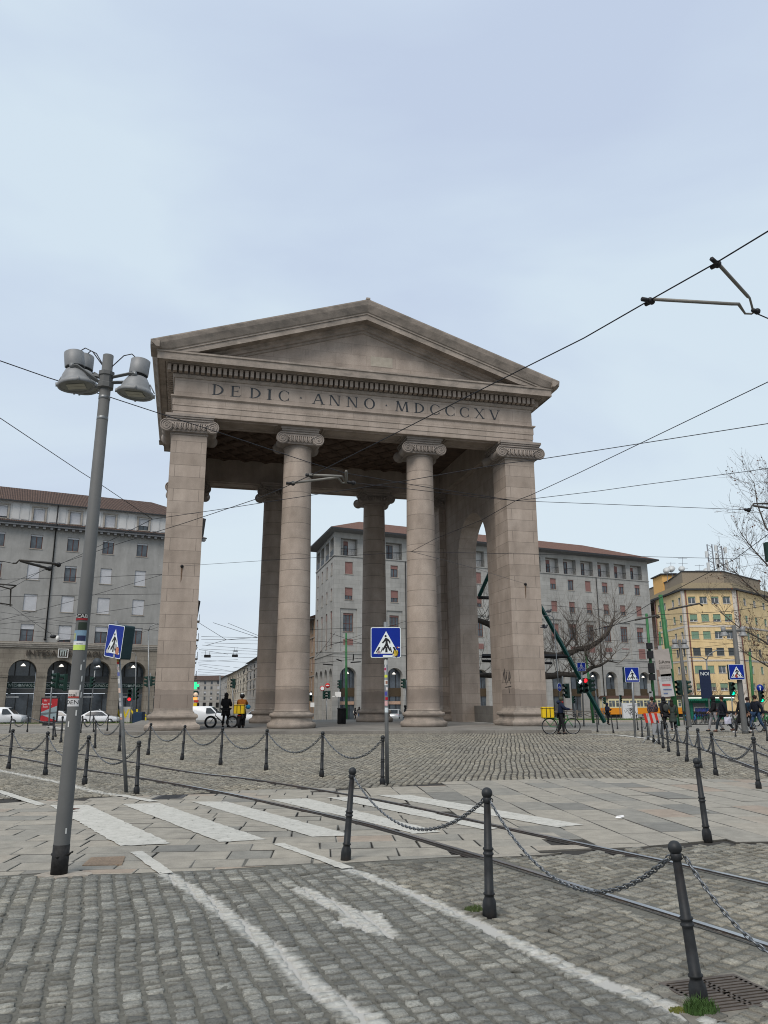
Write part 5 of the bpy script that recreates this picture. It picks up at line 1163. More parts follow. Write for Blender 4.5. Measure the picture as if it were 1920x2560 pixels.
hl = D(188, 924, PL.y-.02)-PL; hr = D(345, 944, PL.y-.02)-PL; hb = D(208, 930, PL.y+.42)-PL
for c, tilt, yaw in ((hl, radians(8), radians(190)), (hr, radians(5), radians(0)), (hb, radians(4), radians(100))):
    f = bell(tl, c, tilt, yaw); b = MB().use(M_POLE); cc = dl*.945
    for k in (-1, 1):
        side_ = Vector((c.x-cc.x, c.y-cc.y, 0)).normalized(); n_ = Vector((-side_.y, side_.x, 0))
        a0 = cc+n_*k*.0+side_*.06+Vector((0, 0, -.03*k)); a1 = c+n_*k*.105
        b.tube([a0, a1-side_*.05, a1], .019, 4); b.use(M_GALV, True); b.lathe([(.028, -.012), (.028, .012)], a1, 10, axis=n_); b.use(M_POLE)
    b.build('arm', None, tl)
    b = MB().use(mat('cable_black', (.025, .025, .028), .6), True); top_ = c+Vector((0, 0, .19)); q = cc+Vector((0, 0, .1)); mid = (top_+q)/2+Vector((0, 0, .12)); b.tube([top_, top_.lerp(mid, .5)+Vector((0, 0, .05)), mid, mid.lerp(q, .6), q], .006, 5); b.build('cable', None, tl)
# mortar collar and stickers on the pole
b = MB().use(mat('mortar_pale', (.3, .27, .23), .95, var=.2, scale=20, bmp=.004)); rr = random.Random(4); pts = [(PL.x+(.14+.07*rr.random()+.12*max(0, cos(a)))*cos(a)*1.1, PL.y+(.12+.04*rr.random())*sin(a)) for a in np.linspace(0, 2*pi, 15)[:-1]]
b.prism(pts, -.02, .006); tag(b.build('mortar_patch'), 'rough pale mortar patch around the foot of the near lamp post', 'mortar patch')
def wrap(par, d, z0, z1, r, a0, a1, m, name='sticker', n=10, off=.0022):
    b = MB().use(m); L = d.length; vs = []
    for z in (z0, z1):
        c = d*(z/L)
        for k in range(n+1): a = a0+(a1-a0)*k/n; vs.append((c.x+(r+off)*sin(a), c.y-(r+off)*cos(a), c.z))
    b.add(vs, [(k, k+1, n+2+k, n+1+k) for k in range(n)]); return b.build(name, None, par)
def poleR(z): return .072+(.054-.072)*z/dl.z+.0004
def stk(py0, py1, a0, a1, col, name='sticker', off=.0022, mtl=None):
    z0, z1 = topz(PL+dl*.35, py1), topz(PL+dl*.35, py0)
    return wrap(tl, dl, z0, z1, poleR((z0+z1)/2), radians(a0), radians(a1), mtl or mat('sticker_%d' % py0, col, .5, var=.08), name, off=off), (z0+z1)/2, z1-z0
def stktext(txt, py, h, col, a=0, off=.004, sx=1, bold=.0):
    z = topz(PL+dl*.35, py); m_ = mat('ink_%d_%d' % (py, a), col, .6); me = text_mesh(txt, h, m_, extr=.0004, offs=bold, sx=sx); c = dl*(z/dl.z); r = poleR(z)+off
    for v in me.vertices: an = radians(a)+v.co.x/r; zz = v.co.y; v.co = Vector((c.x+r*sin(an), c.y-r*cos(an), c.z+zz))
    link(me, 'sticker_lettering', tl)
stk(1536, 1549, -62, 58, (.02, .02, .02)); stktext('ACAB', 1542, .048, (.6, .6, .58), -4, bold=.0015, sx=1.15); stk(1547, 1552, -62, 58, (.2, .01, .015), off=.003)
stk(1557, 1575, -15, 58, (.02, .03, .02)); stk(1577, 1604, -70, 60, (.16, .25, .33)); stk(1590, 1603, -15, 55, (.02, .025, .06), off=.003); stk(1584, 1600, -68, -30, (.3, .32, .15), off=.003)
stk(1604, 1613, -70, 60, (.55, .56, .56)); stk(1613, 1626, -70, 60, (.42, .55, .12)); stktext('NAVIGLI', 1610.5, .016, (.05, .06, .08), 10)
stk(1725, 1746, -60, 45, (.5, .46, .43)); stk(1725, 1731, -60, 45, (.4, .03, .03), off=.003); stk(1741, 1745, -60, 45, (.3, .04, .03), off=.003); stktext('real', 1737, .05, (.03, .02, .02), -8, sx=1.1)
stk(1747, 1766, -62, 50, (.5, .5, .5)); stktext('DEN', 1756, .055, (.06, .06, .06), -5, sx=1.2)
for py, a in ((1662, 40), (1690, 55), (1712, 48), (1775, 35), (1803, -15), (1650, 60), (1730, 62), (2068, 42)): stk(py, py+ (14 if py != 1650 else 5), a-5, a+6, (.5, .5, .48))
_b = bpy.context.view_layer.update()
for base, top, hh, lab in (((1863, 1834), (1834, 1564), ((1809, 1579, 180), (1857, 1579, 0)), 'grey lamp post with two bell lamps behind the right crossing sign'), ((1724, 1818), (1698, 1599), ((1687, 1610, 180), (1711, 1610, 0)), 'grey lamp post with two bell lamps among the parked blue bikes')):
    t, P, d = lamp_post(base, top, .14, .1, 2, lab); sc_ = (P.y/38)*1.12
    for hx, hy, yw in hh:
        c = D(hx, hy, P.y)-P; bell(t, c, radians(3), radians(yw), 1.12*P.y/38); b = MB().use(M_POLE); z = c.z+.05; b.tube([(d*(z/d.z)), (c.x, c.y, z)], .06, 5); b.build('arm', None, t)
# ---- crossing signs
M_BLU = mat('sign_blue', (.004, .02, .21), .4, var=.05, spec=.15); M_SW = mat('sign_white', (.62, .66, .66), .35, var=.04); M_SB = mat('sign_black', (.012, .012, .014), .4); M_SBK = mat('sign_back', (.012, .03, .035), .5)
MAN = [(315, 278), (335, 276), (360, 292), (382, 322), (382, 346), (370, 346), (364, 326), (346, 312), (350, 350), (386, 432), (368, 438), (335, 378), (290, 437), (275, 428), (318, 350), (322, 312), (290, 345), (273, 337), (300, 305)]
STR = [[(232, 390), (256, 390), (222, 456), (195, 456)], [(278, 395), (288, 395), (276, 420), (268, 456), (256, 456)], [(320, 390), (343, 390), (346, 456), (316, 456)], [(376, 392), (388, 392), (404, 456), (388, 456)], [(410, 390), (434, 390), (470, 452), (440, 456)]]
def picto(par, polys, m, s_, y, name):
    b = MB().use(m)
    for q in polys:
        q = [((x-324)/388*s_, -(z-332)/388*s_) for x, z in q]
        if area(q) < 0: q = q[::-1]
        b.extr(q, lambda u, v, d: (u, d, v), y-.0015, y)
    return b.build(name, None, par)
def rrect(w, h, r, n=5): return [(sx*(w/2-r)+r*cos(a+k), sz*(h/2-r)+r*sin(a+k)) for (sx, sz, a) in ((1, 1, 0), (-1, 1, pi/2), (-1, -1, pi), (1, -1, 1.5*pi)) for k in np.linspace(0, pi/2, n)]
def plate(par, s_, th, border=M_SW, face=M_BLU, h=None, name='plate'):
    h = h or s_; b = MB().use(M_SBK); ex = lambda u, v, d: (u, d, v)
    b.extr(rrect(s_, h, .05*s_), ex, 0, th); b.use(border); b.extr(rrect(s_*.985, h-.015*s_, .05*s_), ex, -.003, -.0005); b.use(face); b.extr(rrect(s_*.94, h-.06*s_, .045*s_), ex, -.005, -.0032)
    return b.build(name, None, par)
def crossing_sign(Pc, face_ang, s_, th, base, top, r, label, stickers=True, lean=None, post=True, back=False):
    """Pc = centre of the face, face_ang = direction it looks, measured from -y"""
    t = thing('crossing_sign', label, 'crossing sign', base); f = thing('x', '', ''); bpy.data.objects.remove(f)
    if post:
        b = MB().use(M_GALV, True); d = top-base; b.tube([(0, 0, -.02), d*.5, d], [r, r, r], 12); b.build('post', None, t)
    pl = plate(t, s_, th); L = Pc-base; pl.matrix_parent_inverse = Matrix(); pl.location = L; pl.rotation_euler = lean(face_ang) if lean else (0, 0, face_ang)
    picto(pl, [[(328, 190), (170, 472), (485, 472)]], M_SW, s_, -.006, 'triangle'); hd = [(322+14*cos(a), 253+14*sin(a)) for a in np.linspace(0, 2*pi, 13)[:-1]]
    picto(pl, [MAN, hd]+STR, M_SB, s_, -.0085, 'walking_figure')
    if back: q = plate(t, s_, .01); q.location = L+Vector((sin(face_ang), cos(face_ang), 0))*0+Matrix.Rotation(face_ang, 3, 'Z') @ Vector((0, th+.012, 0)); q.rotation_euler = (0, 0, face_ang+pi)
    return t, pl
B1 = G(968, 1959); T1_ = D(964, 1555, B1.y); c1 = D(964.5, 1606, B1.y-.06)
t1, pl1 = crossing_sign(c1, radians(-1), .605, .05, B1, T1_, .038, 'square blue crossing sign with stickers on a grey post in the centre, before the gate')
b = MB(); 
for (x, z, r, c) in ((235, 455, 24, (.35, .33, .35)), (235, 455, 15, (.25, .16, .2)), (428, 492, 19, (.65, .65, .65)), (428, 492, 10, (.02, .02, .02)), (472, 397, 10, (.35, .08, .03)), (490, 397, 9, (.5, .5, .5))):
    b.use(mat('sign_sticker_%d_%d' % (x, r), c, .5)); q = [((x+r*cos(a)-324)/388*.605, -(z+r*sin(a)-332)/388*.605) for a in np.linspace(0, -2*pi, 17)[:-1]]; b.extr(q[::-1] if area(q) < 0 else q, lambda u, v, d: (u, d, v), -.0125-.0005*(24-r)/10, -.0085)
b.use(mat('sticker_yellow', (.5, .36, .03), .5)); 
for k in range(3):
    q = [(420+k*17, 500-k*4), (432+k*17, 430), (442+k*17, 434), (432+k*17, 512-k*4)]; q = [((x-324)/388*.605, -(z-332)/388*.605) for x, z in q]; q = q if area(q) > 0 else q[::-1]; b.extr(q, lambda u, v, d: (u, d, v), -.0135, -.0085)
b.use(M_SB); q = [((x-324)/388*.605, -(z-332)/388*.605) for x, z in ((425, 425), (492, 452), (460, 520), (402, 490))]; q = q if area(q) > 0 else q[::-1]; b.extr(q, lambda u, v, d: (u, d, v), -.0105, -.0085)
b.use(M_SW); q = [((x-324)/388*.605, -(z-332)/388*.605) for x, z in ((287, 490), (410, 494), (410, 518), (287, 515))]; q = q if area(q) > 0 else q[::-1]; b.extr(q, lambda u, v, d: (u, d, v), -.0105, -.005); b.build('sticker', None, pl1)
d1 = T1_-B1
for py, h_, a0, a1, c in ((1650, 12, -60, 60, (.4, .41, .4)), (1668, 11, -70, 10, (.45, .38, .42)), (1670, 6, -60, 0, (.25, .03, .08)), (1687, 7, -50, 40, (.5, .55, .05)), (1700, 13, -55, 60, (.55, .55, .53)), (1702, 8, -20, 45, (.2, .06, .02)), (1718, 8, -10, 60, (.55, .5, .5)), (1729, 10, -50, 30, (.06, .06, .28)), (1743, 7, -30, 50, (.35, .01, .02)), (1752, 12, -60, 40, (.5, .3, .3)), (1769, 12, -60, 60, (.5, .55, .57))):
    z0, z1 = topz(B1, py+h_), topz(B1, py); wrap(t1, d1, z0, z1, .038, radians(a0), radians(a1), mat('post_sticker_%d' % py, c, .5, var=.2, scale=60), off=.002 if h_ > 7 else .003)
B2_ = G(316, 1980); T2_ = D(291, 1553, B2_.y); cc2 = D(286, 1603, B2_.y-.1)
t2, pl2 = crossing_sign(cc2, radians(-42), .6, .2, B2_, T2_, .034, 'tilted box-shaped crossing sign on a leaning post left of the gate', lean=lambda a: (Matrix.Rotation(a, 3, 'Z') @ Matrix.Rotation(radians(8), 3, 'Y')).to_euler())
b = MB()
for (x, z, r, c) in ((205, 455, 26, (.42, .42, .42)), (375, 385, 30, (.3, .3, .3)), (375, 500, 22, (.03, .08, .25))): b.use(mat('sign_sticker2_%d' % x, c, .5)); q = [((x+r*cos(a)-324)/388*.6, -(z+r*sin(a)*1.0-332)/388*.6) for a in np.linspace(0, -2*pi, 17)[:-1]]; b.extr(q[::-1] if area(q) < 0 else q, lambda u, v, d: (u, d, v), -.011, -.0085)
b.use(mat('sticker_terracotta', (.4, .17, .1), .5)); q = [((x-324)/388*.6, -(z-332)/388*.6) for x, z in ((400, 395), (462, 400), (458, 478), (398, 470))]; b.extr(q if area(q) > 0 else q[::-1], lambda u, v, d: (u, d, v), -.0125, -.0085); b.build('sticker', None, pl2)
d2 = T2_-B2_
for py, h_, c in ((1645, 7, (.35, .2, .03)), (1652, 5, (.3, .01, .01)), (1664, 8, (.3, .25, .25)), (1678, 9, (.1, .12, .3)), (1694, 12, (.45, .45, .45)), (1718, 12, (.5, .38, .32)), (1742, 8, (.3, .31, .32)), (1754, 10, (.35, .35, .36)), (1782, 9, (.4, .4, .4)), (1792, 5, (.4, .2, .15))):
    z0, z1 = topz(B2_, py+h_), topz(B2_, py); wrap(t2, d2, z0, z1, .034, radians(-65), radians(20), mat('post_sticker2_%d' % py, c, .5, var=.2, scale=60), off=.002)
B3 = G(1588, 1843); P3_ = D(1580, 1686.5, B3.y-.05); crossing_sign(P3_, radians(6), .66, .22, B3, D(1579, 1668, B3.y), .05, 'blue crossing sign on a thin post just right of the delivery cyclist', post=True)
B4 = G(1863, 1834); P4_ = D(1841.5, 1680, B4.y-.25); t4, pl4 = crossing_sign(P4_, radians(-3), .72, .2, B4, D(1846, 1700, B4.y), .04, 'blue crossing sign with a round sticker fixed to the right lamp post', post=False)
b = MB()
for (x, z, r, c) in ((310, 430, 45, (.25, .05, .04)), (350, 420, 22, (.6, .6, .58))): b.use(mat('sign_sticker4_%d' % x, c, .5)); q = [((x+r*cos(a)-324)/388*.72, -(z+r*sin(a)-332)/388*.72) for a in np.linspace(0, -2*pi, 17)[:-1]]; b.extr(q[::-1] if area(q) < 0 else q, lambda u, v, d: (u, d, v), -.011-.001*(r < 30), -.0085)
b.build('sticker', None, pl4)
# ---- cycle signs, traffic lights, poles
def pole(base, top, r, label, name='pole', cat='pole', m=None, group=None, r1=None):
    P = G(*base); d = D(*top, P.y)-P; t = thing(name, label, cat, P, group=group); b = MB().use(m or M_GALV, True); b.tube([(0, 0, -.02), d], [r, r1 or r], 10); b.build('pole', None, t); return t, P, d
def head(t, P, px, py, ang, lit=None, n=3, s_=1., vis=True):
    c = D(px, py, P.y)-P; b = MB().use(M_DGR); b.T = Matrix.Translation(c) @ Matrix.Rotation(radians(ang), 4, 'Z') @ Matrix.Scale(s_, 4); h = .3*n
    b.bbox(-.15, -.1, -h/2, .15, .1, h/2, .03)
    for k in range(n):
        z = h/2-.15-.3*k; b.use(M_DKI, True); b.lathe([(.105, 0), (.105, .01)], (0, -.101, z), 12, axis=(0, -1, 0)); b.use(M_DGR, True)
        b.add([(.12*cos(a), -.1-dd*(1 if sin(a) > -.3 else .4), z+.12*sin(a)) for dd in (0, .22) for a in np.linspace(-.6, pi+.6, 11)], [(i, i+1, 12+i, 11+i) for i in range(10)])
    o = b.build('signal_head', None, t)
    if lit:
        for k, col in lit:
            q = MB().use(glow('lit_%s' % col, {'red': (1, .02, .03), 'green': (0, 1, .45), 'white': (.9, .9, 1)}[col], 1.5), True); q.T = b.T; q.lathe([(.0, .03), (.08, .02), (.12, 0)], (0, -.115, h/2-.15-.3*k), 12, axis=(0, -1, 0)); q.build('lit_lens', None, o)
t, P, d = pole((1460, 1816), (1453, 1655), .055, 'cycle crossing sign and lit red traffic light on a stickered pole right of the gate', 'traffic_light', 'traffic light'); head(t, P, 1448, 1716, 10, [(0, 'white')], 3, 1.15); head(t, P, 1463, 1714, 0, [(0, 'red')], 3, 1.2)
pc = D(1453.3, 1667, P.y-.1)-P; pp_ = plate(t, .62, .02, name='cycle_sign'); pp_.location = pc
b = MB().use(M_SW, True)
for x in (-.14, .14): b.tube([(x+.08*cos(a), -.008, -.14+.08*sin(a)) for a in np.linspace(0, 2*pi, 15)], .008, 4)
b.tube([(-.14, -.01, -.14), (-.06, -.01, 0), (.08, -.01, .02), (.14, -.01, -.14)], .009, 4); b.tube([(-.06, -.01, .02), (-.01, -.01, .17)], .03, 6); b.tube([(-.01, -.01, .15), (.08, -.01, .05)], .014, 5); b.tube([(-.05, -.01, .0), (.03, -.01, -.04), (0, -.01, -.15)], .018, 5); b.sphere((.0, -.01, .22), .03, 8, 6); b.build('cyclist_symbol', None, pp_)
t, P, d = pole((1403, 1817), (1384, 1545), .045, 'tall curved street light and round blue cycle disc beside the right pier', 'street_lamp', 'street lamp', r1=.03)
b = MB().use(M_GALV, True); q = d; b.tube([q, q+Vector((-.1, 0, .12)), q+Vector((-.3, 0, .2)), q+Vector((-.75, 0, .16))], [.03, .03, .03, .05], 6); b.build('arm', None, t)
pc = D(1398, 1718, P.y-.12)-P; b = MB().use(M_SW, True); b.T = Matrix.Translation(pc) @ Matrix.Rotation(radians(50), 4, 'Z'); b.lathe([(.3, 0), (.3, .02)], (0, 0, 0), 24, axis=(0, -1, 0)); b.use(M_BLU); b.lathe([(.28, 0), (.28, .006)], (0, -.021, 0), 24, axis=(0, -1, 0)); b.use(M_SW)
for x in (-.1, .1): b.tube([(x+.06*cos(a), -.03, -.05+.06*sin(a)) for a in np.linspace(0, 2*pi, 13)], .007, 4)
b.tube([(-.1, -.03, -.05), (-.03, -.03, .05), (.07, -.03, .05), (.1, -.03, -.05)], .007, 4); b.build('cycle_disc', None, t)
t, P, d = pole((1412, 1815), (1406, 1690), .05, 'traffic light facing sideways right above the delivery cyclist', 'traffic_light', 'traffic light'); head(t, P, 1418, 1727, -60, None, 3, 1.2)
t, P, d = pole((1497, 1812), (1485, 1690), .055, 'traffic light on a heavily stickered pole before the first dark arch', 'traffic_light', 'traffic light'); head(t, P, 1476, 1714, 60, None, 3, 1.2)
t, P, d = pole((1509, 1800), (1506, 1744), .05, 'small traffic light left of the blue-hooded walker', 'traffic_light', 'traffic light'); head(t, P, 1512, 1751, -70, None, 3, 1.)
t, P, d = pole((1440, 1800), (1435, 1740), .05, 'small dark traffic light seen behind the delivery cyclist', 'traffic_light', 'traffic light'); head(t, P, 1433, 1749, 20, None, 3, 1.)
t, P, d = pole((1551, 1800), (1548, 1738), .05, 'small traffic light standing in front of the orange tram', 'traffic_light', 'traffic light'); head(t, P, 1551, 1746, 10, None, 3, .9)
t, P, d = pole((1711, 1812), (1704, 1700), .05, 'traffic light facing left behind the second bell lamp post', 'traffic_light', 'traffic light'); head(t, P, 1699, 1719, -60, None, 3, 1.3); head(t, P, 1716, 1718, 60, None, 3, 1.2)
t, P, d = pole((1833, 1812), (1828, 1722), .045, 'traffic light showing green at the right end of the kiosk', 'traffic_light', 'traffic light'); head(t, P, 1829, 1722, 5, [(2, 'green')], 3, 1.15)
t, P, d = pole((1905, 1812), (1900, 1720), .045, 'traffic light showing green under a blue arrow disc at the right edge', 'traffic_light', 'traffic light'); head(t, P, 1902, 1741, 5, [(2, 'green')], 3, 1.0)
b = MB().use(M_BLU, True); pc = D(1900, 1720, P.y-.1)-P; b.lathe([(.28, 0), (.28, .02)], pc, 20, axis=(0, -1, 0)); b.use(M_SW); b.box(pc.x-.03, pc.y-.035, pc.z-.17, pc.x+.03, pc.y-.022, pc.z+.1); b.add([(pc.x-.1, pc.y-.035, pc.z+.05), (pc.x+.1, pc.y-.035, pc.z+.05), (pc.x, pc.y-.035, pc.z+.19)], [(0, 1, 2)]); b.build('arrow_disc', None, t)
t, P, d = pole((121, 1821), (133, 1676), .06, 'twin traffic light on a leaning grey pole before the red poster', 'traffic_light', 'traffic light'); head(t, P, 142, 1702, -50, None, 3, 1.3); head(t, P, 163, 1706, -60, None, 3, 1.4)
t, P, d = pole((223, 1812), (241, 1645), .055, 'pole with a round sign seen from behind, right of the near lamp post', 'traffic_light', 'traffic light'); head(t, P, 229, 1706, 60, None, 3, 1.25)
b = MB().use(mat('sign_back_grey', (.055, .065, .075), .6, .2), True); b.lathe([(.44, 0), (.44, .02)], D(242, 1655, P.y-.1)-P, 24, axis=(0, -1, 0)); c = D(241, 1671, P.y-.1)-P; b.cbox(c, (.55, .02, .3)); b.build('sign_plate', None, t)
t, P, d = pole((368, 1811), (376, 1682), .055, 'traffic light close to the left pier with both heads turned away', 'traffic_light', 'traffic light'); head(t, P, 370, 1704, -65, None, 3, 1.3); head(t, P, 378, 1703, 110, None, 3, 1.2)
t, P, d = pole((325, 1812), (330, 1720), .05, 'traffic light showing red before the fourth bank arch', 'traffic_light', 'traffic light'); head(t, P, 324, 1738, 15, [(2, 'red')], 3, 1.4); head(t, P, 338, 1735, 60, None, 3, 1.3)
t, P, d = pole((338, 1812), (340, 1640), .04, 'tall thin hooked pole between the fourth bank arch and the left pier', 'pole'); b = MB().use(M_GALV, True); b.tube([d, d+Vector((-.15, 0, .3)), d+Vector((-.5, 0, .35)), d+Vector((-.75, 0, .1))], .03, 5); b.build('hook', None, t)
t, P, d = pole((816, 1804), (816, 1740), .05, 'double traffic light with a no entry disc before the pale corner house', 'traffic_light', 'traffic light'); head(t, P, 810, 1737, 50, None, 3, 1.1); head(t, P, 823, 1737, -50, None, 3, 1.1)
for (px, py, r, ms) in ((806, 1721, .32, (M_SW, 'prohib')), (819, 1714, .3, (M_SW, 'no'))):
    c = D(px, py, P.y-.15)-P; b = MB().use(mat('sign_red', (.42, .02, .02), .4), True); b.lathe([(r, 0), (r, .02)], c, 20, axis=(0, -1, 0)); b.use(M_SW)
    if ms[1] == 'no': b.box(c.x-.2, c.y-.035, c.z-.05, c.x+.2, c.y-.022, c.z+.05)
    else: b.lathe([(r*.72, 0), (r*.72, .008)], c+Vector((0, -.022, 0)), 18, axis=(0, -1, 0))
    b.build('road_sign', None, t)
t, P, d = pole((846, 1803), (846, 1700), .06, 'traffic light with a white plate left of the green tram pole', 'traffic_light', 'traffic light'); head(t, P, 851, 1711, -60, None, 3, 1.2); c = D(845, 1736, P.y-.1)-P; b = MB().use(M_WHT); b.cbox(c, (.75, .03, .62)); b.cbox(c+Vector((-.5, 0, -.24)), (.4, .03, .14)); b.build('sign_plate', None, t)
t, P, d = pole((780, 1803), (780, 1735), .05, 'traffic light with white graffitied plate beside the second column base', 'traffic_light', 'traffic light'); head(t, P, 777, 1742, 5, [(0, 'white')], 3, 1.2); c = D(781, 1762, P.y-.15)-P; b = MB().use(M_WHT); b.cbox(c, (.5, .03, .55)); b.build('sign_plate', None, t)
t, P, d = pole((1010, 1803), (1016, 1700), .05, 'traffic light half hidden by the third column', 'traffic_light', 'traffic light'); head(t, P, 1011, 1709, -70, None, 3, 1.3)
t, P, d = pole((586, 1806), (580, 1700), .07, 'traffic light facing the far street behind the two delivery riders', 'traffic_light', 'traffic light'); head(t, P, 585, 1709, -50, None, 3, 1.3)
pole((550, 1806), (550, 1690), .09, 'dark pole standing behind the person in black')
pole((1415, 1815), (1440, 1624), .0, 'x') if 0 else None
for base, top, r0, r1, lab in (((14, 1806), (46, 1544), .2, .13, 'leaning green tram pole at the left edge'), ((866, 1810), (865.5, 1583), .16, .1, 'green tram pole standing before the pale building seen through the gate'), ((1640, 1812), (1616, 1534), .13, .11, 'green tram pole with black equipment boxes before the pink house'),
                               ((1693, 1815), (1651, 1487), .22, .15, 'thickest green tram pole leaning left, carrying banners'), ((1661, 1805), (1649, 1579), .13, .11, 'green tram pole partly hidden behind the banner'), ((1692, 1808), (1676, 1616), .13, .1, 'green tram pole right beside the thickest one'), ((1887, 1805), (1874, 1630), .16, .12, 'green tram pole behind the right crossing sign'), ((1484, 1808), (1463, 1620), .13, .1, 'green tram pole crossed by the dark green steel brace')):
    t, P, d = pole(base, top, r0, lab, 'tram_pole', 'tram pole', M_GRN, 'green tram poles', r1)
    if base[0] == 1640:
        b = MB().use(M_IR)
        for f, s_ in ((.7, 1.), (.62, 1.2), (.5, 1.6), (.42, 1.)): b = MB().use(M_IR); b.cbox(d*f+Vector((-.05, -.2, 0)), (.42, .35, .5*s_)); b.build('equipment_box', None, t)
        b.use(M_WHT)
        for f, x in ((.66, .75), (.55, .8), (.32, -.4), (.25, -.3), (.78, -.45)): b = MB().use(mat('plate_grey', (.3, .31, .31), .6)); b.cbox(d*f+Vector((x, -.3, 0)), (.3, .1, .75)); b.build('equipment_plate', None, t)
    if base[0] == 1693:
        for (px, py, w, h, c, nm) in ((1656.5, 1648, 1.15, 1.45, (.42, .38, .35), 'a'), (1663, 1678, .85, .85, (.4, .37, .34), 'b'), (1666, 1694, .8, .52, (.06, .1, .25), 'c'), (1666, 1716, .95, 1.45, (.5, .5, .5), 'd')):
            if 1: c3 = D(px, py, P.y-.35)-P; b = MB().use(mat('banner_'+nm, tuple(q*.8 for q in c), .7, var=.12, scale=2)); b.T = Matrix.Translation(c3) @ Matrix.Rotation(radians(-5), 4, 'Y'); b.box(-w/2, -.02, -h/2, w/2, .02, h/2); bo = b.build('banner', None, t)
            if nm in 'ad':
                for k, (tx, sz, zz) in enumerate((('SiAma', .33, -.2),) if nm == 'a' else ()): q = link(text_mesh(tx, sz, M_SGN, extr=.004), 'banner_lettering', bo); q.location = c3+Vector((.1, -.03, zz)); q.rotation_euler = (pi/2, radians(-3), 0)
                if nm == 'd': b = MB().use(mat('banner_red', (.45, .08, .08), .7)); b.cbox(c3+Vector((0, -.03, .1)), (.6, .01, .16)); b.use(mat('banner_blue', (.1, .14, .25), .7)); b.cbox(c3+Vector((.05, -.03, -.22)), (.6, .01, .1)); b.cbox(c3+Vector((-.1, -.03, -.5)), (.3, .01, .1)); b.build('print', None, bo)
t, P, d = pole((1776, 1810), (1766, 1650), .07, 'pole with curved lamp arms and a dark blue banner before the yellow building', 'street_lamp', 'street lamp'); b = MB().use(M_GALV, True); b.tube([d, d+Vector((.3, 0, .5)), d+Vector((.9, 0, .8)), d+Vector((1.6, 0, .8))], .05, 5); b.tube([d, d+Vector((-.3, 0, .2)), d+Vector((-1.5, 0, .25))], .05, 5); b.build('arm', None, t)
c3 = D(1764, 1710, P.y-.1)-P; b = MB().use(mat('banner_navy', (.012, .02, .05), .7)); b.cbox(c3, (.95, .04, 2.4)); bo = b.build('banner', None, t); q = link(text_mesh('NOI', .42, M_SW, extr=.004), 'banner_lettering', bo); q.location = c3+Vector((0, -.03, .85)); q.rotation_euler = (pi/2, 0, 0)
t, P, d = pole((372, 1812), (371, 1578), .07, 'street light whose curved arm meets the left pier', 'street_lamp', 'street lamp'); b = MB().use(M_GALV, True); b.tube([d, d+Vector((.15, 0, .5)), d+Vector((.7, 0, .75)), d+Vector((1.3, 0, .75))], .055, 5); b.cbox(d+Vector((1.4, 0, .78)), (.7, .2, .1)); b.build('arm', None, t)
# near dark signal head hanging at the right border
c = D(1921, 1380, 22); b = MB().use(M_DGR); b.bbox(c.x-.09, c.y-.1, c.z-.28, c.x+.3, c.y+.1, c.z+.28, .03); o = b.build('signal_housing'); tag(o, 'dark green signal housing cut by the right border above the yellow building', 'signal')
b = MB().use(M_GALV, True); b.tube([(c.x+.12, c.y, c.z+.3), (c.x+.12, c.y, -.02)], .06, 8); b.build('pole', None, o)
# red and white works barrier
P = G(1640, 1858); t = thing('works_barrier', 'folded red and white works barrier leaning among the right-hand bollards', 'barrier', P, radians(35)); b = MB().use(M_GALV, True)
for y in (-.25, .25): b.tube([(-.45, y, 0), (-.15, y, .22), (.15, y, .22), (.5, y*1.2, 0)], .018, 6)
b.tube([(0, -.25, .22), (0, -.25, .98)], .02, 6); b.tube([(0, .25, .22), (0, .25, 1.05)], .02, 6); b.build('frame', None, t)
M_RED = mat('barrier_red', (.45, .03, .02), .6); b = MB(); 
for k in range(6): b.use(M_RED if k % 2 else mat('barrier_white', (.38, .38, .37), .6)); x = -.35+k*.12; b.add([(.03, x, .72), (.03, x+.12, .72), (.03, x+.2, 1.06), (.03, x+.08, 1.06), (-.01, x, .72), (-.01, x+.12, .72), (-.01, x+.2, 1.06), (-.01, x+.08, 1.06)], [(0, 1, 2, 3), (7, 6, 5, 4), (0, 4, 5, 1), (2, 6, 7, 3)])
b.use(mat('grey_board', (.25, .26, .27), .6)); b.box(-.01, -.36, .3, .02, .1, .7); b.build('board', None, t)
# waste bin on the podium
P = G(854, 1810, .14); t = thing('waste_bin', 'dark slatted waste bin on the podium seen between the columns', 'waste bin', P); b = MB().use(M_IR)
for k in range(22): a = 2*pi*k/22; b.cbox((.26*cos(a), .26*sin(a), .5), (.045, .03, .95), a)
b.use(M_DKI, True); b.lathe([(.235, .03), (.24, .95)], n=18); b.build('basket', None, t); b = MB().use(M_IR, True); b.lathe([(.28, .93), (.31, .95), (.31, 1.0), (.29, 1.02), (.25, 1.02), (.24, .96)], n=22); b.lathe([(.25, 0), (.25, .05)], n=18); b.build('rim', None, t)
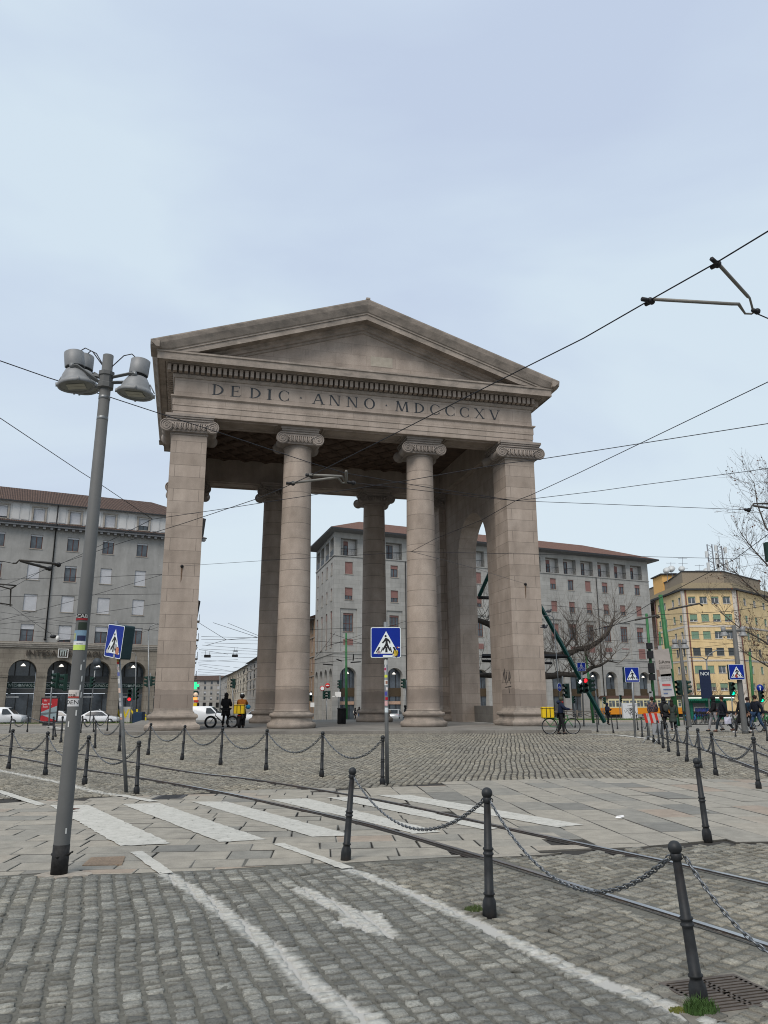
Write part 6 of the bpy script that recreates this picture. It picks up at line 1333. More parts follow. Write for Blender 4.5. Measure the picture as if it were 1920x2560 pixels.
# ---- far left: kerb, poster, cabinets, cars
def kerbline(a, b_, w, h, label='kerb', m=M_SILL, dep=.3):
    A, B2 = G(*a), G(*b_); d = (B2-A); d.z = 0; L = d.length; an = atan2(d.y, d.x); b = MB().use(m); b.box(0, 0, -.2, L, dep, h); o = b.build(label, None, None, kind='structure'); o.location = A; o.rotation_euler = (0, math.asin((B2.z-A.z)/-L) if L else 0, an)
kerbline((-80, 1814), (380, 1812), .3, .15); kerbline((1370, 1806), (1990, 1804), .3, .22)
M_GRS = mat('verge_grass', (.06, .095, .025), .9, var=.35, scale=2.5, bmp=.03)
def verge(a, b_, dep, z):
    A, B2 = G(*a), G(*b_); d = (B2-A).normalized(); n_ = Vector((-d.y, d.x, 0)); b = MB().use(M_GRS); q = [A+n_*.31, B2+n_*.31, B2+n_*dep, A+n_*dep]; b.add([(p.x, p.y, gz(p.y)+z*(.6 if k < 2 else 1)) for k, p in enumerate(q)]+[(p.x, p.y, gz(p.y)-.3) for p in q], [(0, 1, 2, 3), (0, 4, 5, 1), (2, 6, 7, 3)]); b.build('verge', None, None, kind='structure')
    rr = random.Random(int(a[0])+5); g = MB().use(M_GRS)
    for k in range(2600):
        p = A.lerp(B2, rr.random())+n_*rr.uniform(.35, min(dep, 8)); h = rr.uniform(.08, .3); z0 = gz(p.y)+z*.5; x = rr.gauss(0, .08); g.add([(p.x-.035, p.y, z0), (p.x+.035, p.y, z0), (p.x+x, p.y, z0+h)], [(0, 1, 2)])
    g.build('grass', None, None, kind='stuff', label='short winter grass on the verge '+('before the tram' if a[0] > 500 else 'before the parked cars'), category='grass')
verge((1370, 1806), (1990, 1804), 9, .25); verge((-80, 1814), (380, 1812), 1.6, .1)
P = D(124, 1770, 79); P.z = gz(79); t = thing('poster_stand', 'red and grey advertising poster in a black frame before the bank', 'poster', P, radians(-8)); w, h = 1.9, 2.45; b = MB().use(M_IR); b.bbox(-w/2, -.08, .25, w/2, .08, .25+h, .03); b.box(-w*.3, -.06, 0, w*.3, .06, .26); b.build('frame', None, t)
b = MB().use(mat('poster_red', (.3, .02, .025), .5)); x0, x1, z0, z1 = -w/2+.12, w/2-.12, .42, 2.58; b.add([(x0, -.084, z0), (x1, -.084, z0), (x1, -.084, z1), (x0, -.084, z1)], [(0, 1, 2, 3)])
b.use(mat('poster_pale', (.2, .26, .28), .5)); b.add([(x0, -.088, 1.05), (x1, -.088, .5), (x1, -.088, 1.9), (x0, -.088, 1.3)], [(0, 1, 2, 3)]); b.use(mat('poster_grey', (.09, .11, .12), .5)); b.add([(x0, -.092, .95), (x1, -.092, 1.2), (x1, -.092, 1.35), (x0, -.092, 1.2)], [(0, 1, 2, 3)]); b.build('poster', None, t)
for tx, sz, x, z in (('Open Day', .26, -.3, 2.05), ('Scuola', .2, -.42, 1.8), ('ISU', .22, -.45, 2.4)): q = link(text_mesh(tx, sz, M_SW, extr=.003), 'poster_lettering', t); q.location = (x, -.09, z); q.rotation_euler = (pi/2, 0, 0)
def cabinet(px0, px1, py0, py1, label, col, ink, seed, txt=None):
    P = G((px0+px1)/2, py1); A, B2 = D(px0, py1, P.y), D(px1, py1, P.y); w = B2.x-A.x; h = topz(P, py0)-P.z; t = thing('utility_cabinet', label, 'cabinet', P); b = MB().use(mat('cabinet_%d' % seed, col, .6, var=.1)); b.bbox(-w/2, 0, -.05, w/2, .6, h, .03); b.box(-.01, -.01, .1, .01, -.001, h-.1); b.build('casing', None, t); rr = random.Random(seed)
    b = MB().use(mat('ink_%s' % str(ink), ink, .7), True)
    if txt:
        me = text_mesh(txt, h*.75, MATS['ink_%s' % str(ink)], extr=.003, offs=.03); q = link(me, 'graffiti', t); q.location = (0, -.012, h*.55); q.rotation_euler = (pi/2, 0, 0)
    for k in range(7 if not txt else 2):
        x, z = rr.uniform(-w*.35, w*.35), rr.uniform(h*.25, h*.85); pts = []
        for q in range(9): pts.append((max(-w*.47, min(w*.47, x+rr.gauss(0, w*.13))), -.008, max(.05, min(h*.96, z+rr.gauss(0, h*.12)))))
        b.tube(pts, .018, 4)
    b.build('graffiti', None, t)
cabinet(294, 325, 1767, 1808, 'pale cabinet with yellow graffiti right of the parked cars', (.35, .35, .33), (.55, .42, .02), 1, '2WN'); cabinet(354, 378, 1781, 1811, 'low dark cabinet with yellow graffiti touching the left pier', (.16, .15, .14), (.55, .45, .02), 2, 'GN'); cabinet(1559, 1596, 1758, 1797, 'white cabinet covered in black graffiti before the tram', (.5, .51, .52), (.03, .03, .03), 3)
b = MB().use(mat('bottle_bank', (.012, .03, .06), .5)); P = G(346, 1812); b.bbox(-.5, -.5, 0, .5, .5, 1.3, .06); b.box(-.4, -.52, .9, .4, -.49, 1.1); o = b.build('recycling_bin'); o.location = P; tag(o, 'dark blue recycling bin before the fourth bank arch', 'bin')
# cars
M_CW = mat('car_white', (.62, .64, .66), .25, 0, var=.02); M_CG2 = glass_mat('car_glass', (.02, .024, .028), .05); M_TY = mat('tyre', (.015, .015, .016), .8); M_RIM = mat('wheel_rim', (.3, .31, .32), .35, .7); M_TAIL = mat('tail_light', (.45, .01, .03), .3); M_HEAD = mat('headlight', (.5, .52, .52), .2)
def car(label, P, rz, kind, flip=1, m=M_CW, s_=1., cat='car'):
    t = thing('parked_car' if kind != 'van' else 'white_van', label, cat, P, rz, group='vehicles waiting at the lights'); 
    if kind == 'van': prof = [(-2.2, .3), (2.15, .3), (2.2, .75), (2.1, .98), (1.35, 1.12), (.6, 1.78), (.2, 1.85), (-2.15, 1.85), (-2.2, 1.5)]; gh = [(1.22, 1.14), (.62, 1.7), (.12, 1.72), (.12, 1.14)]; belt = 1.12
    else: prof = [(-2.05, .32), (2.05, .32), (2.1, .6), (1.95, .78), (1.15, .92), (.45, 1.42), (-.2, 1.5), (-1.0, 1.45), (-1.75, 1.0), (-2.1, .92), (-2.12, .6)]; gh = [(1.02, .96), (.42, 1.36), (-.2, 1.43), (-.95, 1.38), (-1.5, 1.02)]; belt = .95
    w = .86; hz = max(z for _, z in prof); yw = lambda z: w if z <= belt else w*(1-.22*(z-belt)/(hz-belt))
    b = MB().use(m, True); n = len(prof); ins = .05
    rings = []
    for sgn, k in ((-1, 0), (-1, 1), (1, 1), (1, 0)):
        cx_, cz_ = 0, .9; rings.append([(cx_+(x-cx_)*(1 if k else .975)*flip, sgn*(yw(z)-(.0 if not k else ins)) if not k else sgn*(yw(z)-ins), cz_+(z-cz_)*(1 if k else .95)) for x, z in prof])
    vs = sum(rings, []); fs = []
    for r in range(3):
        for i in range(n): fs.append((r*n+i, r*n+(i+1) % n, (r+1)*n+(i+1) % n, (r+1)*n+i))
    fs.append(tuple(range(n-1, -1, -1))); fs.append(tuple(3*n+i for i in range(n))); b.add(vs, fs); b.build('body', None, t)
    b = MB().use(M_CG2)
    for sgn in (-1, 1):
        q = [(x*.97*flip, sgn*(yw(z)+.004), .9+(z-.9)*.95) for x, z in gh]; b.add(q, [tuple(range(len(q)))])
    if kind == 'van': b.add([(1.3*flip, -.7, 1.17), (1.3*flip, .7, 1.17), (.66*flip, .6, 1.76), (.66*flip, -.6, 1.76)], [(0, 1, 2, 3)])
    else: b.add([(1.13*flip, -.72, .955), (1.13*flip, .72, .955), (.5*flip, .6, 1.41), (.5*flip, -.6, 1.41)], [(0, 1, 2, 3)]); b.add([(-1.08*flip, -.6, 1.42), (-1.08*flip, .6, 1.42), (-1.74*flip, .7, 1.03), (-1.74*flip, -.7, 1.03)], [(0, 1, 2, 3)])
    b.build('window', None, t)
    for x in (-1.35, 1.35):
        for sgn in (-1, 1): b = MB().use(M_TY, True); b.lathe([(.1, -.1), (.3, -.1), (.32, -.06), (.32, .06), (.3, .1), (.1, .1)], (x*flip, sgn*.78, .32), 18, axis=(0, 1, 0)); q = b.build('wheel', None, t); b = MB().use(M_RIM, True); b.lathe([(.2, -.105), (.2, .105)], (x*flip, sgn*.78, .32), 12, axis=(0, 1, 0)); b.build('rim', None, q)
    b = MB().use(M_TAIL)
    for sgn in (-1, 1): b.cbox((-2.03*flip, sgn*.68, .85 if kind != 'van' else 1.1), (.14, .3, .18 if kind != 'van' else .5))
    b.build('tail_light', None, t); b = MB().use(M_HEAD)
    for sgn in (-1, 1): b.cbox((2.0*flip, sgn*.66, .68), (.16, .34, .14))
    b.build('headlight', None, t)
aL = angL*.55
def gp(px, y): p = D(px, 1770, y); return Vector((p.x, y, gz(y)))
car('white van with a long body at the left edge behind the green pole', gp(10, 84), radians(6), 'van', s_=1.); car('white hatchback half hidden behind the red poster', gp(150, 91), radians(8), 'car'); car('white hatchback between the lamp post and the yellow graffiti', gp(250, 90), radians(8), 'car'); car('white box van behind the white hatchback by the fourth arch', gp(236, 95), radians(8), 'van'); car('white van between the left pier and the delivery riders', gp(517, 84), radians(0), 'van')
car('white car behind the second column base with its rear showing', gp(658, 86), radians(60), 'car'); car('pale grey car parked behind the central sign post', gp(985, 92), radians(80), 'car', m=mat('car_silver', (.4, .42, .43), .3, .3))
bpy.context.view_layer.update()
# ================================================================ PEOPLE, CYCLES, TRAM, KIOSK
def skin(name, pts, edges, m, parent, sub=1, root=0, smooth=True):
    """one continuous surface grown round a skeleton of joints (position, radius)"""
    me = bpy.data.meshes.new(name); me.from_pydata([tuple(p) for p, r in pts], edges, []); o = bpy.data.objects.new(name, me); S.collection.objects.link(o)
    o.modifiers.new('s', 'SKIN'); 
    if not me.skin_vertices: bm = bmesh.new(); bm.from_mesh(me); bm.verts.layers.skin.verify(); bm.to_mesh(me); bm.free()
    for i, (p, r) in enumerate(pts):
        sv = me.skin_vertices[0].data[i]; sv.radius = r if hasattr(r, '__len__') else (r, r); sv.use_root = (i == root)
    if sub: q = o.modifiers.new('b', 'SUBSURF'); q.levels = sub; q.render_levels = sub
    dg = bpy.context.evaluated_depsgraph_get(); nm = bpy.data.meshes.new_from_object(o.evaluated_get(dg)); bpy.data.objects.remove(o); bpy.data.meshes.remove(me)
    nm.materials.clear(); nm.materials.append(m)
    for p in nm.polygons: p.material_index = 0; p.use_smooth = smooth
    return link(nm, name, parent)
M_SKIN = mat('skin', (.33, .19, .13), .6, var=.06); M_SKD = mat('skin_dark', (.12, .06, .04), .6, var=.06)
def cloth(n, c): return mat('cloth_'+n, c, .9, var=.25, scale=9, bmp=.002)
C_BK = cloth('black', (.012, .012, .014)); C_NV = cloth('navy', (.012, .018, .04)); C_JN = cloth('jeans', (.03, .06, .12))
def person(label, P, rz, H=1.74, top=C_BK, leg=C_BK, hood=None, hair=(.02, .014, .01), step=.0, arms=((.1, .05), (.1, .05)), coat=0, skinm=M_SKIN, shoe=(.015, .015, .016), lean=0., bulk=1., bag=None, long_hair=False, cat='person'):
    """faces -y before rz; step = half stride; arms = (forward swing, bend) left/right"""
    t = thing('person', label, cat, P, rz); k = H/1.75; V = lambda x, y, z: Vector((x, y-lean*(max(0, z-.95))**1.1, z))*k
    hips, waist, chest, neck, chin = V(0, 0, .95), V(0, 0, 1.1), V(0, 0, 1.33), V(0, .01, 1.47), V(0, -.005, 1.54)
    hd, crown = V(0, -.01, 1.63), V(0, 0, 1.7)
    legs = []
    for s_, st in ((-1, step), (1, -step)):
        kn = V(s_*.1, -st*.55-.02-abs(st)*.12, .5); an = V(s_*.1, -st+(.05 if st < 0 else 0), .09+(.07 if st < -.1 else 0)); legs.append((V(s_*.095, 0, .9), kn, an, an+Vector((0, -.13, -.055 if st >= -.1 else -.1))*k))
    arm = []
    for s_, (sw, bd) in ((-1, arms[0]), (1, arms[1])):
        sh = V(s_*.19, .01, 1.4); el = sh+Vector((s_*.06, -.27*sin(sw)+.02, -.28*cos(sw)))*k; wr = el+Vector((-s_*.02*(1+bd*3), -.25*sin(sw+bd), -.25*cos(sw+bd)))*k; arm.append((sh, el, wr, wr+(wr-el).normalized()*.075*k))
    pts = [(hips, (.12*k, .1*k)), (waist, (.115*k, .09*k)), (chest, (.13*k, .1*k)), (neck, .05*k), (chin, .05*k), (hd, (.078*k, .092*k)), (crown, (.065*k, .075*k))]; ed = [(i, i+1) for i in range(6)]
    for L in legs: b = len(pts); pts += [(L[0], .082*k), (L[1], .055*k), (L[2], .038*k), (L[3], (.038*k, .028*k))]; ed += [(0, b), (b, b+1), (b+1, b+2), (b+2, b+3)]
    for A in arm: b = len(pts); pts += [(A[0], .05*k), (A[1], .037*k), (A[2], .026*k), (A[3], (.03*k, .015*k))]; ed += [(2, b), (b, b+1), (b+1, b+2), (b+2, b+3)]
    body = skin('body', pts, ed, skinm, t)
    fb = MB().use(skinm, True)
    for A in arm:
        d = (A[3]-A[2]).normalized(); sd_ = d.cross(Vector((0, 0, 1))); sd_ = sd_.normalized() if sd_.length > .1 else Vector((0, 1, 0)); nn = d.cross(sd_)
        for q, ln in enumerate((.06, .075, .08, .07)): o = A[3]+sd_*(q-1.5)*.018*k; fb.tube([o-d*.02*k, o+d*ln*.5*k+nn*.006, o+d*ln*k*.8+nn*.022*k], [.009*k, .008*k, .006*k], 5)
        o = A[2]+d*.02*k+sd_*.03*k; fb.tube([o, o+(d*.6+sd_*.5)*.05*k, o+(d*.9+sd_*.4)*.075*k], [.01*k, .009*k, .007*k], 5)
    fb.build('fingers', None, body); nb = MB().use(skinm, True); c = hd+Vector((0, -.088, -.015))*k; nb.sphere(c, .016*k, 6, 5, (.8, 1.2, 1.6)); nb.use(mat('lips', (.2, .07, .06), .5), True); nb.sphere(hd+Vector((0, -.08, -.055))*k, .012*k, 6, 4, (2, .8, .5)); nb.use(C_BK, True)
    for s_ in (-1, 1): nb.sphere(hd+Vector((s_*.03, -.082, .01))*k, .009*k, 6, 4)
    nb.build('face', None, body)
    # trousers, jacket, shoes
    pts = [(V(0, 0, .98), (.15*k*bulk, .12*k*bulk))]; ed = []
    for L in legs: b = len(pts); pts += [(L[0], .1*k), (L[1], .075*k), (L[2], .06*k)]; ed += [(0, b), (b, b+1), (b+1, b+2)]
    skin('trousers', pts, ed, leg, t)
    g = bulk; pts = [(V(0, 0, .9), (.155*k*g, .125*k*g)), (V(0, 0, 1.08), (.145*k*g, .12*k*g)), (V(0, 0, 1.3), (.165*k*g, .13*k*g)), (V(0, .01, 1.43), (.1*k, .09*k)), (V(0, .0, 1.5), (.07*k, .07*k))]; ed = [(i, i+1) for i in range(4)]
    for A in arm: b = len(pts); pts += [(A[0], .075*k*g), (A[1], .062*k*g), (A[2], .045*k*g)]; ed += [(2, b), (b, b+1), (b+1, b+2)]
    skin('jacket', pts, ed, top, t)
    if coat: b = MB().use(top, True); zt = .98; b.lathe([(.155*g, 1.0-zt), (.165*g, .85-zt), (.18*g, coat+.1-zt), (.195*g, coat-zt), (.17*g, coat-zt+.01)], V(0, 0, zt), 16, caps=False); b.build('coat_skirt', None, t)
    b = MB().use(mat('shoe_%.2f_%.2f' % (shoe[0], shoe[2]), shoe, .6), True)
    for L in legs: c = L[2]+Vector((0, -.05, -.045))*k; b.sphere(c, .05*k, 10, 6, (.95, 2.6, .95))
    b.build('shoes', None, t)
    b = MB().use(hood or mat('hair_%.3f' % hair[0], hair, .8, var=.3, scale=30), True)
    if hood: b.sphere(hd+Vector((0, .02, .015))*k, .125*k, 14, 10, (.92, 1., 1.12)); b.sphere(V(0, .04, 1.5), .11*k, 12, 8, (1.1, .9, .7))
    else:
        b.sphere(hd+Vector((0, .018, .03))*k, .105*k, 14, 10, (.9, 1., 1.05))
        if long_hair: b.sphere(V(0, .07, 1.46), .11*k, 12, 8, (1.0, .6, 1.5))
    b.build('hood' if hood else 'hair', None, t)
    if bag: bag(t, k, V, arm)
    return t
def gpx(px, py): p = G(px, py); return p
def bpack(c):
    def f(t, k, V, arm): b = MB().use(c, True); b.sphere(V(0, .2, 1.2), .17*k, 12, 8, (.95, .55, 1.25)); b.tube([V(.1, .08, 1.45), V(.12, -.12, 1.3), V(.12, .05, 1.05)], .02, 5); b.tube([V(-.1, .08, 1.45), V(-.12, -.12, 1.3), V(-.12, .05, 1.05)], .02, 5); b.build('backpack', None, t)
    return f
def handbag(c, s_=1, name='bag'):
    def f(t, k, V, arm): a = arm[1 if s_ > 0 else 0][3]; b = MB().use(c, True); b.bbox(a.x-.05, a.y-.16, a.z-.42, a.x+.05, a.y+.16, a.z-.1, .03); b.tube([a+Vector((0, -.1, -.1)), a, a+Vector((0, .1, -.1))], .008, 4); b.build(name, None, t)
    return f
AW = pi  # walking away: back to the viewer
m_, t_, b_ = nodes('plaid', .9); tc = NN(t_, 'ShaderNodeTexCoord'); ck = NN(t_, 'ShaderNodeTexChecker'); ck.inputs['Scale'].default_value = 9; ck.inputs['Color1'].default_value = (.016, .018, .035, 1); ck.inputs['Color2'].default_value = (.12, .07, .06, 1); t_.links.new(tc.outputs['Object'], ck.inputs[0]); t_.links.new(ck.outputs[0], b_.inputs['Base Color']); M_PLD = m_
person('person in a dark plaid jacket and rust orange trousers walking behind the striped barrier', gpx(1636, 1829), AW, 1.72, M_PLD, cloth('rust', (.3, .07, .02)), None, (.03, .015, .01), .16, ((.2, .3), (-.2, .3)), bulk=1.15)
person('person in a black coat with a grey backpack walking away', gpx(1665, 1829), AW+.2, 1.7, C_BK, C_BK, C_BK, step=.3, coat=.75, arms=((.4, .3), (-.3, .2)), shoe=(.3, .3, .3), bag=bpack(cloth('grey', (.045, .048, .045))), bulk=1.1)
person('person in a grey green coat carrying a small green bag', gpx(1685, 1829), AW-.3, 1.58, cloth('green', (.04, .05, .045)), C_BK, None, (.02, .012, .01), .25, ((.2, .2), (.1, .2)), coat=.55, long_hair=True, bag=handbag(cloth('teal', (.03, .1, .08)), -1))
person('person in a short black puffer jacket and pale grey skirt walking right to left', gpx(1790, 1829), -pi/2-.3, 1.74, C_BK, cloth('pale', (.25, .25, .26)), C_BK, step=.3, arms=((.3, .6), (.2, .6)), bulk=1.2)
person('person in a long dark coat with a white tote bag and brown shoes', gpx(1812, 1830), -pi/2-.15, 1.74, cloth('ink', (.012, .014, .022)), cloth('slate', (.02, .028, .035)), None, (.04, .018, .012), .36, ((.4, .2), (-.3, .2)), coat=.8, shoe=(.07, .03, .022), bulk=1.1, bag=handbag(cloth('white', (.5, .5, .6)), 1))
person('person in a long black coat and white sneakers beside the right lamp post', gpx(1860, 1833), -pi/2, 1.78, C_BK, C_BK, None, (.01, .01, .01), .32, ((.3, .2), (-.3, .2)), coat=.45, shoe=(.4, .4, .4), bulk=1.05)
person('person in blue jeans and dark parka with pale fur collar at the right', gpx(1896, 1832), -pi/2+.3, 1.76, cloth('dkblue', (.012, .015, .024)), C_JN, None, (.015, .01, .008), .32, ((.4, .2), (-.4, .2)), bulk=1.25, bag=lambda t, k, V, a: MB().use(cloth('fur', (.28, .2, .13)), True).sphere(V(0, .05, 1.47), .15, 12, 6, (1., 1., .4)).build('fur_collar', None, t))
person('person in a blue jacket half hidden behind the long black coat', gpx(1876, 1826), -pi/2, 1.68, cloth('petrol', (.015, .035, .06)), C_BK, None, (.02, .015, .012), .2)
person('person in a navy hooded jacket standing alone with hands in front', gpx(1521, 1812), .6, 1.75, C_NV, C_BK, C_NV, step=.12, arms=((.4, 1.6), (.4, 1.6)), bulk=1.2)
P_ = G(563, 1818, .14); person('tall person all in black standing beside the fat-tyre bike under the gate', P_, AW-.2, 1.93, C_BK, C_BK, C_BK, step=.08, coat=.55, arms=((.3, 1.2), (.3, 1.2)), bulk=1.45)
P_ = gpx(888, 1804); person('small distant person in black with a pale bag by the dark column base', P_, 1., 1.62, C_BK, C_BK, C_BK, step=.2, arms=((.2, .4), (.1, .5)), bag=bpack(cloth('cream', (.45, .43, .4))))
P_ = gpx(898, 1802); person('small distant person in dark jacket and jeans looking at a phone near the pale building', P_, .3, 1.72, C_BK, C_JN, C_BK, step=.1, arms=((.4, 1.8), (.4, 1.8)))
P_ = gpx(1013, 1812); person('dark figure partly hidden by the third column', P_, -pi/2, 1.7, C_BK, C_BK, C_BK, step=.1)
# ---- cycles
def wheel(t, c, r, w, rim=M_RIM, spokes=14):
    b = MB().use(M_TY, True); b.tube([(c[0]+r*cos(a), c[1], c[2]+r*sin(a)) for a in np.linspace(0, 2*pi, 29)], w, 6, caps=False); o = b.build('wheel', None, t)
    b = MB().use(rim, True); b.tube([(c[0]+(r-w*1.1)*cos(a), c[1], c[2]+(r-w*1.1)*sin(a)) for a in np.linspace(0, 2*pi, 25)], w*.35, 5, caps=False); b.tube([(c[0], c[1]-.04, c[2]), (c[0], c[1]+.04, c[2])], .025, 8)
    for k in range(spokes): a = 2*pi*k/spokes; b.tube([(c[0], c[1], c[2]), (c[0]+(r-w)*cos(a), c[1], c[2]+(r-w)*sin(a))], .0018, 3, caps=False)
    b.build('rim', None, o)
def bicycle(label, P, rz, col, r=.33, w=.02, wb=1.06, cat='bicycle', group=None, basket=False, extra=None, lean=0):
    t = thing('bicycle', label, cat, P, rz, group); t.rotation_euler = (lean, 0, rz); wheel(t, (-wb/2, 0, r), r, w); wheel(t, (wb/2, 0, r), r, w)
    b = MB().use(col, True); F = lambda x, z, y=0: Vector((x, y, z)); bb = F(-.08, .3); st = F(-.24, .78); hd = F(.32, .85); hb = F(.36, .66); ra = F(-wb/2, r); fa = F(wb/2, r)
    for a, c, q in ((bb, st, .018), (st, hd, .016), (bb, hb, .024), (hd, hb, .02)): b.tube([a, c], q, 7)
    for y in (-.05, .05): b.tube([F(-.22, .7, 0), ra+Vector((0, y, 0))], .009, 5); b.tube([bb, ra+Vector((0, y, 0))], .01, 5); b.tube([hb, fa+Vector((0, y, 0))], .012, 5)
    b.build('frame', None, t); b = MB().use(C_BK, True); b.sphere((-.26, 0, .93), .1, 10, 6, (1.35, .75, .35)); b.tube([st, F(-.26, .92)], .013, 6); b.build('saddle', None, t)
    b = MB().use(M_IR, True); b.tube([hd, F(.3, 1.0)], .014, 6); b.tube([F(.22, 1.04, -.3), F(.3, 1.02, -.1), F(.3, 1.02, .1), F(.22, 1.04, .3)], .013, 6); b.build('handlebar', None, t)
    b = MB().use(M_IR, True); b.lathe([(.09, -.006), (.09, .006)], bb, 14, axis=(0, 1, 0)); b.tube([bb, bb+Vector((.08, -.07, -.14)), bb+Vector((.08, -.13, -.14))], .01, 5); b.tube([bb, bb+Vector((-.08, .07, .14)), bb+Vector((-.08, .13, .14))], .01, 5); b.build('crank', None, t)
    if basket: b = MB().use(M_IR); b.box(.42, -.16, .78, .72, .16, .82); b.box(.42, -.17, .82, .44, .17, 1.02); b.box(.7, -.17, .82, .72, .17, 1.02); b.box(.44, -.17, .82, .7, -.15, 1.02); b.box(.44, .15, .82, .7, .17, 1.02); b.build('basket', None, t)
    if extra: extra(t)
    return t
M_GRF = mat('green_frame', (.03, .22, .06), .4); M_YEL = mat('delivery_yellow', (.62, .42, .012), .55, var=.08, bmp=.004); M_BLB = mat('share_bike_blue', (.015, .16, .42), .4); M_BKF = mat('black_frame', (.015, .015, .017), .4); M_WHB = mat('white_frame', (.5, .5, .52), .4)
def carrier(t):
    b = MB().use(M_GRF, True); b.tube([(-.24, 0, .7), (-.85, 0, .74)], .02, 5); b.tube([(-.8, .05, .74), (-.53, .05, .38)], .012, 5); b.tube([(-.8, -.05, .74), (-.53, -.05, .38)], .012, 5); b.box(-.88, -.13, .73, -.3, .13, .75); b.build('carrier', None, t)
PB = G(1404, 1835); bicycle('green delivery bicycle with a disc brake standing at the podium edge', PB, 0, M_GRF, .36, .024, 1.1, extra=carrier)
def delivery_box(loc, s_, label, rz=0):
    t = thing('delivery_box', label, 'delivery box', loc, rz); b = MB().use(M_YEL); w, d, h = s_; b.bbox(-w/2, -d/2, 0, w/2, d/2, h, .03); b.build('box', None, t); b = MB().use(C_BK); b.box(-w/2-.006, -d/2-.006, h*.86, w/2+.006, d/2+.006, h*.91); b.box(-w*.2, -d/2-.008, .02, -w*.14, -d/2-.001, h*.95); b.box(w*.12, -d/2-.008, .02, w*.18, -d/2-.001, h*.95); b.build('strap', None, t); return t
delivery_box(PB+Vector((-.62, 0, .755)), (.56, .45, .5), 'yellow insulated delivery box strapped on the green bicycle carrier')
person('delivery cyclist in a navy puffer jacket and green cap holding the bicycle', PB+Vector((-.05, -.22, 0)), pi/2-.1, 1.72, C_NV, C_BK, None, (.05, .055, .035), .1, ((.75, .7), (.75, .6)), skinm=M_SKD, bulk=1.25, lean=.12, bag=lambda t, k, V, a: (MB().use(C_NV, True).sphere(V(0, .12, 1.5), .12, 12, 8, (1.1, .9, .8)).build('hood_down', None, t), MB().use(cloth('scarf', (.3, .03, .03)), True).sphere(V(0, -.07, 1.5), .06, 10, 6, (1.2, .8, .8)).build('scarf', None, t)))
P_ = G(552, 1819, .14); bicycle('black fat-tyre bike standing beside the person in black', P_+Vector((.0, .1, 0)), pi, M_BKF, .31, .055, 1.25)
# motor scooter seen from behind with yellow box, and its rider
P_ = G(598, 1820, .14); t = thing('motor_scooter', 'motor scooter seen from behind under its yellow top case', 'scooter', P_, 0); b = MB().use(M_TY, True); b.tube([(0, .3*cos(a), .3+.24*sin(a)) for a in np.linspace(0, 2*pi, 21)], .075, 8, caps=False); b.build('wheel', None, t)
b = MB().use(M_BKF, True); b.sphere((0, .25, .62), .2, 12, 8, (.9, 2.2, .9)); b.tube([(0, .3, .3), (0, .9, .35)], .09, 6); b.sphere((0, 1.0, .7), .2, 10, 8, (1, .6, 2.2)); b.use(M_RED, True); b.sphere((0, -.16, .68), .06, 8, 6, (2, .5, .6)); b.build('body', None, t)
b = MB().use(M_BKF, True); b.tube([(-.33, .9, 1.08), (0, .95, 1.12), (.33, .9, 1.08)], .018, 6); b.build('handlebar', None, t)
b = MB().use(M_TY, True); b.tube([(0, 1.2+.24*cos(a), .27+.24*sin(a)) for a in np.linspace(0, 2*pi, 21)], .06, 8, caps=False); b.build('wheel', None, t)
delivery_box(P_+Vector((0, -.12, .78)), (.58, .5, .5), 'sagging yellow delivery case on the back of the motor scooter')
t = person('rider in an orange brown jacket and white-topped helmet astride the scooter, right foot down', P_+Vector((.02, .42, 0)), AW, 1.86, cloth('orange', (.3, .105, .02)), C_BK, None, (.01, .01, .01), 0, ((.9, .6), (.9, .6)), bulk=1.3, lean=.1, bag=lambda t, k, V, a: (MB().use(M_BKF, True).sphere(V(0, .0, 1.66), .16, 16, 10, (.9, 1, .95)).build('helmet', None, t), MB().use(M_SW, True).sphere(V(0, .02, 1.74), .13, 14, 8, (.8, .9, .6)).build('helmet_top', None, t), MB().use(cloth('skyblue', (.02, .16, .3)), True).sphere(V(-.33, -.1, 1.08), .13, 10, 8, (1.1, .6, 1)).build('blue_bag', None, t)))
# parked cycles on the right
G_ = 'cycles and scooters parked behind the walkers'
p0 = bicycle('blue share bike leaning among the parked cycles', gpx(1716, 1814), radians(70), M_BLB, .34, .03, 1.1, group=G_, basket=True)
bpy.context.view_layer.update()
spots = [(1737, 1812, 60, 'blue share bike right of the second bell lamp post', M_BLB), (1757, 1808, 85, 'dark bike in the rack nearest the blue share bikes', M_BKF), (1766, 1807, 80, 'dark bike in the rack, second from the blue ones', M_BKF), (1775, 1807, 95, 'dark bike in the rack, third from the blue ones', M_BKF), (1826, 1814, 50, 'white bike behind the tote bag', M_WHB), (1838, 1812, 110, 'dark bike between the tote bag and the lamp post', M_BKF), (1848, 1812, 70, 'white bike left of the right lamp post', M_WHB), (1872, 1814, 60, 'pale bike behind the blue jacket', M_WHB), (1908, 1816, 110, 'green share bike at the right edge', M_GRF), (1917, 1818, 80, 'second green share bike cut by the right edge', M_GRF)]
def copy2(o, m=None, loc=None, rz=None, label=None):
    c = o.copy(); S.collection.objects.link(c); c.location = loc; c.rotation_euler = (radians(6), 0, rz); c['label'] = label
    for k in [q for q in bpy.data.objects if q.parent == o]:
        d = k.copy(); S.collection.objects.link(d); d.parent = c
        if k.name.startswith('frame'): d.data = k.data.copy(); d.data.materials[0] = m
        for g in [q for q in bpy.data.objects if q.parent == k]: e_ = g.copy(); S.collection.objects.link(e_); e_.parent = d
    return c
for px, py, a, lab, m in spots: copy2(p0, m, gpx(px, py), radians(a), lab)
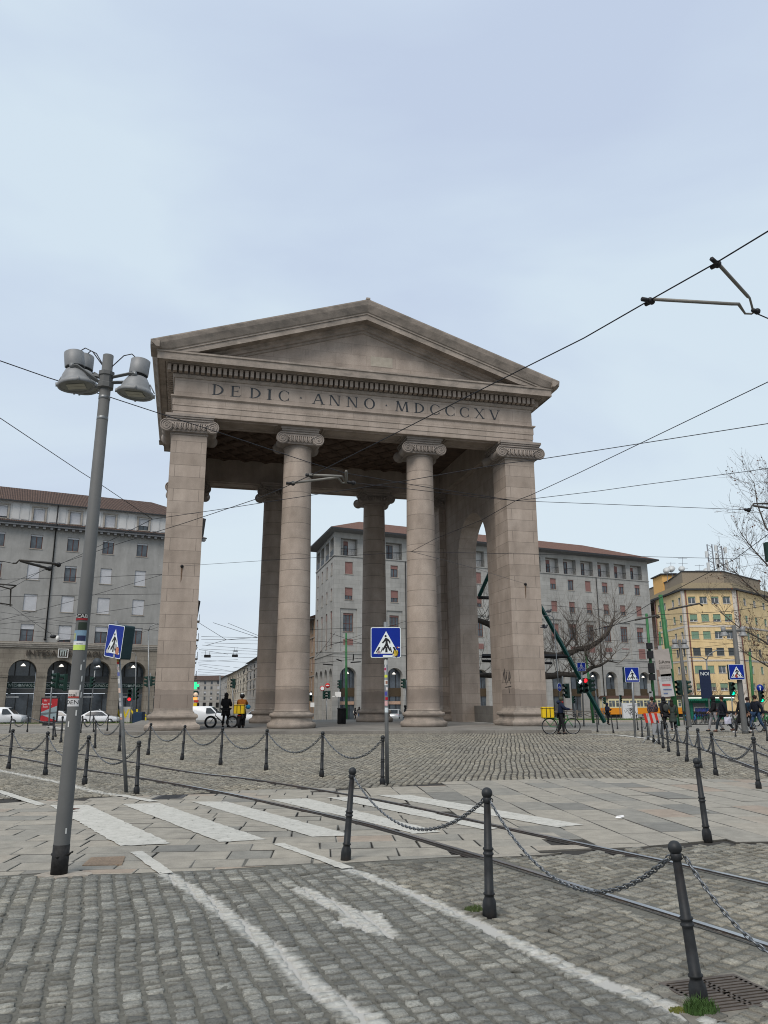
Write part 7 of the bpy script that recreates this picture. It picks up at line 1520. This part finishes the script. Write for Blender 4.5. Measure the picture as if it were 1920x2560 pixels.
for px, py, lab in ((1786, 1813, 'low electric kick scooter beside the bike rack'), (1800, 1812, 'red wheeled kick scooter behind the walkers')):
    t = thing('kick_scooter', lab, 'kick scooter', gpx(px, py), radians(20), G_); wheel(t, (-.45, 0, .12), .11, .025, spokes=0); wheel(t, (.45, 0, .12), .11, .025, spokes=0); b = MB().use(M_BKF); b.box(-.4, -.07, .12, .35, .07, .17); b.use(M_BKF, True); b.tube([(.42, 0, .14), (.32, 0, 1.1)], .022, 6); b.tube([(.32, -.25, 1.1), (.32, .25, 1.1)], .015, 6); b.build('frame', None, t)
t = thing('bike_rack', 'low steel bike rack under the parked cycles', 'bike rack', gpx(1768, 1812), 0); b = MB().use(M_IR, True)
for k in range(14): b.tube([(-1.4+k*.2, 0, .02), (-1.4+k*.2, .1, .45), (-1.32+k*.2, .1, .45), (-1.32+k*.2, 0, .02)], .015, 4)
b.tube([(-1.5, 0, .03), (1.4, 0, .03)], .03, 5); b.build('rack', None, t)
# ---- orange tram
Yt = 112; A = D(1522, 1770, Yt); B2 = D(1722, 1770, Yt+4); t = thing('tram', 'vintage orange and cream tram passing behind the white graffitied cabinet', 'tram', (A.x, Yt, -.74), radians(15)); L = (B2-A).length+1.2
M_OR = mat('tram_orange', (.6, .22, .015), .4, var=.08); M_CR = mat('tram_cream', (.58, .53, .33), .5, var=.05); M_RB = mat('tram_roof', (.055, .03, .022), .7)
b = MB().use(M_OR); b.bbox(0, 0, .45, L, 2.3, 1.35, .06); b.use(M_CR); b.box(0, -.01, 1.35, L, 2.31, 1.5); b.box(0, -.01, 2.35, L, 2.31, 2.65)
nw = 13
for k in range(nw+1): x = L*k/nw; b.box(max(0, x-.09), -.012, 1.5, min(L, x+.09), 2.3, 2.35)
b.build('body', None, t)
for k in range(nw): x0, x1 = L*k/nw+.1, L*(k+1)/nw-.1; b = MB().use(M_GL); b.box(x0, .03, 1.51, x1, .06, 2.34); b.use(M_CR); b.box((x0+x1)/2-.03, .0, 1.51, (x0+x1)/2+.03, .028, 2.34); b.box(x0, .0, 2.02, (x0+x1)/2-.03, .027, 2.07); b.build('window', None, t)
b = MB().use(M_RB, True); b.add([(x, 1.15-1.2*cos(a), 2.62+.42*sin(a)) for x in (-.2, L+.2) for a in np.linspace(0, pi, 11)], [(i, i+1, 12+i, 11+i)[::-1] for i in range(10)]+[tuple(range(11)), tuple(range(21, 10, -1))]); b.build('roof', None, t)
for x in (.6, L-3): b = MB().use(M_IR); b.box(x, .3, .05, x+2.4, 2, .5); b.build('bogie', None, t)
# ---- kiosk
A = D(1719, 1770, 88); B2 = D(1826, 1770, 88); w = B2.x-A.x; t = thing('kiosk', 'green news kiosk with scalloped awning and graffiti beyond the walkers', 'kiosk', (A.x, 88, -.72), 0); M_KG = mat('kiosk_green', (.01, .12, .075), .5, var=.12)
b = MB().use(M_KG); b.box(.35, 0, 0, w-.35, 2.6, 2.35); b.build('body', None, t); b = MB().use(mat('kiosk_shutter', (.1, .1, .1), .6, var=.2)); b.box(.6, -.03, .7, w*.42, -.002, 2.0); b.box(w*.58, -.03, .7, w-.6, -.002, 2.0); b.build('shutter', None, t)
b = MB().use(M_KG); b.box(-.1, -.8, 2.36, w+.1, 3, 2.5)
for k in range(24): x = -.1+(w+.2)*k/24; b.add([(x, -.82, 2.45), (x+(w+.2)/24, -.82, 2.45), (x+(w+.2)*.75/24, -.82, 2.2), (x+(w+.2)*.25/24, -.82, 2.2)], [(3, 2, 1, 0)])
b.use(mat('kiosk_roof', (.05, .06, .045), .8)); b.box(-.3, -.9, 2.62, w+.3, 3.2, 2.85); b.build('roof', None, t); b = MB().use(glow('kiosk_strip_light', (.95, 1, .9), .9)); b.box(-.15, -.86, 2.51, w+.15, -.8, 2.59); b.build('strip_light', None, t)
b = MB().use(mat('ink_blue', (.03, .05, .25), .6), True)
for k in range(6): x = .9+k*.28; b.tube([(x, -.05, .6), (x-.05, -.05, 1.4), (x+.1, -.05, 1.45), (x+.12, -.05, .7), (x+.05, -.05, .55)], .05, 4)
b.use(M_WHT, True); b.tube([(.7, -.05, .5), (.75, -.05, 1.55), (2.6, -.05, 1.55), (2.6, -.05, .5)], .03, 4); b.use(M_RED, True); b.tube([(w*.6, -.05, .6), (w*.6, -.05, 1.5), (w*.7, -.05, 1.2), (w*.66, -.05, .7)], .07, 4); b.build('graffiti', None, t)
# ---- rustic fence on the verge
A, B2 = gpx(1372, 1799), gpx(1515, 1798); d = B2-A; t = thing('rustic_fence', 'low rustic fence with crossed rails behind the delivery cyclist', 'fence', A, atan2(d.y, d.x)); L = Vector((d.x, d.y, 0)).length; M_WD = mat('weathered_wood', (.13, .115, .095), .9, var=.2, scale=5); n = 4
for k in range(n+1): b = MB().use(M_WD, True); b.tube([(L*k/n, 0, -.1), (L*k/n, 0, 1.15)], .1, 7); b.build('post', None, t)
b = MB().use(M_WD, True)
for k in range(n): x0, x1 = L*k/n, L*(k+1)/n; b.tube([(x0, 0, 1.02), (x1, 0, 1.02)], .06, 6); b.tube([(x0, -.03, .3), (x1, -.03, .9)], .045, 5); b.tube([(x0, .03, .9), (x1, .03, .3)], .045, 5)
b.build('rails', None, t)
# ================================================================ STEEL BRACE, TREES, WIRES
M_BR = mat('brace_green', (.006, .05, .042), .45, .2)
Yb = 62
def D3(px, py, y=Yb): p = D(px, py, y); return p
t = thing('steel_brace', 'dark green steel A-frame with cross beams supporting the old tree behind the right pier', 'steel frame', (0, 0, 0))
b = MB().use(M_BR)
def beam(a, c, w=.22): b.tube([a, c], w, 4)
beam(D3(1512, 1806), D3(1340, 1496), .17); b.build('leg', None, t); b = MB().use(M_BR); beam(D3(1090, 1640, Yb+6), D3(1340, 1496), .001) if 0 else None
beam(D3(1198, 1490, Yb+3), D3(1245, 1385, Yb+1.5), .2); b.build('leg', None, t)
for pts, w in (((D3(1205, 1640), D3(1424, 1641)), .16), ((D3(1205, 1652), D3(1380, 1658)), .1), ((D3(1195, 1494, Yb+3), D3(1240, 1495, Yb+2)), .14)): b = MB().use(M_IR); beam(*pts, w); b.build('cross_beam', None, t)
M_BK = mat('bark_dark', (.055, .047, .04), .9, var=.4, scale=4, bmp=.01); M_TW = mat('twig', (.13, .108, .09), .9, var=.2); M_BP = mat('bark_pale', (.17, .145, .115), .9, var=.3, scale=3, bmp=.01); M_LV = mat('dry_leaf', (.09, .035, .02), .8, var=.4, scale=20)
def grow(b, p, d, L, r, dep, rr, up=.15, spread=.6, leaves=None, nseg=4, kids=(2, 4), mt=None):
    pts = [p]; q = p; dd = d.normalized()
    for i in range(nseg):
        dd = (dd+Vector((rr.gauss(0, .16), rr.gauss(0, .16), rr.gauss(0, .12)+up*.3))).normalized(); q = q+dd*L/nseg; pts.append(q)
    b.tube(pts, [r*(1-.55*i/nseg) for i in range(nseg+1)], 6 if r > .05 else 4 if r > .02 else 3, caps=False)
    if dep <= 0:
        if leaves is not None:
            for _ in range(rr.randint(0, 2)): leaves.append(pts[rr.randint(1, nseg)]+Vector((rr.gauss(0, .03), rr.gauss(0, .03), rr.gauss(0, .04))))
        return
    for k in range(rr.randint(*kids)):
        i = rr.randint(1, nseg); nd = (dd+Vector((rr.gauss(0, spread), rr.gauss(0, spread), rr.gauss(0, spread*.7)+up))).normalized()
        grow(b, pts[i], nd, L*rr.uniform(.5, .85), max(.006, r*(1-.55*i/nseg)*.6), dep-1, rr, up, spread, leaves, nseg, kids)
# old tree with thick twisted limbs
t = thing('bare_tree', 'old bare tree with thick twisted dark limbs behind the right pier', 'tree', (0, 0, 0)); Yo = 65
limbs = [([(1300, 1806), (1296, 1760), (1300, 1700), (1290, 1640), (1270, 1600)], [.55, .45, .4, .36, .3], 'trunk'), ([(1293, 1640), (1340, 1634), (1390, 1640), (1424, 1633), (1446, 1622), (1462, 1622), (1480, 1614), (1500, 1601), (1518, 1584), (1530, 1560), (1532, 1548)], [.34, .3, .26, .24, .22, .24, .2, .18, .16, .12, .07], 'limb'),
         ([(1298, 1700), (1340, 1690), (1380, 1690), (1410, 1686), (1440, 1688), (1462, 1680), (1482, 1668), (1500, 1664), (1520, 1652), (1548, 1658)], [.33, .3, .27, .22, .2, .17, .14, .11, .07, .03], 'limb'), ([(1268, 1600), (1240, 1572), (1222, 1560), (1190, 1548), (1160, 1540)], [.3, .28, .26, .2, .1], 'limb'),
         ([(1298, 1700), (1250, 1690), (1210, 1688), (1180, 1690)], [.3, .24, .2, .1], 'limb'), ([(1462, 1624), (1470, 1650), (1482, 1662), (1490, 1668)], [.08, .06, .06, .04], 'limb'), ([(1270, 1600), (1262, 1540), (1276, 1500), (1250, 1470)], [.22, .18, .12, .06], 'limb'), ([(1400, 1638), (1420, 1610), (1440, 1580), (1436, 1560)], [.1, .08, .06, .03], 'limb')]
rr = random.Random(8); tw = MB().use(M_TW)
for pts, rs, nm in limbs:
    P = [D3(x, y, Yo+(i*.12)) for i, (x, y) in enumerate(pts)]; b = MB().use(M_BK, True); b.tube(P, rs, 9); b.build(nm, None, t)
    if nm == 'limb':
        for i in range(1, len(P)):
            for k in range(5 if len(P) > 5 else 4):
                p = P[i-1].lerp(P[i], rr.random()); grow(tw, p, Vector((rr.gauss(0, .7), rr.gauss(0, .5), rr.uniform(.2, 1.2))), rr.uniform(1.4, 2.6), .03, 2, rr, .25, .5, None, 4, (3, 4))
tw.build('twigs', None, t)
# plane tree reaching in at the right border, with its last leaves
t = thing('plane_tree', 'tall plane tree reaching in from the right edge with a few dry brown leaves', 'tree', (0, 0, 0)); Yp = 40; rr = random.Random(31); tw = MB().use(mat('twig_dark', (.085, .072, .062), .9)); lv = []
base = D(2055, 1832, Yp); b = MB().use(M_BP, True); tr = [base, D(2040, 1700, Yp), D(2030, 1560, Yp), D(2020, 1400, Yp), D(1995, 1270, Yp)]; b.tube(tr, [.32, .27, .22, .17, .09], 10); b.build('trunk', None, t)
for (s_, pts) in ((tr[1], ((1960, 1640), (1905, 1600), (1850, 1570), (1800, 1530))), (tr[2], ((1970, 1530), (1915, 1500), (1862, 1455), (1838, 1430))), (tr[2], ((1975, 1480), (1925, 1420), (1880, 1370), (1850, 1330))), (tr[3], ((1960, 1370), (1915, 1320), (1893, 1260), (1885, 1205))), (tr[3], ((1980, 1320), (1945, 1260), (1925, 1200))), (tr[1], ((1975, 1700), (1910, 1660), (1850, 1625))), (tr[4], ((1965, 1230), (1935, 1180)))):
    P = [s_]+[D(x, y, Yp-.35*k) for k, (x, y) in enumerate(pts)]; n = len(P); tw.tube(P, [.07*(1-.78*i/(n-1)) for i in range(n)], 6)
    for i in range(1, n):
        for k in range(9):
            p = P[i-1].lerp(P[i], rr.random()); grow(tw, p, Vector((rr.gauss(-.5, .5), rr.gauss(0, .5), rr.uniform(-.1, 1.1))), rr.uniform(.7, 1.5), .014, 2, rr, .22, .45, lv, 4, (2, 3))
tw.build('branches', None, t); b = MB().use(M_LV)
for p in lv:
    if rr.random() < .45: continue
    s_ = rr.uniform(.03, .065); a = Vector((rr.gauss(0, 1), rr.gauss(0, 1), rr.gauss(0, 1))).normalized()*s_; c = a.cross(Vector((rr.gauss(0, 1), rr.gauss(0, 1), rr.gauss(0, 1)))).normalized()*s_*.8
    b.add([p-a, p+c*.9, p+a, p-c], [(0, 1, 2, 3)])
b.build('leaves', None, t)
for px, py, y, top, lab, sd_ in ((1738, 1806, 112, 1690, 'small bare tree before the left face of the yellow building', 1), (1782, 1806, 115, 1680, 'small bare tree between the banner and the kiosk roof', 2), (1856, 1806, 105, 1690, 'bare tree beside the right lamp post before the yellow building', 3), (1912, 1806, 105, 1680, 'bare tree at the right edge before the yellow building', 4), (1700, 1806, 118, 1712, 'low bare shrub tree at the foot of the yellow building', 5)):
    P = Vector((D(px, py, y).x, y, -.75)); H = topz(P, top)+.75; t = thing('bare_tree', lab, 'tree', P, group='small bare street trees'); rr = random.Random(sd_); b = MB().use(M_BP, True); b.tube([(0, 0, 0), (rr.gauss(0, .1), 0, H*.3), (rr.gauss(0, .2), 0, H*.5)], [.16, .12, .09], 7); b.build('trunk', None, t); b = MB().use(mat('twig_warm', (.16, .105, .07), .9))
    for k in range(9): grow(b, Vector((0, 0, H*rr.uniform(.25, .5))), Vector((rr.gauss(0, .8), rr.gauss(0, .8), rr.uniform(.5, 1.2))), H*.34, .05, 3, rr, .25, .5, None, 4, (2, 3))
    b.build('branches', None, t)
# pigeons on the lamp arm and in flight
for (px, py, y, lab) in ((1372, 1528, 46, 'pigeon perched on the curved lamp arm'), (1362, 1567, 44, 'pigeon in flight just right of the right pier')):
    p = D(px, py, y); t = MB().use(mat('pigeon', (.05, .055, .065), .7), True); t.sphere(p, .12, 10, 7, (1.3, .8, .8)); t.sphere(p+Vector((.14, 0, .09)), .05, 8, 6); t.tube([p, p+Vector((-.26, 0, -.04))], [.07, .02], 6)
    if y == 44: t.add([p, p+Vector((-.05, -.3, .12)), p+Vector((-.2, -.28, .1)), p+Vector((-.12, 0, 0))], [(0, 1, 2, 3), (3, 2, 1, 0)]); t.add([p, p+Vector((-.05, .3, .12)), p+Vector((-.2, .28, .1)), p+Vector((-.12, 0, 0))], [(0, 1, 2, 3), (3, 2, 1, 0)])
    tag(t.build('pigeon'), lab, 'bird')
# ---- overhead wires
M_WR = mat('overhead_wire', (.018, .018, .022), .5, .3)
def rank(L, i, key): return sorted(range(len(L)), key=lambda k: key(L[k])).index(i)
NTH = ['topmost', 'second', 'third', 'fourth', 'fifth', 'sixth', 'seventh', 'eighth', 'ninth', 'tenth', 'eleventh', 'twelfth', 'thirteenth', 'fourteenth', 'fifteenth', 'sixteenth', 'seventeenth', 'eighteenth', 'nineteenth', 'twentieth', 'lowest']
def nth(L, i, key): k = rank(L, i, key); return NTH[k]+(' from the top' if 0 < k < 20 else '')
def wire(pts, z, r, label, group='thin overhead wires', m=M_WR, name='overhead_wire'):
    """pts are points of the wire seen in the photo, all at about the height z (or (px,py,y) at a given depth)"""
    P = []
    for k, q in enumerate(pts):
        if isinstance(q, Vector): P.append(q)
        elif len(q) == 3: P.append(D(*q))
        else: P.append(G(q[0], q[1], z))
    b = MB().use(m, True); b.tube(P, r, 5); o = b.build(name); return tag(o, label, 'wire', group)
W_ = 6.1
main = [(2060, 492), (1920, 578), (1785, 660), (1613, 757), (1460, 845), (1308, 921), (1171, 990), (1030, 1062), (932, 1112), (810, 1173), (705, 1221), (645, 1246), (460, 1308), (300, 1358), (236, 1380), (115, 1421), (34, 1467), (-40, 1490)]
wire(main, W_, .0085, 'thick tram contact wire crossing the whole view from upper right to lower left')
J1, J2, J3 = G(1289, 1252, W_+.1), G(1028, 1379, W_+.1), G(381, 1298, W_+.15)
wire([(-120, 860), (0, 902), (120, 944), (275, 993), (397, 1033), (553, 1083), (779, 1158), (864, 1183), (1084, 1221), J1], W_+.2, .008, 'span wire passing behind the near lamp post and before the inscription end')
wire([(885, 1207), (1000, 1220), (1188, 1242), J1], W_+.1, .007, 'short wire from the middle pull-off arm to the junction before the right pier')
wire([J1, (1500, 1260), (1600, 1264), (1856, 1274), (1880, 1271)], W_+.15, .007, 'wire running level from the right pier junction to the right edge arm')
wire([J1, (1324, 1239), (1448, 1182), (1920, 955), (2100, 870)], W_+.2, .008, 'wire rising from the right pier junction to the right edge')
wire([J1, (1500, 1227), (1600, 1213), (1856, 1180), (2000, 1160)], W_+.15, .007, 'wire climbing gently from the right pier junction')
wire([J1, (1204, 1300), (1090, 1346), J2], W_+.1, .0075, 'wire linking the two junctions across the third column')
wire([EYE_L, G(514, 1411, 7.2), G(653, 1402, 6.9), (907, 1387), J2], W_+.15, .0075, 'span wire fixed to the left pier')
wire([J2, G(1041, 1382, 6.3), G(1180, 1419, 6.9), EYE_R], W_, .0075, 'span wire fixed to the right pier with a rust stain')
wire([J2, (1350, 1386), (1591, 1391), (1838, 1397), (1850, 1396)], W_+.2, .008, 'long level wire before the pale building roof')
wire([(-60, 1020), (0, 1045), (202, 1180), (256, 1214), J3], W_+.2, .0075, 'wire falling from the left edge to the junction left of the left pier')
wire([J3, (560, 1272), (707, 1249), (904, 1219), (1015, 1202), (1258, 1159), (1337, 1150), (1460, 1131), (1920, 1059), (2100, 1030)], W_+.15, .008, 'long wire crossing the columns at capital height')
wire([J3, (246, 1366), (145, 1413), (70, 1440), (0, 1467), (-60, 1488)], W_+.1, .008, 'tram wire going left and down from the left junction')
WL = (((-30, 1449), (233, 1443), (405, 1436)), ((-30, 1493), (230, 1487), (402, 1485)), ((0, 1551), (202, 1497), (405, 1437)), ((0, 1560), (202, 1538), (400, 1509)), ((45, 1557), (395, 1559)), ((-20, 1505), (30, 1517), (85, 1556), (135, 1590)), ((0, 1530), (200, 1560), (395, 1576)), ((0, 1583), (110, 1592), (200, 1602)), ((0, 1545), (90, 1556), (160, 1566)), ((0, 1570), (195, 1588)), ((255, 1630), (330, 1590), (400, 1566)), ((0, 1620), (40, 1617), (120, 1612)))
for i, q in enumerate(WL):
    wire([(a, c, 30+i*2.5) for a, c in q], 0, .009, 'thin wire across the grey left building, %s by its left end' % nth(WL, i, lambda w: w[0][1]), 'thin wires before the left building')
b = MB().use(M_IR, True); p = D(135, 1596, 42.5); b.sphere(p+Vector((-.05, 0, .1)), .17, 10, 7, (1.1, 1, .6)); b.use(M_WHT, True); b.sphere(p+Vector((.2, 0, .0)), .13, 10, 7, (.8, 1, 1.2)); tag(b.build('hanging_lamp'), 'small lamp hanging from a wire before the grey left building', 'hanging lamp')
z = 7.213; U = lambda x, y: (470+x/z, 1560+y/z)
WS = ((( 200, -20), (690, 285), 75), ((450, -25), (1270, 245), 78), ((720, -15), (1270, 210), 80), ((240, 225), (1250, 250), 90), ((240, 275), (1270, 292), 92), ((300, 340), (1270, 360), 95), ((690, 285), (330, 385), 75), ((690, 285), (1250, 240), 75), ((240, 450), (1260, 495), 105), ((240, 520), (1260, 545), 110), ((240, 575), (1240, 610), 115), ((200, 650), (1240, 700), 120), ((200, 745), (860, 870), 125), ((180, 820), (860, 860), 130), ((200, 460), (720, 545), 100), ((180, 690), (900, 640), 122), ((180, 860), (700, 900), 135), ((180, 905), (600, 930), 150), ((820, 780), (1240, 830), 120), ((180, 720), (760, 770), 128), ((250, 380), (1260, 460), 100))
for i, (a, c, y) in enumerate(WS):
    wire([(*U(*a), y), (*U(*c), y+1)], 0, .02, 'thin wire across the distant street, %s by its left end' % nth(WS, i, lambda w: w[0][1]), 'wires across the distant street')
for (x, y, w, h, dd, lab) in ((350, 580, 110, 50, 100, 'rectangular lamp hanging over the street near the left pier'), (847, 572, 100, 45, 105, 'rectangular lamp hanging over the middle of the street'), (858, 490, 70, 14, 115, 'smaller lamp hanging above the middle street lamp')):
    p = D(*U(x, y), dd); k = dd/1985/z; b = MB().use(M_IR); b.bbox(p.x-w*k/2, p.y-.2, p.z-h*k/2, p.x+w*k/2, p.y+.2, p.z+h*k/2, .02); b.tube([(p.x-w*k*.3, p.y, p.z+h*k/2), (p.x-w*k*.4, p.y, p.z+h*k/2+.5)], .02, 4); b.tube([(p.x+w*k*.3, p.y, p.z+h*k/2), (p.x+w*k*.4, p.y, p.z+h*k/2+.5)], .02, 4); tag(b.build('street_lantern'), lab, 'hanging lamp')
Z6 = lambda x, y: (1300+x/2.676, 1280+y/2.676)
WY = ((((130, 620), (500, 650), (850, 690)), 50), (((480, 792), (700, 740), (920, 690)), 34), (((850, 690), (1100, 680), (1400, 665), (1700, 620)), 36), (((380, 815), (560, 775), (800, 712)), 52), (((480, 870), (880, 842), (1659, 790)), 60), (((560, 950), (860, 928), (1659, 935)), 62), (((640, 1020), (1000, 1000), (1659, 990)), 66), (((880, 935), (1200, 960), (1659, 1010)), 58), (((840, 860), (1250, 870), (1659, 900)), 70), (((700, 960), (1100, 920), (1659, 850)), 64), (((860, 700), (1300, 760), (1659, 800)), 55), (((900, 770), (1659, 700)), 60), (((920, 885), (1659, 955)), 75), (((640, 1035), (900, 1040)), 50))
for i, (q, y) in enumerate(WY):
    wire([(*Z6(*a), y) for a in q], 0, .012, 'thin wire right of the gate, %s by its left end' % nth(WY, i, lambda w: w[0][0][1]), 'thin wires before the yellow building')
wire([(1588, 1532, 22), (1640, 1500, 22), (1700, 1469, 22), (1838, 1397, 21), (1920, 1336, 20), (1990, 1290, 19)], 0, .009, 'wire rising to the right across the yellow building and the plane tree')
z = 5.925; U2 = lambda x, y: (760+x/z, 1500+y/z)
WC = (((80, 440), (865, 410), 60), ((80, 605), (865, 650), 62), ((180, 850), (470, 470), 64), ((380, 490), (865, 650), 60), ((170, 780), (865, 770), 66), ((300, 700), (865, 510), 68), ((80, 950), (865, 860), 70), ((330, 830), (865, 870), 72), ((390, 660), (865, 565), 64), ((1240, 400), (1525, 310), 60), ((1240, 440), (1525, 420), 62), ((1240, 720), (1525, 690), 64))
for i, (a, c, y) in enumerate(WC):
    wire([(*U2(*a), y), (*U2(*c), y+1)], 0, .014, 'thin wire before the pale corner house, %s by its left end' % nth(WC, i, lambda w: w[0][1]), 'thin wires before the pale corner house')
# pull-off arms on the contact wire
M_ARM = mat('pulloff_grey', (.17, .165, .15), .55, .3); M_ARD = mat('pulloff_dark', (.06, .055, .05), .55, .3)
def arms(label, rods, y, r, m=M_ARM, clamps=(), z=None):
    g = (lambda p: G(p[0], p[1], z)) if z else (lambda p: D(p[0], p[1], y))
    t = thing('pull_off_arm', label, 'wire fitting', (0, 0, 0)); sc = (g(rods[0][0])-CAMP).length/8
    for pts in rods: b = MB().use(m, True); b.tube([g(p) for p in pts], [r*(1 if k < len(pts)-3 or len(pts) < 4 else .62) for k in range(len(pts))] if len(pts) > 3 else r, 8); b.build('rod', None, t)
    for c in clamps: b = MB().use(M_IR, True); p, q = g(c[0]), g(c[1]); b.tube([p, q], r*1.25, 6); b.sphere(q, r*1.9, 8, 6); b.build('clamp', None, t)
Zr = lambda x, y: (1560+x/4.608, 580+y/4.608)
arms('large pull-off arms holding the contact wire at the upper right', [[Zr(340, 775), Zr(1240, 828), Zr(1320, 830), Zr(1395, 940), Zr(1470, 942), Zr(1510, 915)], [Zr(1075, 355), Zr(1425, 740), Zr(1448, 760), Zr(1480, 880), Zr(1510, 915)]], 0, .021, M_ARM, ((Zr(205, 772), Zr(300, 790)), (Zr(245, 835), Zr(320, 800)), (Zr(1010, 310), Zr(1080, 370)), (Zr(1000, 410), Zr(1075, 375)), (Zr(1480, 900), Zr(1535, 915))), z=W_)
wire([Zr(1530, 940), (1920, 796), (2010, 840)], W_, .008, 'wire leaving the large pull-off arms at the right edge')
Zm = lambda x, y: (700+x/5.53, 1160+y/5.53)
arms('grey pull-off arms before the second column', [[Zm(400, 150), Zm(840, 170), Zm(860, 172), Zm(900, 250), Zm(960, 262)], [Zm(170, 262), Zm(780, 188), Zm(800, 190), Zm(860, 262), Zm(960, 262)], [Zm(915, 100), Zm(915, 250)]], 0, .028, M_ARM, ((Zm(355, 150), Zm(430, 158)), (Zm(85, 266), Zm(180, 268)), (Zm(940, 250), Zm(1015, 262))), z=W_)
Zl = lambda x, y: (x/8.295, 1380+y/8.295)
arms('dark pull-off arms with a red loop before the left building', [[Zl(1180, 255), Zl(1100, 235), Zl(400, 165), Zl(340, 230), Zl(270, 235)], [Zl(1000, 340), Zl(700, 260), Zl(430, 185)]], 0, .045, M_ARD, ((Zl(1140, 255), Zl(1215, 265)), (Zl(960, 350), Zl(1030, 345))), z=W_)
arms('thin pull-off frame at the left edge below the dark arms', [[Zl(-60, 660), Zl(330, 695)], [Zl(330, 695), Zl(225, 770), Zl(-30, 700)], [Zl(225, 770), Zl(210, 1120)], [Zl(-60, 1050), Zl(250, 1100)]], 0, .03, M_ARD, (), z=W_)
wire([Zl(-100, 180), Zl(60, 195), Zl(270, 235)], W_, .012, 'wire joining the dark pull-off arms to the left edge')
arms('pull-off arms at the right edge beside the plane tree', [[(1925, 1259), (1884, 1259), (1875, 1273), (1868, 1275)], [(1925, 1271), (1884, 1264)]], 22, .035, M_ARD, (((1862, 1274), (1872, 1275)),))
arms('small pull-off arms left of the thickest green pole', [[Z6(770, 722), Z6(905, 695), Z6(925, 710)], [Z6(920, 690), Z6(935, 705)]], 34, .04, M_ARD)
arms('small pull-off arms beside the banner pole top', [[Z6(1050, 642), Z6(1200, 612), Z6(1222, 628)], [Z6(990, 655), Z6(1050, 642)]], 34, .04, M_ARD)
for k, (a, c) in enumerate((((480, 875), (560, 905)), ((690, 925), (840, 915)), ((280, 950), (430, 962)), ((735, 800), (728, 900)))): arms('small dark wire fitting before the pale corner house, number %s of four' % ('one', 'two', 'three', 'four')[k], [[U2(*a), U2(*c)]], 66, .05, M_ARD)
# pharmacy cross and shop signs seen past the left pier
p = D(491, 1714, 96); b = MB().use(glow('cross_green', (.02, 1, .25), .8)); b.box(p.x-.25, p.y-.1, p.z-.42, p.x+.02, p.y+.1, p.z+.42); b.box(p.x+.021, p.y-.1, p.z-.14, p.x+.32, p.y+.1, p.z+.14); tag(b.build('pharmacy_cross'), 'lit green pharmacy cross just right of the left pier', 'pharmacy sign')
p = D(489, 1735, 97); b = MB().use(M_BKS); b.cbox(p, (.5, .2, .8)); tag(b.build('shop_sign'), 'small dark shop sign under the green cross', 'sign')
p = D(489, 1735, 97.5) ; p = D(490, 1736, 96); p = D(488.5, 1735.5, 96)
p = D(489, 1736, 96); b = MB().use(glow('round_sign_cream', (.6, .45, .33), .25), True); b.lathe([(.26, 0), (.26, .12)], D(489.5, 1736.5, 95), 18, axis=(0, -1, 0)); tag(b.build('shop_sign'), 'round cream sign under the green cross', 'sign')
b = MB().use(glow('sign_orange', (1, .4, .1), .5)); p = D(487, 1746.5, 95); b.cbox(p, (.6, .2, .3)); tag(b.build('shop_sign'), 'orange lit shop sign below the round one', 'sign')
b = MB().use(M_YEL); p = D(488, 1764, 95); b.cbox(p, (.4, .2, .6)); b.use(M_RED); b.cbox(p+Vector((.1, 0, .5)), (.5, .2, .25)); tag(b.build('shop_sign'), 'red and yellow shop sign near the ground beside the left pier', 'sign')
bpy.context.view_layer.update()
